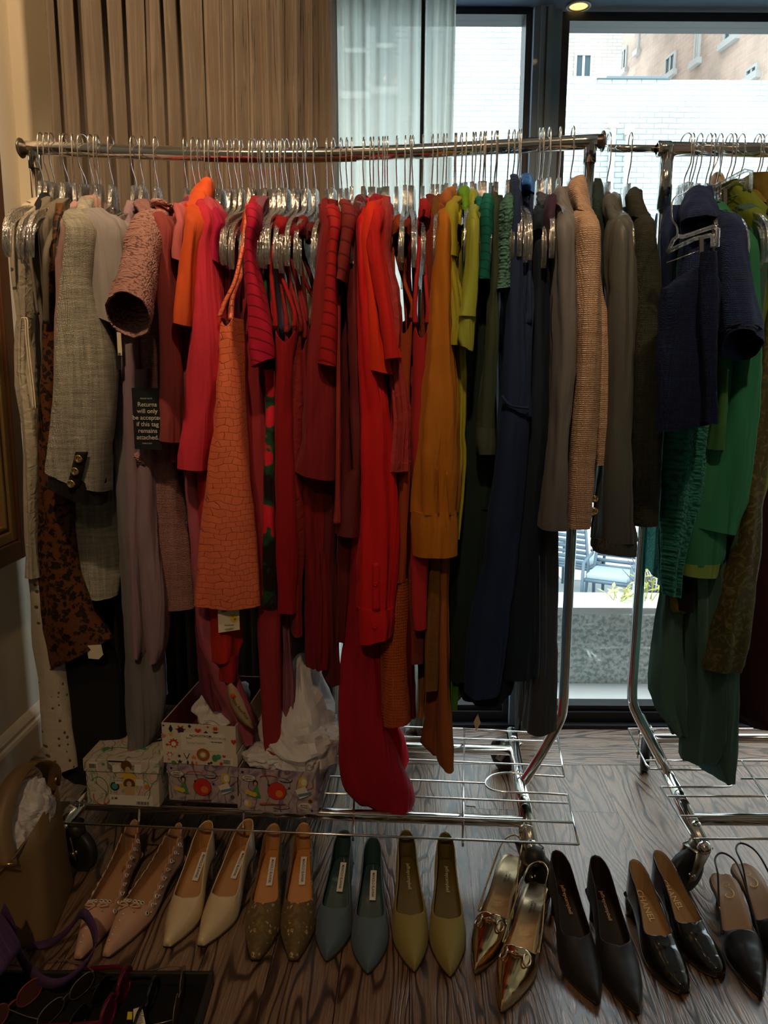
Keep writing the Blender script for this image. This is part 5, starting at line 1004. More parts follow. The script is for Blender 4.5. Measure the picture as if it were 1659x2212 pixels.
sleeve(FA, t, [(466, 1180, 1198), (500, 1184, 1203), (535, 1190, 1207)], AUB, h, .19, .08, tilt=-.3); body(FA, t, [(540, 1186, 1202), (800, 1190, 1204), (1000, 1180, 1200)], AUB, h, .14)
t, h = G('trousers', 'long dark blue-grey trousers right of the blue-edged dress, hem near the shelf', 'trousers', 1172, 'long dark blue-grey trousers')
body(FA, t, [(1100, 1165, 1205), (1200, 1165, 1207), (1300, 1162, 1208), (1450, 1152, 1208), (1540, 1143, 1206), (1590, 1140, 1206)], cloth('blue_grey', (.045, .055, .07), 'satin', .6), h, .13, -.06, fold=(2, .004, .003), tilt=-.12)
GBL = cloth('taupe_grey', (.16, .16, .175), 'satin', .55, sc=.4)
t, h = G('blazer', 'taupe grey blazer with a smooth sleeve left of the peach tweed coat', 'blazer', 1209, 'taupe grey blazer')
sleeve(FA, t, [(494, 1206, 1248), (560, 1207, 1252), (650, 1205, 1252), (800, 1200, 1242), (950, 1192, 1228), (1050, 1184, 1226), (1110, 1177, 1228), (1148, 1173, 1230)], GBL, h, .225, .10, fold=(1, .004, 0)); tubepx(FA, t, [(1222, 470, .09, 22, 8, 20, .06), (1214, 440, .06, 19, 7, 20, .06), (1211, 420, .05, 16, 6, 15, .05), (1213, 408, .04, 10, 4, 10, .03)], GBL, 'collar')
body(FA, t, [(500, 1215, 1240), (900, 1205, 1232), (1130, 1190, 1228)], GBL, h, .13)
for y in (1090, 1100, 1110): button(FA, t, 1225, y, .19, .005, basic('brown_button', (.05, .03, .02), .4))
PCH = cloth('peach_tweed', (.62, .43, .32), 'tweed', .95, (.30, .19, .13), sc=.7)
t, h = G('tweed_coat', 'peach beige tweed jacket with two gold buttons, last on the long rack', 'jacket', 1236, 'peach beige tweed jacket')
sleeve(FA, t, [(496, 1252, 1301), (540, 1250, 1304), (650, 1250, 1303), (750, 1248, 1300), (850, 1243, 1297), (950, 1238, 1293), (1050, 1232, 1287), (1143, 1228, 1282)], PCH, h, .215, .10, fold=(1, .002, 0)); 
body(FA, t, [(500, 1270, 1300), (630, 1272, 1304), (700, 1276, 1320), (760, 1278, 1327), (850, 1284, 1320), (1006, 1288, 1312)], PCH, h, .14, w0=.012, fold=(1, .002, .001)); tubepx(FA, t, [(1262, 465, .09, 26, 9, 35, .06), (1252, 440, .06, 22, 8, 25, .06), (1246, 412, .05, 18, 6, 20, .05), (1252, 390, .04, 9, 4, 15, .03), (1256, 385, .04, 3, 2, 0, .01)], PCH, 'collar')
for y in (1077, 1104): button(FA, t, 1283, y, .185, .0085, GOLD)
# pieces on the thin bar between the racks
DTL = cloth('blue_green_wool', (.035, .065, .065), 'tweed', .9, (.02, .04, .04), sc=1.2)
t, h = G('jacket', 'dark green jacket glimpsed behind the peach tweed collar', 'jacket', 1300, 'half-hidden dark green jacket', fr=FB, hl=False); h = FB.uz(1314, 321, 0)[0]-.035
body(FB, t, [(470, 1287, 1312), (600, 1290, 1314), (900, 1292, 1312)], DTL, h, .07, -.15)
STN = cloth('olive_grey_satin', (.095, .105, .105), 'satin', .42, sc=.35)
t, h = G('satin_shirt', 'olive-grey satin blouse with a flared ruffled cuff, on the thin bar', 'blouse', 1314, 'olive-grey satin blouse', fr=FB)
sleeve(FB, t, [(500, 1332, 1374), (560, 1326, 1383), (650, 1328, 1385), (800, 1322, 1379), (950, 1316, 1373), (1050, 1310, 1371), (1120, 1303, 1376), (1175, 1297, 1384)], STN, h, .21, .10, fold=(1, .003, 0)); sleeve(FB, t, [(1172, 1295, 1384), (1188, 1294, 1385), (1202, 1296, 1383)], cloth('ruffle_satin', (.08, .085, .085), 'vrib'), h, .212, .10, name='ruffled_cuff', top=False, fold=(9, .002, 0), tilt=.12)
tubepx(FB, t, [(1335, 490, .10, 22, 9, 30, .07), (1327, 465, .07, 22, 8, 25, .06), (1322, 438, .05, 18, 6, 15, .05), (1326, 420, .04, 10, 4, 10, .03)], STN, 'collar'); body(FB, t, [(520, 1335, 1362), (800, 1330, 1360), (1100, 1335, 1362)], STN, h, .12)
GTW = cloth('dark_green_tweed', (.055, .06, .045), 'tweed', .95, (.022, .026, .02), sc=1.0)
t, h = G('tweed_jacket', 'dark green-brown tweed jacket with a long square sleeve, on the thin bar', 'jacket', 1361, 'dark green-brown tweed jacket', fr=FB)
sleeve(FB, t, [(502, 1383, 1427), (560, 1374, 1438), (700, 1373, 1441), (850, 1374, 1439), (1000, 1372, 1436), (1138, 1369, 1433)], GTW, h, .20, .10, fold=(1, .002, 0)); tubepx(FB, t, [(1385, 480, .09, 26, 9, 30, .06), (1374, 450, .06, 20, 7, 20, .06), (1368, 428, .05, 16, 6, 15, .05), (1372, 411, .04, 9, 4, 10, .03)], GTW, 'collar'); body(FB, t, [(520, 1385, 1415), (900, 1385, 1415), (1120, 1385, 1415)], GTW, h, .12)
t, h = G('sweater', 'navy knit sweater tucked behind the second rack post', 'sweater', 1420, 'x', fr=FB, hl=False); body(FB, t, [(520, 1432, 1462), (700, 1436, 1470), (900, 1438, 1475)], NVY, FB.uz(1455, 321, 0)[0], .10, -.15)
# second rack
NWL = cloth('navy_wool', (.026, .055, .19), 'tweed', .95, (.010, .016, .05), sc=.8, sheen=.4)
t, h = G('wool_coat', 'navy textured wool jacket with wide elbow sleeve and piped cuffs', 'jacket', 1510, 'navy textured wool jacket', fr=FB)
body(FB, t, [(520, 1480, 1562), (600, 1476, 1560), (700, 1474, 1560), (900, 1472, 1560)], NWL, h, .16, -.16, w0=.02, fold=(1, .003, .002)); tubepx(FB, t, [(1515, 480, .12, 44, 16, -4, .09), (1508, 450, .09, 38, 14, -8, .09), (1507, 425, .07, 28, 10, -14, .07), (1512, 410, .06, 18, 6, -16, .05)], NWL, 'collar')
tubepx(FB, t, [(1570, 470, .10, 30, 12, 10, .06), (1582, 490, .15, 36, 14, 5, .08), (1582, 560, .20, 36, 12, 0, .07), (1588, 640, .23, 42, 14, -4, .06), (1598, 710, .25, 47, 22, -10, .05), (1602, 745, .26, 44, 34, -14, .04)], NWL)
for k in range(3): tubepx(FB, t, [(1596+k*2, 715+k*9, .254, 48.5-k*.7, 24+k*3, -11, .045), (1597+k*2, 718+k*9, .254, 48.5-k*.7, 24.5+k*3, -11, .045)], basic('navy_piping', (.03, .035, .07), .8), 'cuff_piping', cap=False)
NDN = cloth('navy_skirt_tweed', (.014, .030, .11), 'tweed', .95, (.006, .012, .045), sc=1.1)
t = thing('skirt', 'navy tweed skirt with frayed blue hem clipped to the tilted clear hanger', 'skirt', FB.w(FB.uz(1495, 600, .22)[0], .22, 1.4), GG[id(FB)])
h = FB.uz(1495, 600, .2)[0]
body(FB, t, [(575, 1500, 1549, .33), (600, 1470, 1551, .33), (620, 1440, 1553, .33), (700, 1437, 1553, .32), (850, 1437, 1552, .32), (925, 1436, 1549, .32)], NDN, h, .32, .20, w0=.045, shoulder=False, fold=(2, .004, .002), tilt=-.18)
sleeve(FB, t, [(545, 1524, 1550), (640, 1526, 1553), (800, 1527, 1554), (915, 1524, 1552)], NDN, h, .345, .03, name='rolled_edge', top=False, tilt=.1)
strip(FB, t, [(1440, 942, .322, 6), (1490, 930, .332, 60), (1545, 915, .33, 6)], basic('frayed_blue', (.05, .1, .25), .9), 'frayed_hem') if False else None
# its clip hanger
ch = thing('clip_hanger', 'clear clip hanger tilted in front of the navy jacket holding the navy skirt', 'hanger', FB.w(FB.uz(1490, 540, .3)[0], .3, 1.45), NH)
def pxP(fr, x, y, v): u, z = fr.uz(x, y, v); return fr.w(u, v, z)
def clip_hanger(par, pts_top, pts_bot, hookpts, v0, v1, clip, bar):
    xs = [p[0] for p in pts_top+pts_bot]; mn, mx_ = min(xs), max(xs)
    def V(x): return v0+(v1-v0)*(x-mn)/(mx_-mn)
    mb = MB(); loop = [pxP(FB, x, y, V(x)) for x, y in pts_top+pts_bot[::-1]]; mb.tube(loop, .0042, 8, closed=True); 
    a = loop[len(pts_top)//2]; mb.build('hanger_body', CLEAR, par)
    mb = MB(); mb.tube(smooth_pts([pxP(FB, x, y, v) for x, y, v in hookpts], 5), .0016, 8); mb.build('hook', CHROME2, par)
    mb = MB(); mb.tube([pxP(FB, x, y, V(x)) for x, y in bar], .0012, 8); mb.build('clip_bar', CHROME2, par)
    mb = MB(); x, y0, y1 = clip; a = pxP(FB, x-4, y0, V(x)+.008); b_ = pxP(FB, x+4, y0, V(x)+.008); c_ = pxP(FB, x+4, y1, V(x)+.012); d_ = pxP(FB, x-4, y1, V(x)+.012); mb.quad(a, d_, c_, b_); o = mb.build('clip', basic('clip_grey', (.10, .11, .12), .5), par, smooth=False); solid(o, .004)
clip_hanger(ch, [(1442, 545), (1455, 518), (1465, 510), (1475, 512), (1540, 490), (1551, 495), (1549, 532)], [(1441, 545), (1470, 530), (1500, 516), (1535, 508), (1540, 512), (1538, 532)], [(1516, 330, .005), (1518, 318, .02), (1510, 312, 0), (1508, 330, -.02), (1500, 370, .1), (1485, 410, .2), (1455, 430, .3), (1451, 470, .3), (1462, 490, .3), (1463, 512, .3)], .27, .33, (1515, 512, 566), [(1440, 568), (1512, 541)])
TBC = cloth('teal_mohair', (.06, .40, .34), 'knit', .95, (.01, .09, .08), sc=.9, tr=.3, sheen=.8)
t, h = G('mohair_cardigan', 'fuzzy teal mohair knit hanging below the navy skirt', 'cardigan', 1493, 'fuzzy teal mohair knit', fr=FB)
body(FB, t, [(880, 1450, 1545), (1000, 1444, 1535), (1100, 1440, 1525), (1180, 1438, 1500), (1240, 1436, 1484), (1290, 1437, 1480)], TBC, h, .19, -.10, fold=(6, .007, .004), w0=.02, tilt=.2)
GJK = cloth('emerald_crepe', (.035, .26, .14), 'plain', .75); GJ2 = cloth('jade_crepe', (.05, .30, .17), 'plain', .75, tr=.12)
t, h = G('blazer', 'emerald green blazer with a vented sleeve on the second rack', 'blazer', 1554, 'emerald green blazer', fr=FB)
body(FB, t, [(560, 1612, 1642), (700, 1600, 1640), (900, 1560, 1630), (1100, 1520, 1600), (1155, 1500, 1590)], GJ2, h, .13, -.15, w0=.015, shoulder=True); sleeve(FB, t, [(540, 1612, 1652), (620, 1606, 1657), (700, 1600, 1659), (800, 1590, 1660), (900, 1570, 1653), (1000, 1542, 1642), (1080, 1520, 1630), (1150, 1500, 1606)], GJK, h, .185, .11, tilt=.22, fold=(1, .004, 0))
t, h = G('blazer', 'yellow-green jacket with a padded shoulder right of the emerald blazer', 'blazer', 1574, 'yellow-green jacket', fr=FB); YGJ = cloth('yellow_green_wool', (.22, .30, .035), 'plain', .8)
sleeve(FB, t, [(505, 1632, 1690), (600, 1650, 1700), (800, 1648, 1695), (1000, 1630, 1670), (1110, 1615, 1652)], YGJ, h, .15, .10); body(FB, t, [(470, 1615, 1680), (800, 1640, 1680), (1000, 1620, 1660)], YGJ, h, .09, -.16, w0=.03)
t, h = G('skirt_suit', 'jade green skirt piece with a pale lime band at its hem', 'skirt', 1540, 'jade green lime-banded skirt', fr=FB)
body(FB, t, [(1100, 1495, 1585), (1200, 1482, 1578), (1225, 1477, 1570)], GJ2, h, .182, -.08, w0=.02, fold=(2, .003, .002)); body(FB, t, [(1222, 1477, 1570), (1235, 1476, 1568), (1250, 1476, 1564)], cloth('lime_band', (.32, .48, .12), 'plain', tr=.15), h, .184, -.082, w0=.02, name='hem_band', shoulder=False, fold=(2, .003, .002), tilt=.1)
sleeve(FB, t, [(800, 1555, 1575), (900, 1552, 1572), (972, 1540, 1568)], cloth('belt_green', (.05, .18, .06), 'plain'), h, .20, .04, name='belt_end', top=False)  # belt end in a darker green than the skirt
SGV = cloth('sage_velvet', (.075, .17, .14), 'plain', .9, sheen=.4)
t, h = G('velvet_trousers', 'wide sage green velvet trousers with three overlapping long legs of cloth', 'trousers', 1600, 'wide sage velvet trousers', fr=FB)
body(FB, t, [(1150, 1435, 1480), (1290, 1432, 1482), (1400, 1420, 1484), (1500, 1411, 1488), (1540, 1430, 1488), (1592, 1460, 1487)], SGV, h, .13, -.1, name='leg', fold=(4, .011, .006), w0=.02)
body(FB, t, [(1200, 1490, 1580), (1300, 1488, 1588), (1450, 1485, 1590), (1600, 1480, 1590), (1640, 1480, 1575), (1652, 1484, 1565)], SGV, h, .14, -.1, name='leg', fold=(6, .012, .006), w0=.02); body(FB, t, [(1400, 1560, 1606), (1550, 1560, 1602), (1660, 1562, 1598), (1698, 1570, 1594)], SGV, h, .14, -.06, name='leg', fold=(2, .004, .002))
t, h = G('black_pants', 'black narrow garment behind the lime-banded skirt', 'trousers', 1530, 'narrow black garment', fr=FB)
body(FB, t, [(1100, 1470, 1500), (1250, 1472, 1505), (1322, 1472, 1500)], BLK2, h, .155, 0, w0=.008)
t, h = G('silk_scarf', 'small mustard silk corner poking out under the teal mohair', 'scarf', 1500, 'x', fr=FB, hl=False)
body(FB, t, [(1290, 1456, 1470), (1320, 1452, 1486), (1325, 1458, 1490)], cloth('mustard_silk', (.4, .32, .05), 'satin', tr=.2), FB.uz(1478, 321, 0)[0], .14, .10, w0=.006, shoulder=False)
BRC = cloth('olive_brocade', (.08, .075, .03), 'brocade', .55, (.17, .15, .055))
t, h = G('brocade_dress', 'olive brocade garment with gold sprigs and slanting hem at the right edge', 'dress', 1642, 'olive brocade garment', fr=FB)
body(FB, t, [(1100, 1610, 1655), (1200, 1592, 1655), (1300, 1566, 1645), (1400, 1540, 1628), (1440, 1521, 1618), (1455, 1522, 1612)], BRC, h, .165, -.05, fold=(2, .006, .003), w0=.015, tilt=.12)
t, h = G('burgundy_gown', 'dark burgundy long gown at the right edge of the picture', 'dress', 1655, 'dark burgundy gown', fr=FB)
body(FB, t, [(1000, 1640, 1700), (1200, 1625, 1700), (1400, 1612, 1700), (1550, 1602, 1700), (1580, 1640, 1700)], cloth('dark_burgundy', (.045, .010, .018), 'plain'), h, .12, -.12, fold=(3, .005, .003), w0=.03)
t, h = G('jacket', 'olive gold jacket whose raised collar shows at the upper right edge', 'jacket', 1635, 'olive gold jacket', fr=FB); OG = cloth('olive_gold', (.26, .19, .04), 'plain')
body(FB, t, [(460, 1640, 1690), (600, 1655, 1695)], OG, h, .04, -.18, w0=.02); tubepx(FB, t, [(1650, 445, .0, 32, 9, 25, .06), (1636, 425, -.02, 22, 8, 30, .05), (1630, 412, -.02, 10, 4, 30, .03)], OG, 'collar')
ch = thing('clip_hanger', 'clear clip hanger lying tilted above the green blazers', 'hanger', pxP(FB, 1580, 400, .05), NH)
clip_hanger(ch, [(1530, 400), (1545, 402), (1610, 368), (1623, 370), (1622, 410)], [(1538, 424), (1560, 410), (1600, 390), (1612, 392), (1608, 410)], [(1540, 320, -.015), (1546, 310, 0), (1554, 320, .018), (1550, 345, .03), (1534, 380, .03), (1533, 402, .03)], .02, .07, (1566, 408, 440), [(1570, 430), (1615, 412)])
WDH = basic('pale_wood', (.5, .34, .22), .5); wh = thing('wooden_hanger', 'pale wooden hanger end standing behind the navy jacket collar', 'hanger', pxP(FB, 1545, 400, 0))
mb = MB(); mb.ball(pxP(FB, 1548, 402, -.02), .024, 18, 12, (.75, 1, 1.3)); mb.build('hanger_body', WDH, wh); mb = MB(); mb.tube(smooth_pts([pxP(FB, x, y, v) for x, y, v in ((1556, 380, 0), (1556, 340, .015), (1556, 318, .02), (1556, 309, 0), (1556, 318, -.018))], 4), .0016, 8); mb.build('hook', CHROME2, wh)
# extra hangers: crowded necks whose clothes cannot be told apart
lbm = 'clear plastic hanger with chrome hook packed among the crowded middle of the long rail'
for x in (496, 511, 521, 543+6, 573, 595, 610, 655, 681, 738, 760, 825-18, 886, 1000-14, 1045, 1070): hanger(FA, FA.uz(x, 322, 0)[0], lbm)
hanger(FA, FA.uz(157, 322, 0)[0], 'clear plastic hanger turned askew among the leftmost group on the rail', yawj=.35)
hanger(FA, FA.uz(181, 322, 0)[0], 'clear plastic hanger raised slightly above its neighbours near the ivory tweed shoulder', yawj=-.3)
hanger(FB, FB.uz(1574+8, 321, 0)[0], 'empty clear hanger on the second rack behind the tilted clip hanger')
hanger(FB, FB.uz(1490, 321, 0)[0]-.01, 'empty clear hanger left of the navy wool jacket on the second rack', yawj=.3)
# ---------------------------------------------------------------- shoeboxes on the base shelf
from mathutils import noise
PAL = {'red': (.55, .03, .02), 'navy': (.015, .02, .08), 'orange': (.7, .2, .03), 'green': (.06, .25, .05), 'yellow': (.65, .45, .06), 'skin': (.55, .35, .2), 'white': (.7, .66, .58), 'brown': (.12, .05, .02), 'pink': (.6, .2, .22), 'blue': (.1, .2, .35), 'black': (.02, .02, .02), 'teal': (.05, .28, .25), 'lilac': (.3, .2, .35)}
PN = list(PAL); PM = [basic('ink_'+k, v, .6) for k, v in PAL.items()]
def shp(kind, n=18):
    if kind == 'circle': return [(math.cos(2*PI*k/n), math.sin(2*PI*k/n)) for k in range(n)]
    if kind == 'star': return [((1 if k % 2 == 0 else .42)*math.sin(PI*k/5), (1 if k % 2 == 0 else .42)*math.cos(PI*k/5)) for k in range(10)]
    if kind == 'sun': return [((1 if k % 2 == 0 else .66)*math.sin(PI*k/9), (1 if k % 2 == 0 else .66)*math.cos(PI*k/9)) for k in range(18)]
    if kind == 'heart': return [(16*math.sin(t)**3/16, (13*math.cos(t)-5*math.cos(2*t)-2*math.cos(3*t)-math.cos(4*t))/16) for t in [-2*PI*k/24 for k in range(24)]]
    if kind == 'diamond': return [(0, 1), (-.6, 0), (0, -1), (.6, 0)]
    if kind == 'tri': return [(-1, -.8), (1, -.8), (0, 1)]
    if kind == 'sq': return [(-1, -1), (1, -1), (1, 1), (-1, 1)]
    if kind == 'flower': return [((.75+.25*math.cos(6*t))*math.cos(t), (.75+.25*math.cos(6*t))*math.sin(t)) for t in [2*PI*k/36 for k in range(36)]]
def art(par, o, X, Y, shapes, name='printed_art'):
    """shapes: (kind, x, y, rx, ry, rot, colour) in metres on the face at o"""
    X = Vector(X).normalized(); Y = Vector(Y).normalized(); Zn = X.cross(Y); mb = MB()
    for i, s in enumerate(shapes):
        kind, x, y, rx, ry, rot, col = s; mb.mi = PN.index(col); a = math.radians(rot); lift = Zn*(.0005+.00006*i)
        if kind == 'arc':
            P_ = [(x+rx*math.cos(t), y+ry*math.sin(t)) for t in [a+k*(PI*rot/180 if 0 else PI)/10 for k in range(11)]]
            for k in range(10):
                (x0, y0), (x1, y1) = P_[k], P_[k+1]; d = Vector((x1-x0, y1-y0)).normalized()*.0009; n_ = (-d.y, d.x)
                mb.add([o+lift+X*(x0+n_[0])+Y*(y0+n_[1]), o+lift+X*(x1+n_[0])+Y*(y1+n_[1]), o+lift+X*(x1-n_[0])+Y*(y1-n_[1]), o+lift+X*(x0-n_[0])+Y*(y0-n_[1])], [(0, 1, 2, 3)])
            continue
        pts = shp(kind); mb.add([o+lift+X*(x+(px*rx*math.cos(a)-py*ry*math.sin(a)))+Y*(y+(px*rx*math.sin(a)+py*ry*math.cos(a))) for px, py in pts], [tuple(range(len(pts)))])
    return mb.build(name, PM, par, smooth=False)
def sketchmat(name, stops, sc=22):
    m, t, b = nt(name); tc = N(t, 'ShaderNodeTexCoord'); n1 = N(t, 'ShaderNodeTexNoise', Scale=float(sc), Detail=2.0); n1.inputs['Distortion'].default_value = 2.2; L(t, tc, 'Object', n1, 'Vector'); r = ramp(t, stops); L(t, n1, 0, r, 0)
    w = N(t, 'ShaderNodeTexWave', Scale=9.0, Distortion=14.0, Detail=2.0); w.inputs['Detail Scale'].default_value = 1.2; L(t, tc, 'Object', w, 'Vector'); r2 = ramp(t, [(0, (.12, .10, .12)), (.035, (1, 1, 1))]); L(t, w, 1, r2, 0)
    mx = N(t, 'ShaderNodeMix', _data_type='RGBA', _blend_type='MULTIPLY'); mx.inputs[0].default_value = .75; L(t, r, 0, mx, 6); L(t, r2, 0, mx, 7); L(t, mx, 2, b, 'Base Color'); b.inputs['Roughness'].default_value = .6; return m
BXW = sketchmat('sketch_white', [(.3, (.55, .50, .42)), (.47, (.58, .53, .45)), (.5, (.2, .38, .2)), (.53, (.58, .53, .45)), (.6, (.62, .35, .3)), (.64, (.6, .54, .45))], 14)
BXP = sketchmat('sketch_lilac', [(.3, (.22, .17, .26)), (.45, (.42, .35, .40)), (.55, (.46, .36, .36)), (.7, (.20, .15, .24))], 16)
BXI = basic('box_inside', (.35, .28, .26), .8); BXC = basic('cream_print', (.62, .56, .46), .6); MRI = basic('maroon_inside', (.16, .03, .04), .7)
def openbox(mb, o, X, Y, w, d, z0, z1, th=.0022, front=True):
    """four walls and a bottom; X width, Y depth directions"""
    U = Vector((0, 0, 1))
    def b(x0, x1, y0, y1, za, zb):
        v = [o+X*x0+Y*y0, o+X*x1+Y*y0, o+X*x1+Y*y1, o+X*x0+Y*y1]; mb.add([p+U*za for p in v]+[p+U*zb for p in v], [(0, 3, 2, 1), (4, 5, 6, 7), (0, 1, 5, 4), (1, 2, 6, 5), (2, 3, 7, 6), (3, 0, 4, 7)])
    b(0, w, 0, d, z0, z0+th); b(0, w, 0, th, z0+th, z1); b(0, w, d-th, d, z0+th, z1); b(0, th, th, d-th, z0+th, z1); b(w-th, w, th, d-th, z0+th, z1)
def tissue(name, label, c, R_, seed, par=None, peak=None, top=False):
    vs = []; fs = []; n, m_ = 44, 30; c = Vector(c)
    for i in range(m_+1):
        a = PI*i/m_
        for k in range(n):
            b_ = 2*PI*k/n; d = Vector((math.sin(a)*math.cos(b_), math.sin(a)*math.sin(b_), math.cos(a))); q = d*2.1+Vector((seed, 0, 0))
            f = .80+.22*abs(noise.noise(q*1.1))+.42*(noise.voronoi(q*1.05)[0][0]); 
            p = Vector((d.x*R_[0], d.y*R_[1], d.z*R_[2]))*f
            if peak:
                w = max(0, d.dot(Vector(peak[0]).normalized()))**4; p += Vector(peak[0])*w*peak[1]
            vs.append(c+p)
    for i in range(m_):
        for k in range(n): fs.append((i*n+k, (i+1)*n+k, (i+1)*n+(k+1) % n, i*n+(k+1) % n))
    o = mesh(name, vs, fs, TISS, par, smooth=False, loc=None if par else c)
    if label: tag(o, label, 'tissue paper')
    return o
TISS = cloth('tissue', (.85, .82, .82), 'crinkle', .6, tr=.3, sc=.5)
ZS = .1445
def boxxy(bl, br, z):
    a = atz(bl[0], bl[1], z); b = atz(br[0], br[1], z); X = (b-a); X.z = 0; w = X.length; X.normalize(); return Vector((a.x, a.y, 0)), X, Vector((-X.y, X.x, 0)), w
# box A, closed
o, X, Y, w = boxxy((190, 1736), (345, 1743), ZS); U = Vector((0, 0, 1)); t = thing('shoebox', 'closed white shoebox with colourful sketches and a size label, leftmost on the wire shelf', 'shoebox', o+U*ZS)
mb = MB(); openbox(mb, o, X, Y, w, .30, ZS, ZS+.112); mb.build('box_base', BXW, t, smooth=False)
mb = MB(); lo = o-X*.004-Y*.004; U_ = U
def slab(mb, o, X, Y, w, d, za, zb):
    v = [o, o+X*w, o+X*w+Y*d, o+Y*d]; mb.add([p+U*za for p in v]+[p+U*zb for p in v], [(0, 3, 2, 1), (4, 5, 6, 7), (0, 1, 5, 4), (1, 2, 6, 5), (2, 3, 7, 6), (3, 0, 4, 7)])
slab(mb, lo, X, Y, w+.008, .308, ZS+.085, ZS+.116); bevel(mb.build('lid', BXW, t, smooth=False), .0015)
fo_ = o+U*ZS; art(t, fo_-Y*.0, X, U, [('sq', .075+.03, .014, .052, .0125, 0, 'white'), ('circle', .10, .062, .026, .022, 0, 'yellow'), ('circle', .103, .030+.025, .014, .014, 0, 'brown'), ('sq', .103, .038, .012, .011, 0, 'skin'), ('circle', .103, .055, .006, .0075, 0, 'skin'), ('circle', .068, .048, .011, .011, 0, 'black'), ('circle', .068, .048, .0075, .0075, 0, 'teal'), ('arc', .03, .04, .022, .03, -40, 'green'), ('arc', .035, .02, .02, .02, 160, 'red'), ('arc', .14, .04, .012, .025, -60, 'green'), ('sq', .078, .064, .009, .009, 5, 'white'), ('sq', .128, .060, .009, .008, -6, 'white'), ('sun', .145, .05, .008, .008, 0, 'orange')])
lf = o-Y*.004+U*(ZS+.085); art(t, lf, X, U, [('sq', .02, .016, .011, .009, 0, 'white'), ('circle', .10, .018, .013, .0135, 0, 'brown'), ('circle', .103, .008, .006, .008, 0, 'skin'), ('sq', .076, .010, .009, .009, 8, 'white'), ('sq', .127, .012, .008, .011, -5, 'white'), ('star', .045, .02, .006, .006, 10, 'green'), ('sq', .075, .028, .018, .002, 0, 'navy')], 'lid_art')
art(t, lf+U*.0312+Y*.0, X, Y, [('sun', .03, .05, .012, .012, 0, 'green'), ('circle', .115, .06, .013, .006, -20, 'teal'), ('arc', .06, .04, .03, .02, 30, 'green'), ('arc', .08, .10, .03, .03, 90, 'orange'), ('circle', .095, .045, .006, .002, 30, 'red'), ('star', .14, .12, .012, .012, 0, 'green'), ('arc', .05, .16, .03, .05, 0, 'pink'), ('circle', .14, .10, .02, .004, 30, 'black')], 'top_art')
def barcode(par, o, X, w, h, lift=.0014, n=12):
    mb = MB(); X = Vector(X).normalized(); Zn = X.cross(U)*1.0
    for k in range(n):
        a = o+Zn*lift+X*(w*k/n); b_ = a+X*(w/n*(.35+.4*((k*7) % 3)/2)); mb.add([a, b_, b_+U*h, a+U*h], [(0, 1, 2, 3)])
    return mb.build('barcode', INK, par, smooth=False)
text('8 M', .009, fo_+X*.066+U*.018, X, U, INK, t, lift=.0016, bold=.01);  barcode(t, fo_+X*.118+U*.004, X, .03, .008);  barcode(t, lf+X*.011+U*.009, X, .017, .011)
text('WOMEN\nUNITE!', .0065, fo_+X*.078+U*.066, X, U, INK, t, lift=.0016)
# box B below, box B2 (open, sitting in its lid) on top
o, X, Y, w = boxxy((366, 1727), (514, 1737), ZS); ZB = ZS+.098
t = thing('shoebox', 'closed lilac shoebox with a red sun and green figure, under the open cream box', 'shoebox', o+U*ZS, 'lilac sketch-print shoeboxes')
mb = MB(); openbox(mb, o, X, Y, w, .29, ZS, ZB-.002); mb.build('box_base', BXP, t, smooth=False); mb = MB(); slab(mb, o-X*.003-Y*.003, X, Y, w+.006, .296, ZB-.028, ZB); bevel(mb.build('lid', BXP, t, smooth=False), .001)
def artC(t, o, X, w, s=1.0):
    art(t, o, X, U, [('circle', w*.50, .040, .0225, .0225, 0, 'brown'), ('circle', w*.50, .040, .0212, .0212, 0, 'red'), ('circle', w*.53, .034, .009, .009, 0, 'orange'), ('tri', w*.23, .036, .014, .018, -10, 'green'), ('circle', w*.225, .058, .006, .007, 0, 'black'), ('circle', w*.226, .056, .0035, .005, 0, 'skin'), ('circle', w*.12, .034, .006, .006, 0, 'yellow'), ('circle', w*.165, .031, .006, .006, 0, 'yellow'), ('circle', w*.21, .029, .006, .006, 0, 'yellow'),
        ('circle', w*.84, .066, .011, .014, 0, 'yellow'), ('circle', w*.85, .066, .0065, .009, 0, 'white'), ('sq', w*.83, .040, .013, .012, 25, 'white'), ('sq', w*.86, .036, .016, .0035, 15, 'blue'), ('circle', w*.14, .070, .017, .0085, 0, 'black'), ('circle', w*.14, .070, .0162, .0078, 0, 'white'), ('arc', w*.4, .073, .02, .006, 10, 'red'), ('arc', w*.62, .070, .015, .006, 200, 'navy'), ('star', w*.06, .084, .005, .005, 0, 'navy'), ('sun', w*.93, .02, .006, .006, 0, 'brown'), ('sq', w*.45, .006, .03, .0015, 4, 'brown'), ('star', w*.66, .05, .004, .004, 0, 'navy'), ('star', w*.40, .055, .004, .004, 0, 'navy')])
    text('JEFFREY\nCAMPBELL!', .0058, o+X*(w*.14)+U*.070, X, U, INK, t, lift=.0022, bold=.01)
artC(t, o+U*ZS-Y*.003, X, w)
o2 = o-X*.010-Y*.002; w2 = w+.010; ZT = ZB+.098
t = thing('shoebox', 'open cream shoebox with red and navy icons and taped store label, topmost of stack', 'shoebox', o2+U*ZB)
mb = MB(); openbox(mb, o2, X, Y, w2, .30, ZB+.003, ZT); k = mb.build('box_base', [BXC], t, smooth=False)
mb = MB(); openbox(mb, o2+X*.0025+Y*.0025, X, Y, w2-.005, .295, ZB+.0055, ZT-.0005, th=.0006); mb.build('lining', MRI, t, smooth=False)
mb = MB(); openbox(mb, o2-X*.004-Y*.004, X, Y, w2+.008, .308, ZB, ZB+.03); mb.build('lid', BXC, t, smooth=False)
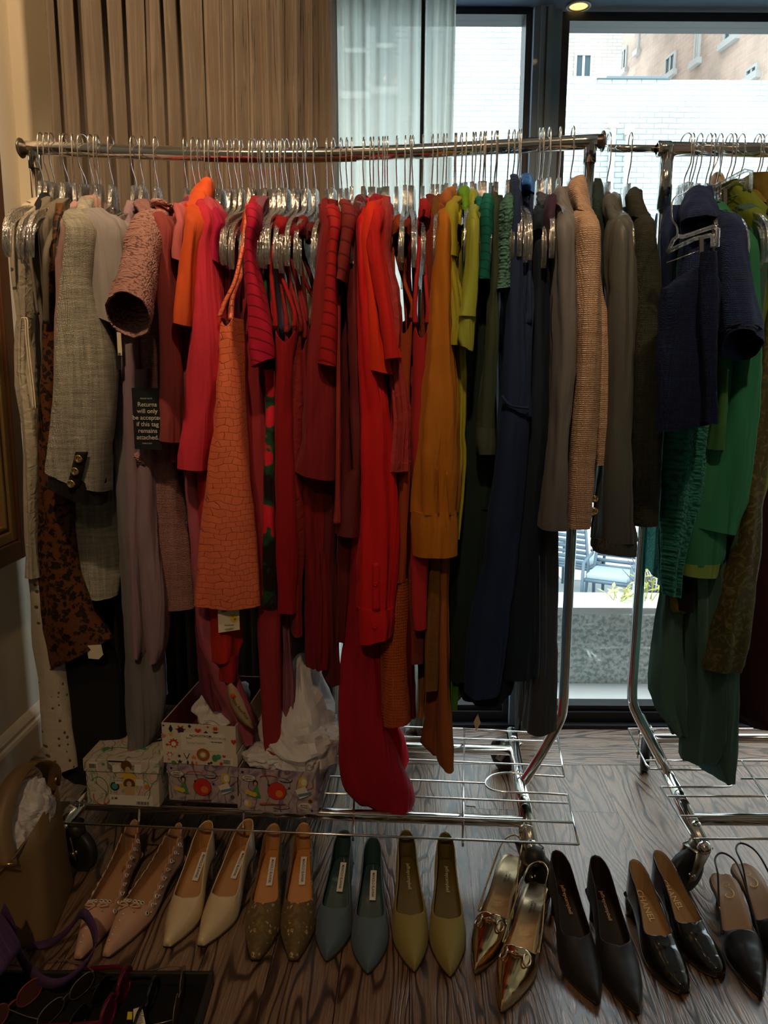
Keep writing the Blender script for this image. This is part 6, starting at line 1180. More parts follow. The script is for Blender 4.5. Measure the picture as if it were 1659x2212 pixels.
mb = MB(); slab(mb, o2-X*.001, X, Y, .002, .30, ZT-.002, ZT+.0); 
cols = ['red', 'navy', 'orange', 'green', 'navy', 'red', 'orange']; kinds = ['flower', 'diamond', 'heart', 'star', 'tri', 'sun', 'circle']; sh = [('flower', .046, .084, .013, .011, 0, 'red'), ('circle', .046, .082, .008, .007, 0, 'navy'), ('diamond', .022, .084, .009, .011, 0, 'navy'), ('circle', .022, .071, .005, .005, 0, 'yellow'), ('heart', .088, .083, .008, .007, 0, 'red'), ('tri', .107, .080, .007, .004, 0, 'navy'), ('diamond', .068, .093, .008, .005, 0, 'navy'), ('flower', .130, .09, .008, .006, 0, 'red'), ('tri', .130, .080, .008, .003, 180, 'navy'), ('sun', .028, .049, .013, .013, 0, 'red'), ('circle', .028, .047, .006, .006, 0, 'white'), ('heart', .012, .044, .004, .004, 0, 'red'), ('heart', .004, .066, .006, .008, 90, 'pink'), ('star', .005, .092, .004, .004, 0, 'navy'), ('star', .112, .094, .004, .004, 0, 'red'), ('sq', .098, .056, .052, .022, 1, 'white'), ('sq', .131, .058, .020, .017, -3, 'white'), ('heart', w2-.005, .06, .006, .008, 0, 'red')]
art(t, o2+U*ZB, X, U, sh); random.seed(3)
sh = [('flower', .019, .022, .009, .0065, 0, 'red'), ('circle', .019, .021, .004, .004, 0, 'white'), ('star', .016, .009, .0045, .0045, 0, 'orange'), ('star', .042, .019, .0055, .0055, 10, 'navy'), ('star', .043, .005, .008, .006, 0, 'navy'), ('tri', .060, .020, .008, .009, 180, 'navy'), ('tri', .060, .0215, .0055, .0068, 180, 'white'), ('heart', .077, .018, .0055, .006, 180, 'orange'), ('diamond', .062, .004, .005, .006, 0, 'navy'), ('diamond', .073, .004, .005, .006, 0, 'red'), ('diamond', .083, .004, .005, .006, 0, 'orange'),
      ('circle', .100, .026, .016, .016, 0, 'red'), ('circle', .100, .026, .0125, .0125, 0, 'green'), ('circle', .100, .026, .009, .009, 0, 'orange'), ('circle', .100, .026, .0055, .0055, 0, 'white'), ('circle', .128, .019, .007, .009, 0, 'green'), ('circle', .137, .023, .006, .006, 0, 'teal'), ('circle', .113, .005, .003, .003, 0, 'black'), ('circle', .119, .007, .003, .003, 0, 'black'), ('circle', .028, .003, .006, .004, 0, 'green'), ('sun', .143, .006, .005, .005, 0, 'red'), ('heart', .150, .025, .004, .004, 0, 'red'), ('sq', w2-.018, .012, .012, .009, 0, 'white')]
sh = [(k_, min(x_, w2-.006) if k_ != 'sq' else x_, y_, a_, b_2, r_, c_2) for k_, x_, y_, a_, b_2, r_, c_2 in sh]
art(t, o2-Y*.004+U*ZB, X, U, sh, 'lid_art')
pb = o2+U*ZB; text('NORDSTROM', .0085, pb+X*.094+U*.0705, X, U, INK, t, lift=.0022, bold=.006); text('NORDSTROM', .007, pb+X*.133+U*.0665, X, (U-X*.08), basic('grey_ink', (.25, .22, .2), .7), t, lift=.0024); text('BRAND', .0042, pb+X*.066+U*.064, X, U, INK, t, lift=.0022, bold=.01); text('Spring Candies', .0085, pb+X*.083+U*.053, X, U-X*.2, basic('pencil', (.3, .26, .22), .8), t, lift=.0022, sx=.9); barcode(t, pb+X*.118+U*.056, X, .028, .003, .0024); barcode(t, o2-Y*.004+U*(ZB+.006)+X*(w2-.03), X, .017, .011, .0022)
tissue('tissue_paper', 'dull white tissue paper lying inside the open cream shoebox', o2+X*(w2*.55)+Y*.16+U*(ZB+.075), (.062, .11, .036), 2.0)
# box C open with tall tissue
o, X, Y, w = boxxy((517, 1747), (683, 1757), ZS); t = thing('shoebox', 'open lilac shoebox with a red sun print, spilling tall white tissue', 'shoebox', o+U*ZS, 'lilac sketch-print shoeboxes'); ZT = ZS+.102
mb = MB(); openbox(mb, o, X, Y, w, .31, ZS, ZT); mb.build('box_base', BXP, t, smooth=False); mb = MB(); openbox(mb, o-X*.003-Y*.003, X, Y, w+.006, .316, ZS-.0005, ZS+.03); mb.build('lid', BXP, t, smooth=False)
mb = MB(); openbox(mb, o+X*.0025+Y*.0025, X, Y, w-.005, .305, ZS+.003, ZT-.0005, th=.0006); mb.build('lining', BXI, t, smooth=False)
artC(t, o+U*(ZS+.012)-Y*.0032, X, w)
art(t, o-Y*.003+U*ZS, X, U, [('circle', .022, .018, .009, .010, 0, 'yellow'), ('circle', .018, .019, .005, .007, 0, 'white'), ('circle', w*.86, .018, .016, .0085, 0, 'white'), ('star', w*.95, .008, .005, .005, 0, 'navy'), ('arc', .07, .015, .02, .006, 0, 'red'), ('arc', .10, .012, .02, .005, 200, 'navy')], 'lid_art'); text('JEFFREY\nCAMPBELL', .006, o-Y*.0035+U*(ZS+.018)+X*(w*.86), X, U, INK, t, lift=.0022)
pk = pxP(FA, 650, 1458, .02); cc = o+X*(w*.62)+Y*.15+U*(ZS+.115)
tissue('tissue_paper', 'tall crumpled sheet of white tissue rising to a peak from the open box', cc, (.092, .135, .085), 5.3, peak=((pk-cc), .72))
tissue('tissue_paper', 'small puff of pale tissue at the right front of the open lilac box', o+X*(w*.84)+Y*.055+U*(ZT+.008), (.022, .03, .034), 9.1)
tissue('tissue_paper', 'flat fold of pale tissue drooping over the left front of the open lilac box', o+X*(w*.27)+Y*.06+U*(ZT+.006), (.045, .045, .022), 12.7)
# clothing tag by the box: The RealReal
rt = thing('hang_tag', 'curled kraft brand tag with red seal hanging over the open shoebox', 'tag', pxP(FA, 520, 1520, .19))
vs = []; KR = basic('kraft_card', (.40, .29, .16), .8); P0 = [(492, 1480, 500, 1475), (490, 1500, 512, 1488), (497, 1525, 524, 1510), (508, 1545, 533, 1532), (524, 1563, 541, 1552), (545, 1575, 549, 1571)]
for a, b_, c_, d_ in P0: vs += [pxP(FA, a, b_, .20), pxP(FA, (a+c_)/2, (b_+d_)/2, .207), pxP(FA, c_, d_, .20)]
fs = []
for i in range(5): fs += [(i*3, (i+1)*3, (i+1)*3+1, i*3+1), (i*3+1, (i+1)*3+1, (i+1)*3+2, i*3+2)]
o_ = mesh('card', vs, fs, KR, rt); solid(o_, .0006); tpx('The RealReal', 519, 1532, .212, .011, rt, INK, rot=52); c = pxP(FA, 503, 1503, .211); mb = MB(); mb.lathe(c, [(0, .001), (.005, .001), (.006, 0)], axis=FA.n, n=10); mb.build('red_seal', basic('seal_red', (.6, .05, .02), .6), rt)
pt = thing('price_tag', 'small cream paper tag dangling on a thread below the navy gown', 'tag', pxP(FA, 1030, 1560, .12)); a = [pxP(FA, x, y, v) for x, y, v in ((1032, 1542, .12), (1038, 1562, .13), (1029, 1578, .12), (1023, 1560, .11))]; mb = MB(); mb.quad(*a); solid(mb.build('card', CREAM, pt, smooth=False), .0006); mb = MB(); mb.tube([a[0], pxP(FA, 1046, 1512, .12)], .0004, 5); mb.build('string', INK, pt)
p = atz(1015, 1735, .001); mb = MB(); mb.add([p+Vector(q) for q in ((-.012, -.012, 0), (.013, -.016, .0), (.016, .010, 0), (-.006, .013, 0))], [(0, 1, 2, 3)]); o_ = mb.build('paper_scrap', WHITEP, smooth=False); solid(o_, .0006, 1); tag(o_, 'small white scrap of paper on the floor under the wire shelf', 'paper scrap')
# white fabric / stool legs seen behind the shelf
for i, (px, y, r, lb) in enumerate(((886, 1578, .030, 'white rounded foot behind the crochet hem, left of the pair'), (912, 1585, .022, 'white rounded foot behind the shelf wires, right of the pair'))):
    p = atz(px, y, 0); mb = MB(); mb.lathe(p, [(0, 0), (r*.8, 0), (r, .02), (r*.85, .08), (r*.7, .3), (r*.7, .5), (0, .5)], n=20); tag(mb.build('floor_vase', basic('white_ceramic', (.75, .75, .72), .35)), lb, 'vase')
# ---------------------------------------------------------------- shoes
WT_ = [(0, .0), (.015, .09), (.05, .24), (.1, .42), (.18, .66), (.26, .86), (.34, .98), (.40, 1), (.5, .91), (.62, .74), (.74, .64), (.86, .62), (.93, .52), (.97, .38), (.99, .24), (1, .0)]
WALM = [(0, .0), (.01, .26), (.03, .42), (.08, .62), (.16, .80), (.26, .94), (.34, 1), (.40, 1), (.5, .91), (.62, .74), (.74, .64), (.86, .62), (.93, .52), (.97, .38), (.99, .24), (1, .0)]
WSNIP = [(0, .16), (.012, .24), (.05, .34), (.1, .47), (.18, .68), (.26, .86), (.34, .98), (.40, 1), (.5, .91), (.62, .74), (.74, .64), (.86, .62), (.93, .52), (.97, .38), (.99, .24), (1, .0)]
HT_ = [(0, .010), (.03, .018), (.1, .027), (.2, .037), (.3, .045), (.38, .050), (.5, .056), (.6, .062), (.7, .070), (.8, .084), (.9, .100), (1, .112)]
WSL = [(0, .0), (.015, .09), (.05, .24), (.1, .42), (.18, .66), (.26, .86), (.34, .98), (.40, 1), (.5, .91), (.62, .76), (.74, .74), (.86, .80), (.93, .74), (.97, .58), (.99, .36), (1, .0)]
def shoe(name, label, toe, heel, upper, inner, insole, hh=.062, W_=.038, wt=WT_, sv=.36, heelr=.007, sole=None, group=None, brand=None, bsize=.011, bmat=None, patch=False, sling=False, gold=False, studs=False, bit=False, heelm=None, walk=1.0, squiggle=False):
    a = atz(toe[0], toe[1], .004); hz = hh+(.055 if not sling else .004); b_ = atz(heel[0], heel[1], hz); X = Vector((b_.x-a.x, b_.y-a.y, 0)); Ln = X.length; X.normalize(); Yv = Vector((-X.y, X.x, 0)); org = Vector((a.x, a.y, 0))
    t = thing(name, label, 'shoe', org, group)
    def z0(s): 
        q = min(1, max(0, (s-.30)/.52)); return .0035+hh*(q*q*(3-2*q))*.96+max(0, s-.82)*hh*.2+.004*max(0, 1-s/.12)
    def w(s): return W_*interp(wt, s)
    def pt_(s, y, z): return org+X*(s*Ln)+Yv*y+Vector((0, 0, z))
    NS, NP = 84, 12; vs = []; idx = {}; fs = []; send = 1.0 if not sling else .60
    def phim(s):
        if s <= sv: return PI/2
        q = min(1, (s-sv)/.12); e = PI/2+(.62-PI/2)*math.sin(q*PI/2)**.62
        if sling: e = PI/2+(.28-PI/2)*math.sin(min(1, (s-sv)/.16)*PI/2)**.5
        if studs and s > sv+.02: e += .17*abs(math.sin((s-sv)*PI*15))-.07
        return e
    for i in range(NS+1):
        s = (i/NS)**1.0*send; s = s if i > 0 else .0; H = interp(HT_, s)
        if sling and s > sv: H *= max(.12, 1-(s-sv)/(send-sv)*.9)
        if i > NS*.9 and not sling: s = 1-(1-s)*1.0
        pm = phim(s); ww = w(s) if s > .001 else max(.0012, w(0)); ww = max(ww, .0012) if i < NS or sling else 0
        for sg in (1, -1):
            for j in range(NP+1):
                ph = pm*j/NP; y = ww*math.cos(ph)**.85*sg; z = z0(s)+.002+H*math.sin(ph)**.95; vs.append(pt_(s-.012*(1-j/NP)*(1 if s > .93 else 0), y, z)); idx[(i, sg, j)] = len(vs)-1
    for i in range(NS):
        for sg in (1, -1):
            for j in range(NP):
                q = (idx[(i, sg, j)], idx[(i+1, sg, j)], idx[(i+1, sg, j+1)], idx[(i, sg, j+1)]); fs.append(q if sg > 0 else q[::-1])
    fs.append(tuple([idx[(0, 1, j)] for j in range(NP+1)]+[idx[(0, -1, j)] for j in range(NP-1, -1, -1)]))
    o = mesh('upper', vs, fs, None, t, mats=[upper, inner])
    import bmesh
    bm = bmesh.new(); bm.from_mesh(o.data); bmesh.ops.remove_doubles(bm, verts=bm.verts, dist=.00035); bmesh.ops.recalc_face_normals(bm, faces=bm.faces); bm.to_mesh(o.data); bm.free()
    me = o.data; c0 = sum((p.center*p.area for p in me.polygons), Vector())/sum(p.area for p in me.polygons)
    up_ = sum(p.normal.z*p.area for p in me.polygons if p.center.dot(X) < Ln*.3)
    if up_ < 0: me.flip_normals()
    sd = solid(o, .0018, -1, 1)
    # insole, outsole
    def stripm(nm, f, dz0, dz1, m_, s0=.01, s1=.992):
        mb = MB(); n = 60; vv = []; 
        for dz in (dz0, dz1):
            for i in range(n+1):
                s = s0+(s1-s0)*i/n
                for k in range(7): yy = (k/3-1)*max(w(s)*f, .0008); vv.append(pt_(s, yy, z0(s)+dz+(.0025*(abs(k/3-1))**2 if dz0 > 0 else 0)))
        M = (n+1)*7; F_ = []
        for i in range(n):
            for k in range(6): q = (i*7+k, (i+1)*7+k, (i+1)*7+k+1, i*7+k+1); F_.append(tuple(a_+M for a_ in q)[::-1]); F_.append(q)
        for i in range(n): F_.append((i*7, i*7+M, (i+1)*7+M, (i+1)*7)); F_.append((i*7+6, (i+1)*7+6, (i+1)*7+6+M, i*7+6+M))
        mb.add(vv, F_); return mb.build(nm, m_, t)
    stripm('insole', .94, .0025, .0042, insole); stripm('outsole', 1.0, -.0028, .0022, sole or basic('dark_sole', (.05, .03, .02), .6))
    # heel
    mb = MB(); rg = []; n = 16; ztop = z0(.93)
    for q, cx_, rx, ry in ((0, .925, .070*Ln/.25*.25*1.0, .0235), (.12, .93, .055*.25, .020), (.35, .945, .030*.25*1.3, heelr*1.5), (.7, .958, .025*.25*1.3, heelr*1.1), (1, .965, .025*.25*1.3, heelr)):
        rx = max(rx, heelr); 
        if q == 0: rx = .07*Ln
        if q == .12: rx = .055*Ln
        for k in range(n): an = 2*PI*k/n; mb.v.append(pt_(cx_+math.cos(an)*rx/Ln*.95, math.sin(an)*ry, (z0(min(1, cx_+math.cos(an)*rx/Ln))-.002)*(1-q) if q < 1 else .0))
    for i in range(4):
        for k in range(n): mb.f.append((i*n+k, (i+1)*n+k, (i+1)*n+(k+1) % n, i*n+(k+1) % n)); mb.m.append(0)
    mb.f.append(tuple(4*n+k for k in range(n))[::-1]); mb.m.append(0); mb.build('heel', heelm or upper, t)
    def onsole(s, y): return pt_(s, y, z0(s)+.0062)
    if brand:
        s = .74 if not patch else .72; sl = (pt_(s-.1, 0, z0(s-.1))-pt_(s+.1, 0, z0(s+.1))).normalized(); ac = X.cross(Vector((0, 0, 1)))*1; nn = sl.cross(Yv).normalized(); yd = nn.cross(sl)
        if nn.z < 0: nn = -nn; 
        yd = nn.cross(sl).normalized(); yo = -.003
        if patch:
            hw, hl_ = .0065, .0330; c = onsole(s, yo)+nn*.0012; mb = MB(); mb.add([c-sl*hl_-yd*hw, c+sl*hl_-yd*hw, c+sl*hl_+yd*hw, c-sl*hl_+yd*hw], [(0, 1, 2, 3)]); k = mb.build('label_patch', WHITEP, t, smooth=False); solid(k, .0004, 1)
            text(brand, .0078, c, sl, yd, INK, t, lift=.001, bold=.012, sx=.80)
        else: text(brand, bsize, onsole(s, yo)+nn*.0016, sl, yd, bmat or GOLDFOIL, t, lift=.0012, bold=.01)
    if squiggle:
        sq_ = [(.86, .006), (.885, .002), (.89, -.005), (.87, -.008), (.85, -.004), (.846, .003), (.83, -.003), (.80, -.008), (.765, -.009), (.735, -.003), (.73, .005), (.745, .010), (.76, .006)]
        mb = MB(); mb.tube(smooth_pts([pt_(a_, b_y, z0(a_)+.0066) for a_, b_y in sq_], 4), [.0003+.0009*(i_/48) for i_ in range(49)], 6); mb.build('gold_squiggle', basic('squiggle_gold', (.95, .65, .25), .35, .5), t)
    def onup(s, ph, lift=.001): 
        H = interp(HT_, s); return pt_(s, w(s)*math.cos(ph)**.85*(1), z0(s)+.002+H*math.sin(ph)**.95)
    def uppt(s, ph, sg, l=.0):
        H = interp(HT_, s); y = w(s)*math.cos(ph)**.85; z = z0(s)+.002+H*math.sin(ph)**.95; n_ = Vector((0, math.cos(ph), math.sin(ph)*.9)).normalized(); return pt_(s, (y+n_.y*l)*sg, z+n_.z*l), (Yv*n_.y*sg+Vector((0, 0, n_.z)))
    if studs:
        R1, R2 = basic('eyelet_silver', (.85, .80, .76), .3, .5), basic('eyelet_hole', (.03, .02, .02), .4)
        def eyelet(p, n_, r):
            e_ = MB(); e_.lathe(p, [(r*.5, 0), (r*.56, .0013), (r*.85, .0018), (r, .0004), (r, -.001)], axis=n_, n=14); e_.mi = 1; e_.lathe(p, [(0, .0003), (r*.55, .0003)], axis=n_, n=10); e_.build('eyelet', [R1, R2], t)
        for k in range(9):
            s = sv+.033+k*(1/15.0)
            for sg in (1, -1):
                p, n_ = uppt(min(s, .97), .50, sg, .0012); r = .0054 if k % 2 == 0 else .0044; eyelet(p, n_, r)
                p, n_ = uppt(min(s+.033, .98), .34, sg, .0008); mb = MB(); mb.ball(p, .0021, 8, 6); mb.build('stud', R1, t)
        for (s, y_) in ((.345, 1.05), (.33, 1.45), (.335, 1.25)):
            for sg in (1, -1): p, n_ = uppt(s, y_, sg, .0014); eyelet(p, n_, .0046)
        for s in (.06, .10, .145, .19, .235): p, n_ = uppt(s, 1.5, 1, .0006); mb = MB(); mb.ball(p, .0024, 8, 6); mb.build('stud', R1, t)
        mb = MB(); 
        for sg in (1, -1):
            P_ = [uppt(.29, 1.55, sg, .003)[0]]; c = P_[0]; P_ = [c, c+Yv*sg*.012-X*.004+Vector((0, 0, .002)), c+Yv*sg*.022+X*.002, c+Yv*sg*.012+X*.005+Vector((0, 0, .003)), c]; mb.tube(smooth_pts(P_, 5), .0018, 8); mb.tube([c, c+Yv*sg*.016-X*.012-Vector((0, 0, .003))], .0016, 8)
        mb.build('bow', upper, t)
    if sling:
        s0, s1 = .50, 1.0; A_ = []; hs = z0(.97)
        for sg in (1, -1):
            A_.append([pt_(.46, w(.46)*sg, z0(.46)+.016), pt_(.60, w(.6)*1.12*sg, z0(.6)+.022), pt_(.78, .025*sg, z0(.8)+.042), pt_(.93, .020*sg, z0(.93)+.052)])
        P_ = smooth_pts(A_[0]+[pt_(1.0, 0, z0(1)+.054)]+A_[1][::-1], 8); mb = MB(); mb.tube(P_, .0021, 8); k = mb.build('sling_strap', upper if gold else upper, t)
        p = P_[8]; mb = MB(); mb.tube([p+Vector((0, 0, .004))+X*.004, p+Vector((0, 0, .004))-X*.004, p-Vector((0, 0, .004))-X*.004, p-Vector((0, 0, .004))+X*.004], .0008, 6, closed=True); mb.build('buckle', GOLD, t)
    if bit:
        BM = basic('bit_bronze', (.62, .42, .30), .14, 1); mb = MB(); c = uppt(sv-.055, 1.57, 1, .0045)[0]
        for sg in (1, -1):
            q = c+Yv*sg*.0225-Vector((0, 0, .010)); E1 = Vector((0, 0, 1))*.35*sg*-1+Yv*.6; E1 = (Yv*.75*sg-Vector((0, 0, .65))).normalized()
            mb.tube([q+X*math.cos(a_)*.0145+E1*math.sin(a_)*.0085 for a_ in [2*PI*k/20 for k in range(20)]], .0023, 8, closed=True)
            mb.tube([c+Yv*sg*.002, c+Yv*sg*.015-Vector((0, 0, .004))], .0022, 8)
        mb.ball(c, .0038); mb.build('horsebit', BM, t)
    return t
def sm(name, col, rough, kind='smooth', spec=.5, coat=0, metal=0):
    m = cloth(name, col, kind, rough, spec=spec, sheen=0 if rough < .5 else .2); b = m.node_tree.nodes['Principled BSDF']; b.inputs['Coat Weight'].default_value = coat; b.inputs['Metallic'].default_value = metal
    if rough < .5:
        for l in list(b.inputs['Normal'].links): m.node_tree.links.remove(l)
    return m
TAN = sm('tan_insole', (.50, .27, .11), .38); GP = 'pointed shoes lined up on the floor'
PNKS = sm('blush_suede', (.62, .37, .26), .85)
for tp, hp, lb in (((168, 2077), (293, 1790), 'blush studded scalloped flat, left of its pair, beside the tan bag'), ((227, 2072), (389, 1797), 'blush studded scalloped flat, right of its pair, next to ivory pump')):
    shoe('studded_flat', lb, tp, hp, PNKS, sm('blush_lining', (.45, .26, .14), .6), sm('blush_insole', (.50, .28, .14), .6), hh=.022, W_=.036, wt=WSNIP, sv=.30, studs=True, heelr=.010, group='blush studded flats', brand='hutton\ncampbell', bsize=.006, bmat=basic('stamp_brown', (.2, .08, .03), .7))
IV = sm('ivory_leather', (.72, .58, .36), .32, coat=.2)
for tp, hp, lb in (((360, 2050), (452, 1786), 'plain ivory leather pointed pump, left of its pair'), ((433, 2048), (540, 1782), 'plain ivory leather pointed pump, right of its pair')): shoe('leather_pump', lb, tp, hp, IV, TAN, TAN, hh=.07, sv=.36, group='ivory leather pumps', brand='MANOLO BLAHNIK', patch=True, wt=WSNIP, W_=.037)
SNK = cloth('lizard_print', (.19, .13, .055), 'lizard', .4, (.08, .05, .02), sc=1.2)
for tp, hp, lb in (((551, 2079), (593, 1792), 'brown lizard-patterned square-toed pump, left of its pair'), ((634, 2080), (657, 1790), 'brown lizard-patterned square-toed pump, right of its pair')): shoe('lizard_pump', lb, tp, hp, SNK, TAN, sm('amber_insole', (.58, .26, .08), .28), hh=.07, sv=.38, group='lizard-patterned pumps', brand='MANOLO BLAHNIK', patch=True, wt=WSNIP, W_=.037)
BLS = sm('blue_grey_suede', (.10, .145, .19), .9); BLI = sm('teal_grey_insole', (.035, .08, .085), .22)
for tp, hp, lb in (((705, 2081), (745, 1806), 'blue-grey suede pointed pump, the left one set slightly further back'), ((794, 2108), (806, 1821), 'blue-grey suede pointed pump, the right one set slightly nearer')): shoe('suede_pump', lb, tp, hp, BLS, BLI, BLI, hh=.07, sv=.37, group='blue-grey suede pumps', brand='MANOLO BLAHNIK', patch=True)
OLS = sm('olive_suede', (.30, .24, .07), .85); OLI = sm('olive_insole', (.13, .10, .025), .4); FOIL = basic('pale_foil', (.8, .76, .55), .4, .3)
for tp, hp, lb in (((895, 2104), (876, 1806), 'olive mustard suede pump, left of its pair'), ((972, 2115), (961, 1811), 'olive mustard suede pump, right of its pair beside the gold slingback')): shoe('suede_pump', lb, tp, hp, OLS, OLI, OLI, hh=.066, sv=.36, group='olive suede pumps', brand='jeffreycampbell', bsize=.0105, bmat=FOIL)
GLD = basic('gold_leather', (.80, .62, .36), .16, 1); GLI = basic('gold_insole', (.72, .56, .34), .28, 1)
n_ = GLI.node_tree; b = n_.nodes['Principled BSDF']; tc = N(n_, 'ShaderNodeTexCoord'); q = N(n_, 'ShaderNodeTexNoise', Scale=40.0, Detail=4.0); L(n_, tc, 'Object', q, 'Vector'); bumpn(n_, b, q, 0, .4, .002)
for tp, hp, lb in (((1026, 2109), (1112, 1850), 'gold metallic horsebit slingback, the one further back'), ((1082, 2192), (1166, 1910), 'gold metallic horsebit slingback, the nearer one')): shoe('gold_slingback', lb, tp, hp, GLD, GLD, GLI, hh=.055, sv=.37, wt=WSL, group='gold slingbacks', sling=True, gold=True, bit=True, brand='JEFFREY\nCAMPBELL', bsize=.0065, bmat=INK, W_=.038)
BSA = sm('black_satin', (.012, .011, .012), .55); BSI = sm('black_insole', (.022, .014, .012), .35)
for tp, hp, lb in (((1292, 2174), (1200, 1851), 'black satin pointed pump right beside the gold slingback'), ((1380, 2196), (1284, 1862), 'black satin pointed pump, the second one, beside the tan-lined black pump')): shoe('satin_pump', lb, tp, hp, BSA, BSI, BSI, hh=.075, sv=.40, group='black satin pumps', brand='jeffreycampbell', bsize=.0105, bmat=basic('copper_foil', (.9, .55, .3), .4, .3), W_=.039)
BPT = sm('black_leather', (.010, .010, .010), .16, coat=.6); BGI = sm('beige_insole', (.50, .33, .17), .42)
for tp, hp, lb in (((1478, 2150), (1366, 1871), 'black leather almond-toed pump with beige insole, front one of its pair'), ((1558, 2114), (1416, 1851), 'black leather almond-toed pump with beige insole, rear one touching the caster wheel')): shoe('leather_pump', lb, tp, hp, BPT, BGI, BGI, hh=.055, sv=.38, group='black leather pumps', brand='CHANEL', bsize=.0185, bmat=basic('bright_gold', (1, .80, .45), .5), wt=WALM, W_=.037, heelr=.012)
BSL = sm('black_calf', (.012, .011, .011), .38); BRI = sm('brown_beige_insole', (.42, .24, .13), .5)
for tp, hp, lb in (((1645, 2158), (1556, 1890), 'black slingback with tan insole and ankle buckle, left of its pair'), ((1742, 2125), (1596, 1868), 'black slingback with tan insole cut off by the right edge')): shoe('black_slingback', lb, tp, hp, BSL, BRI, BRI, hh=.06, sv=.40, group='black slingbacks', sling=True, squiggle=True, wt=WSL, W_=.038)
# ---------------------------------------------------------------- tan tote bag by the wall
TOT = sm('tan_leather', (.19, .115, .045), .5); TIN = basic('tote_inside', (.10, .07, .04), .8)
t = thing('tote_bag', 'tan leather bucket tote with wide handle, stuffed with tissue, by the left wall', 'bag', (-.82, 1.45, 0))
B_ = [Vector((-.97, 1.30, .0)), Vector((-.675, 1.385, .0)), Vector((-.700, 1.585, 0)), Vector((-.97, 1.56, .0))]
T_ = [aty(18, 1872, 1.36), aty(82, 1780, 1.43), aty(131, 1693, 1.60), aty(20, 1700, 1.62)]
mb = MB(); n = 14; ringsb = []
def quadring(Q, r=.03):
    out = []
    for i in range(4):
        a, b_, c_ = Q[i-1], Q[i], Q[(i+1) % 4]; d1 = (a-b_).normalized()*r; d2 = (c_-b_).normalized()*r
        for k in range(5): q = k/4; out.append((b_+d1)*(1-q)**2+b_*2*q*(1-q)+(b_+d2)*q*q)
    return out
for q in (0, .02, .25, .5, .75, 1.0):
    Q = [b_.lerp(c_, q) for b_, c_ in zip(B_, T_)]; ringsb.append(quadring(Q, .028 if q > .0 else .03))
vs = [v for r in ringsb for v in r]; n = 20; fs = [tuple(range(n))[::-1]]
for i in range(len(ringsb)-1):
    for k in range(n): fs.append((i*n+k, i*n+(k+1) % n, (i+1)*n+(k+1) % n, (i+1)*n+k))
o_ = mesh('bag_body', vs, fs, None, t, mats=[TOT, TIN]); solid(o_, .003, -1, 1)
def band(pts, widths, axis, m_, par, nm, th=.003):
    P_ = smooth_pts(pts, 6); vs = []; fs = []
    for i, p in enumerate(P_): vs += [p-Vector(axis)*widths/2, p+Vector(axis)*widths/2]
    for i in range(len(P_)-1): fs.append((i*2, i*2+1, i*2+3, i*2+2))
    o = mesh(nm, vs, fs, m_, par); solid(o, th, 0); return o
band([aty(14, 1872, 1.37), aty(2, 1780, 1.40), aty(22, 1700, 1.45), aty(60, 1652, 1.52), aty(95, 1650, 1.57), aty(112, 1668, 1.60), aty(110, 1700, 1.61)], .045, (.80, .35, .0), TOT, t, 'handle')
mb = MB(); mb.tube([aty(118, 1690, 1.59), aty(122, 1675, 1.60)], .003, 8); mb.build('ring', GOLD, t); mb = MB(); mb.tube([aty(0, 1868, 1.35), aty(28, 1866, 1.35)], .0022, 8); mb.build('ring', GOLD, t)
tissue('tissue_paper', 'crumpled pale tissue in the mouth of the tan tote, upper piece', aty(72, 1748, 1.50), (.035, .05, .06), 3.3)
tissue('tissue_paper', 'crumpled pale tissue in the tan tote, lower piece by the handle', aty(42, 1822, 1.44), (.026, .04, .045), 4.4)
p = pxP(FA, 143, 1760, .16); mb = MB(); mb.add([p+Vector(q) for q in ((-.012, 0, -.04), (.014, .002, -.045), (.012, .003, .035), (-.012, 0, .035))], [(0, 1, 2, 3)]); o_ = mb.build('paper_tag', CREAM, smooth=False); solid(o_, .0008); tag(o_, 'pale paper tag standing between the tan bag and the left caster', 'tag')
# purple bag and strap, lower left
PUR = cloth('purple_canvas', (.075, .035, .11), 'plain', .8)
t = thing('purple_bag', 'purple canvas bag at the lower left corner with a long looping strap', 'bag', (-.86, 1.25, 0))
Qb = [Vector((-1.02, 1.06, .031)), Vector((-.80, 1.10, .031)), Vector((-.755, 1.21, .031)), Vector((-.99, 1.33, .0))]; Qt = [aty(-90, 2130, 1.10), aty(5, 2110, 1.14), aty(56, 2040, 1.21), aty(4, 1958, 1.30)]
ringsb = [quadring([b_.lerp(c_, q)+Vector((0, 0, 0)) for b_, c_ in zip(Qb, Qt)], .02) for q in (0, .05, .35, .7, .96)]+[quadring([(c_-sum(Qt, Vector())/4)*.8+sum(Qt, Vector())/4+Vector((0, 0, .01)) for c_ in Qt], .02)]
vs = [v for r in ringsb for v in r]; fs = [tuple(range(20))[::-1], tuple(range(100, 120))]
for i in range(5):
    for k in range(20): fs.append((i*20+k, i*20+(k+1) % 20, (i+1)*20+(k+1) % 20, (i+1)*20+k))
mesh('bag_body', vs, fs, PUR, t)
sp = [(5, 1960, .17), (28, 2005, .12), (38, 2050, .07), (60, 2090, .045), (100, 2122, .045), (140, 2120, .045), (182, 2085, .05), (205, 2045, .06), (203, 2010, .08), (188, 1980, .10), (172, 1975, .10), (150, 2005, .06), (110, 2035, .02), (60, 2046, .015)]
P_ = smooth_pts([atz(x, y, z) for x, y, z in sp], 6); vs = []; fs = []
for i, p in enumerate(P_):
    q = i/len(P_); ax = Vector((.004, 0, .0105)) if q < .9 else Vector((0, .008, .003)); vs += [p-ax, p+ax]
for i in range(len(P_)-1): fs.append((i*2, i*2+1, i*2+3, i*2+2))
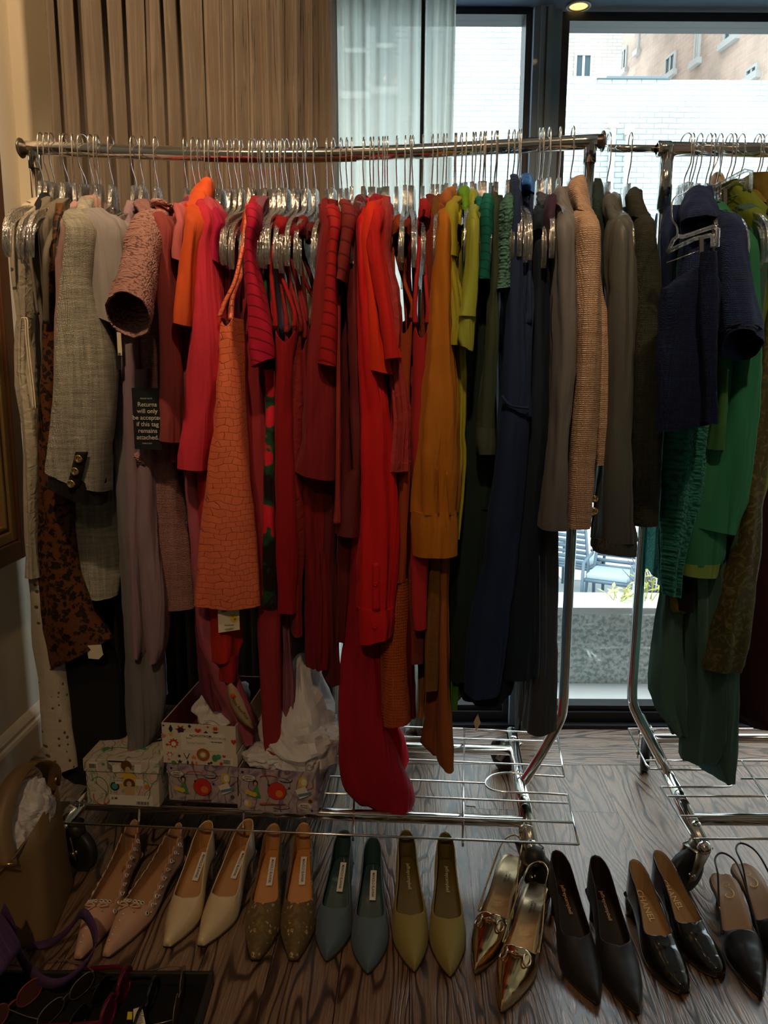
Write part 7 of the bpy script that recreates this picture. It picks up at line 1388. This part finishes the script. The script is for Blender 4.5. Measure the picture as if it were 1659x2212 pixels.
o_ = mesh('strap', vs, fs, PUR, t); solid(o_, .003, 0)
# black tray with sunglasses
BFE = cloth('black_felt', (.006, .006, .007), 'plain', .95); t = thing('display_tray', 'shallow black tray of sunglasses on the floor at the lower left', 'tray', (-.6, 1.1, 0))
a = atz(462, 2096, .03); c_ = atz(60, 2079, .03); X0, X1, Y1 = -.98, a.x, a.y; Y0 = .84; mb = MB(); mb.box((X0, Y0, 0), (X1, Y1, .004)); mb.build('tray_base', BFE, t, smooth=False)
mb = MB(); mb.box((X0, Y1-.008, .004), (X1, Y1, .03)); mb.box((X1-.008, Y0, .004), (X1, Y1-.008, .03)); mb.box((X0, Y0, .004), (X0+.008, Y1-.008, .03)); mb.box((X0+.008, Y0, .004), (X1-.008, Y0+.008, .03)); bevel(mb.build('rim', basic('tray_rim', (.02, .018, .016), .5), t, smooth=False), .002)
def lensmat(n, c, a=.92): return basic(n, c, .08, alpha=a, coat=.5)
def glasses(label, px, yaw, fcol, lcol, r=(.026, .021), metal=0, z=.010, rim=.0016, shield=False):
    c = atz(px[0], px[1], .02); t = thing('sunglasses', label, 'sunglasses', (c.x, c.y, .004), 'sunglasses in the black tray'); Rm = Matrix.Rotation(math.radians(yaw), 3, 'Z'); FM = basic('frame', fcol, .12, metal)
    def T(p): return Rm @ Vector(p)+Vector((c.x, c.y, .006))
    mb = MB(); ln = MB()
    for sg in (-1, 1):
        q = [T((sg*.034+math.copysign(abs(math.cos(a_))**.8, math.cos(a_))*r[0], .006*abs(math.cos(a_))*0, .022+math.sin(a_)*r[1])) for a_ in [2*PI*k/24 for k in range(24)]]; mb.tube(q, rim, 8, closed=True); b0 = len(ln.v); ln.v += q; ln.f.append(tuple(range(b0, b0+24))); ln.m.append(0)
        tp_ = MB(); tp_.tube(smooth_pts([T((sg*.061, 0, .03)), T((sg*.066, .03, .028)), T((sg*.064, .09, .018)), T((sg*.055, .125, .004))], 4), rim*1.1, 8); tp_.build('temple', FM, t)
    mb.tube(smooth_pts([T((-.010, 0, .026)), T((0, -.002, .031)), T((.010, 0, .026))], 4), rim, 8); mb.build('frame', FM, t); o = ln.build('lenses', lensmat('lens', lcol), t, smooth=False); solid(o, .001, 0)
glasses('pink-rimmed sunglasses at the left of the tray by the purple strap', (28, 2180), 60, (.25, .05, .045), (.15, .05, .045))
glasses('clear thin-rimmed glasses with pale tips, second from the left in the tray', (145, 2165), 62, (.3, .27, .23), (.03, .02, .015), rim=.0010, r=(.028, .018), metal=.6)
glasses('black narrow sunglasses between the clear pair and the magenta pair', (195, 2180), 75, (.01, .01, .01), (.01, .01, .01))
glasses('large magenta wraparound sunglasses in the middle of the tray', (252, 2165), 85, (.10, .003, .02), (.20, .004, .04), r=(.030, .026), rim=.004)
glasses('black sunglasses carrying a yellow sticker and white paper label', (315, 2185), 88, (.012, .012, .012), (.01, .008, .006), rim=.003)
glasses('brown-lensed rimless sunglasses nearest the right rim of the tray', (388, 2160), 95, (.35, .28, .2), (.16, .06, .035), r=(.030, .022), rim=.0009, metal=.8)
t = thing('price_tag', 'white paper label with print lying in the tray beside a yellow tag', 'tag', atz(300, 2190, .02)); a = [atz(x, y, .045) for x, y in ((288, 2216), (315, 2216), (307, 2174), (288, 2180))]; mb = MB(); mb.quad(*a); solid(mb.build('card', CREAM, t, smooth=False), .0006)
X_ = (a[1]-a[0]).normalized(); Yt = (a[3]-a[0]).normalized(); zt_ = X_.cross(Yt)*.0008; mb = MB()
for k in range(9):
    o_ = a[0]+X_*(.004+.0012*(k % 3))+Yt*(.003+k*.0034)+zt_; mb.add([o_, o_+X_*(.010+.002*(k % 2)), o_+X_*(.010+.002*(k % 2))+Yt*.0014, o_+Yt*.0014], [(0, 1, 2, 3)])
mb.build('printed_lines', INK, t, smooth=False)
a = [atz(x, y, .046) for x, y in ((274, 2202), (285, 2202), (286, 2186), (276, 2186))]; mb = MB(); mb.quad(*a); solid(mb.build('yellow_band', basic('yellow_tag', (.75, .6, .02), .5), t, smooth=False), .001)
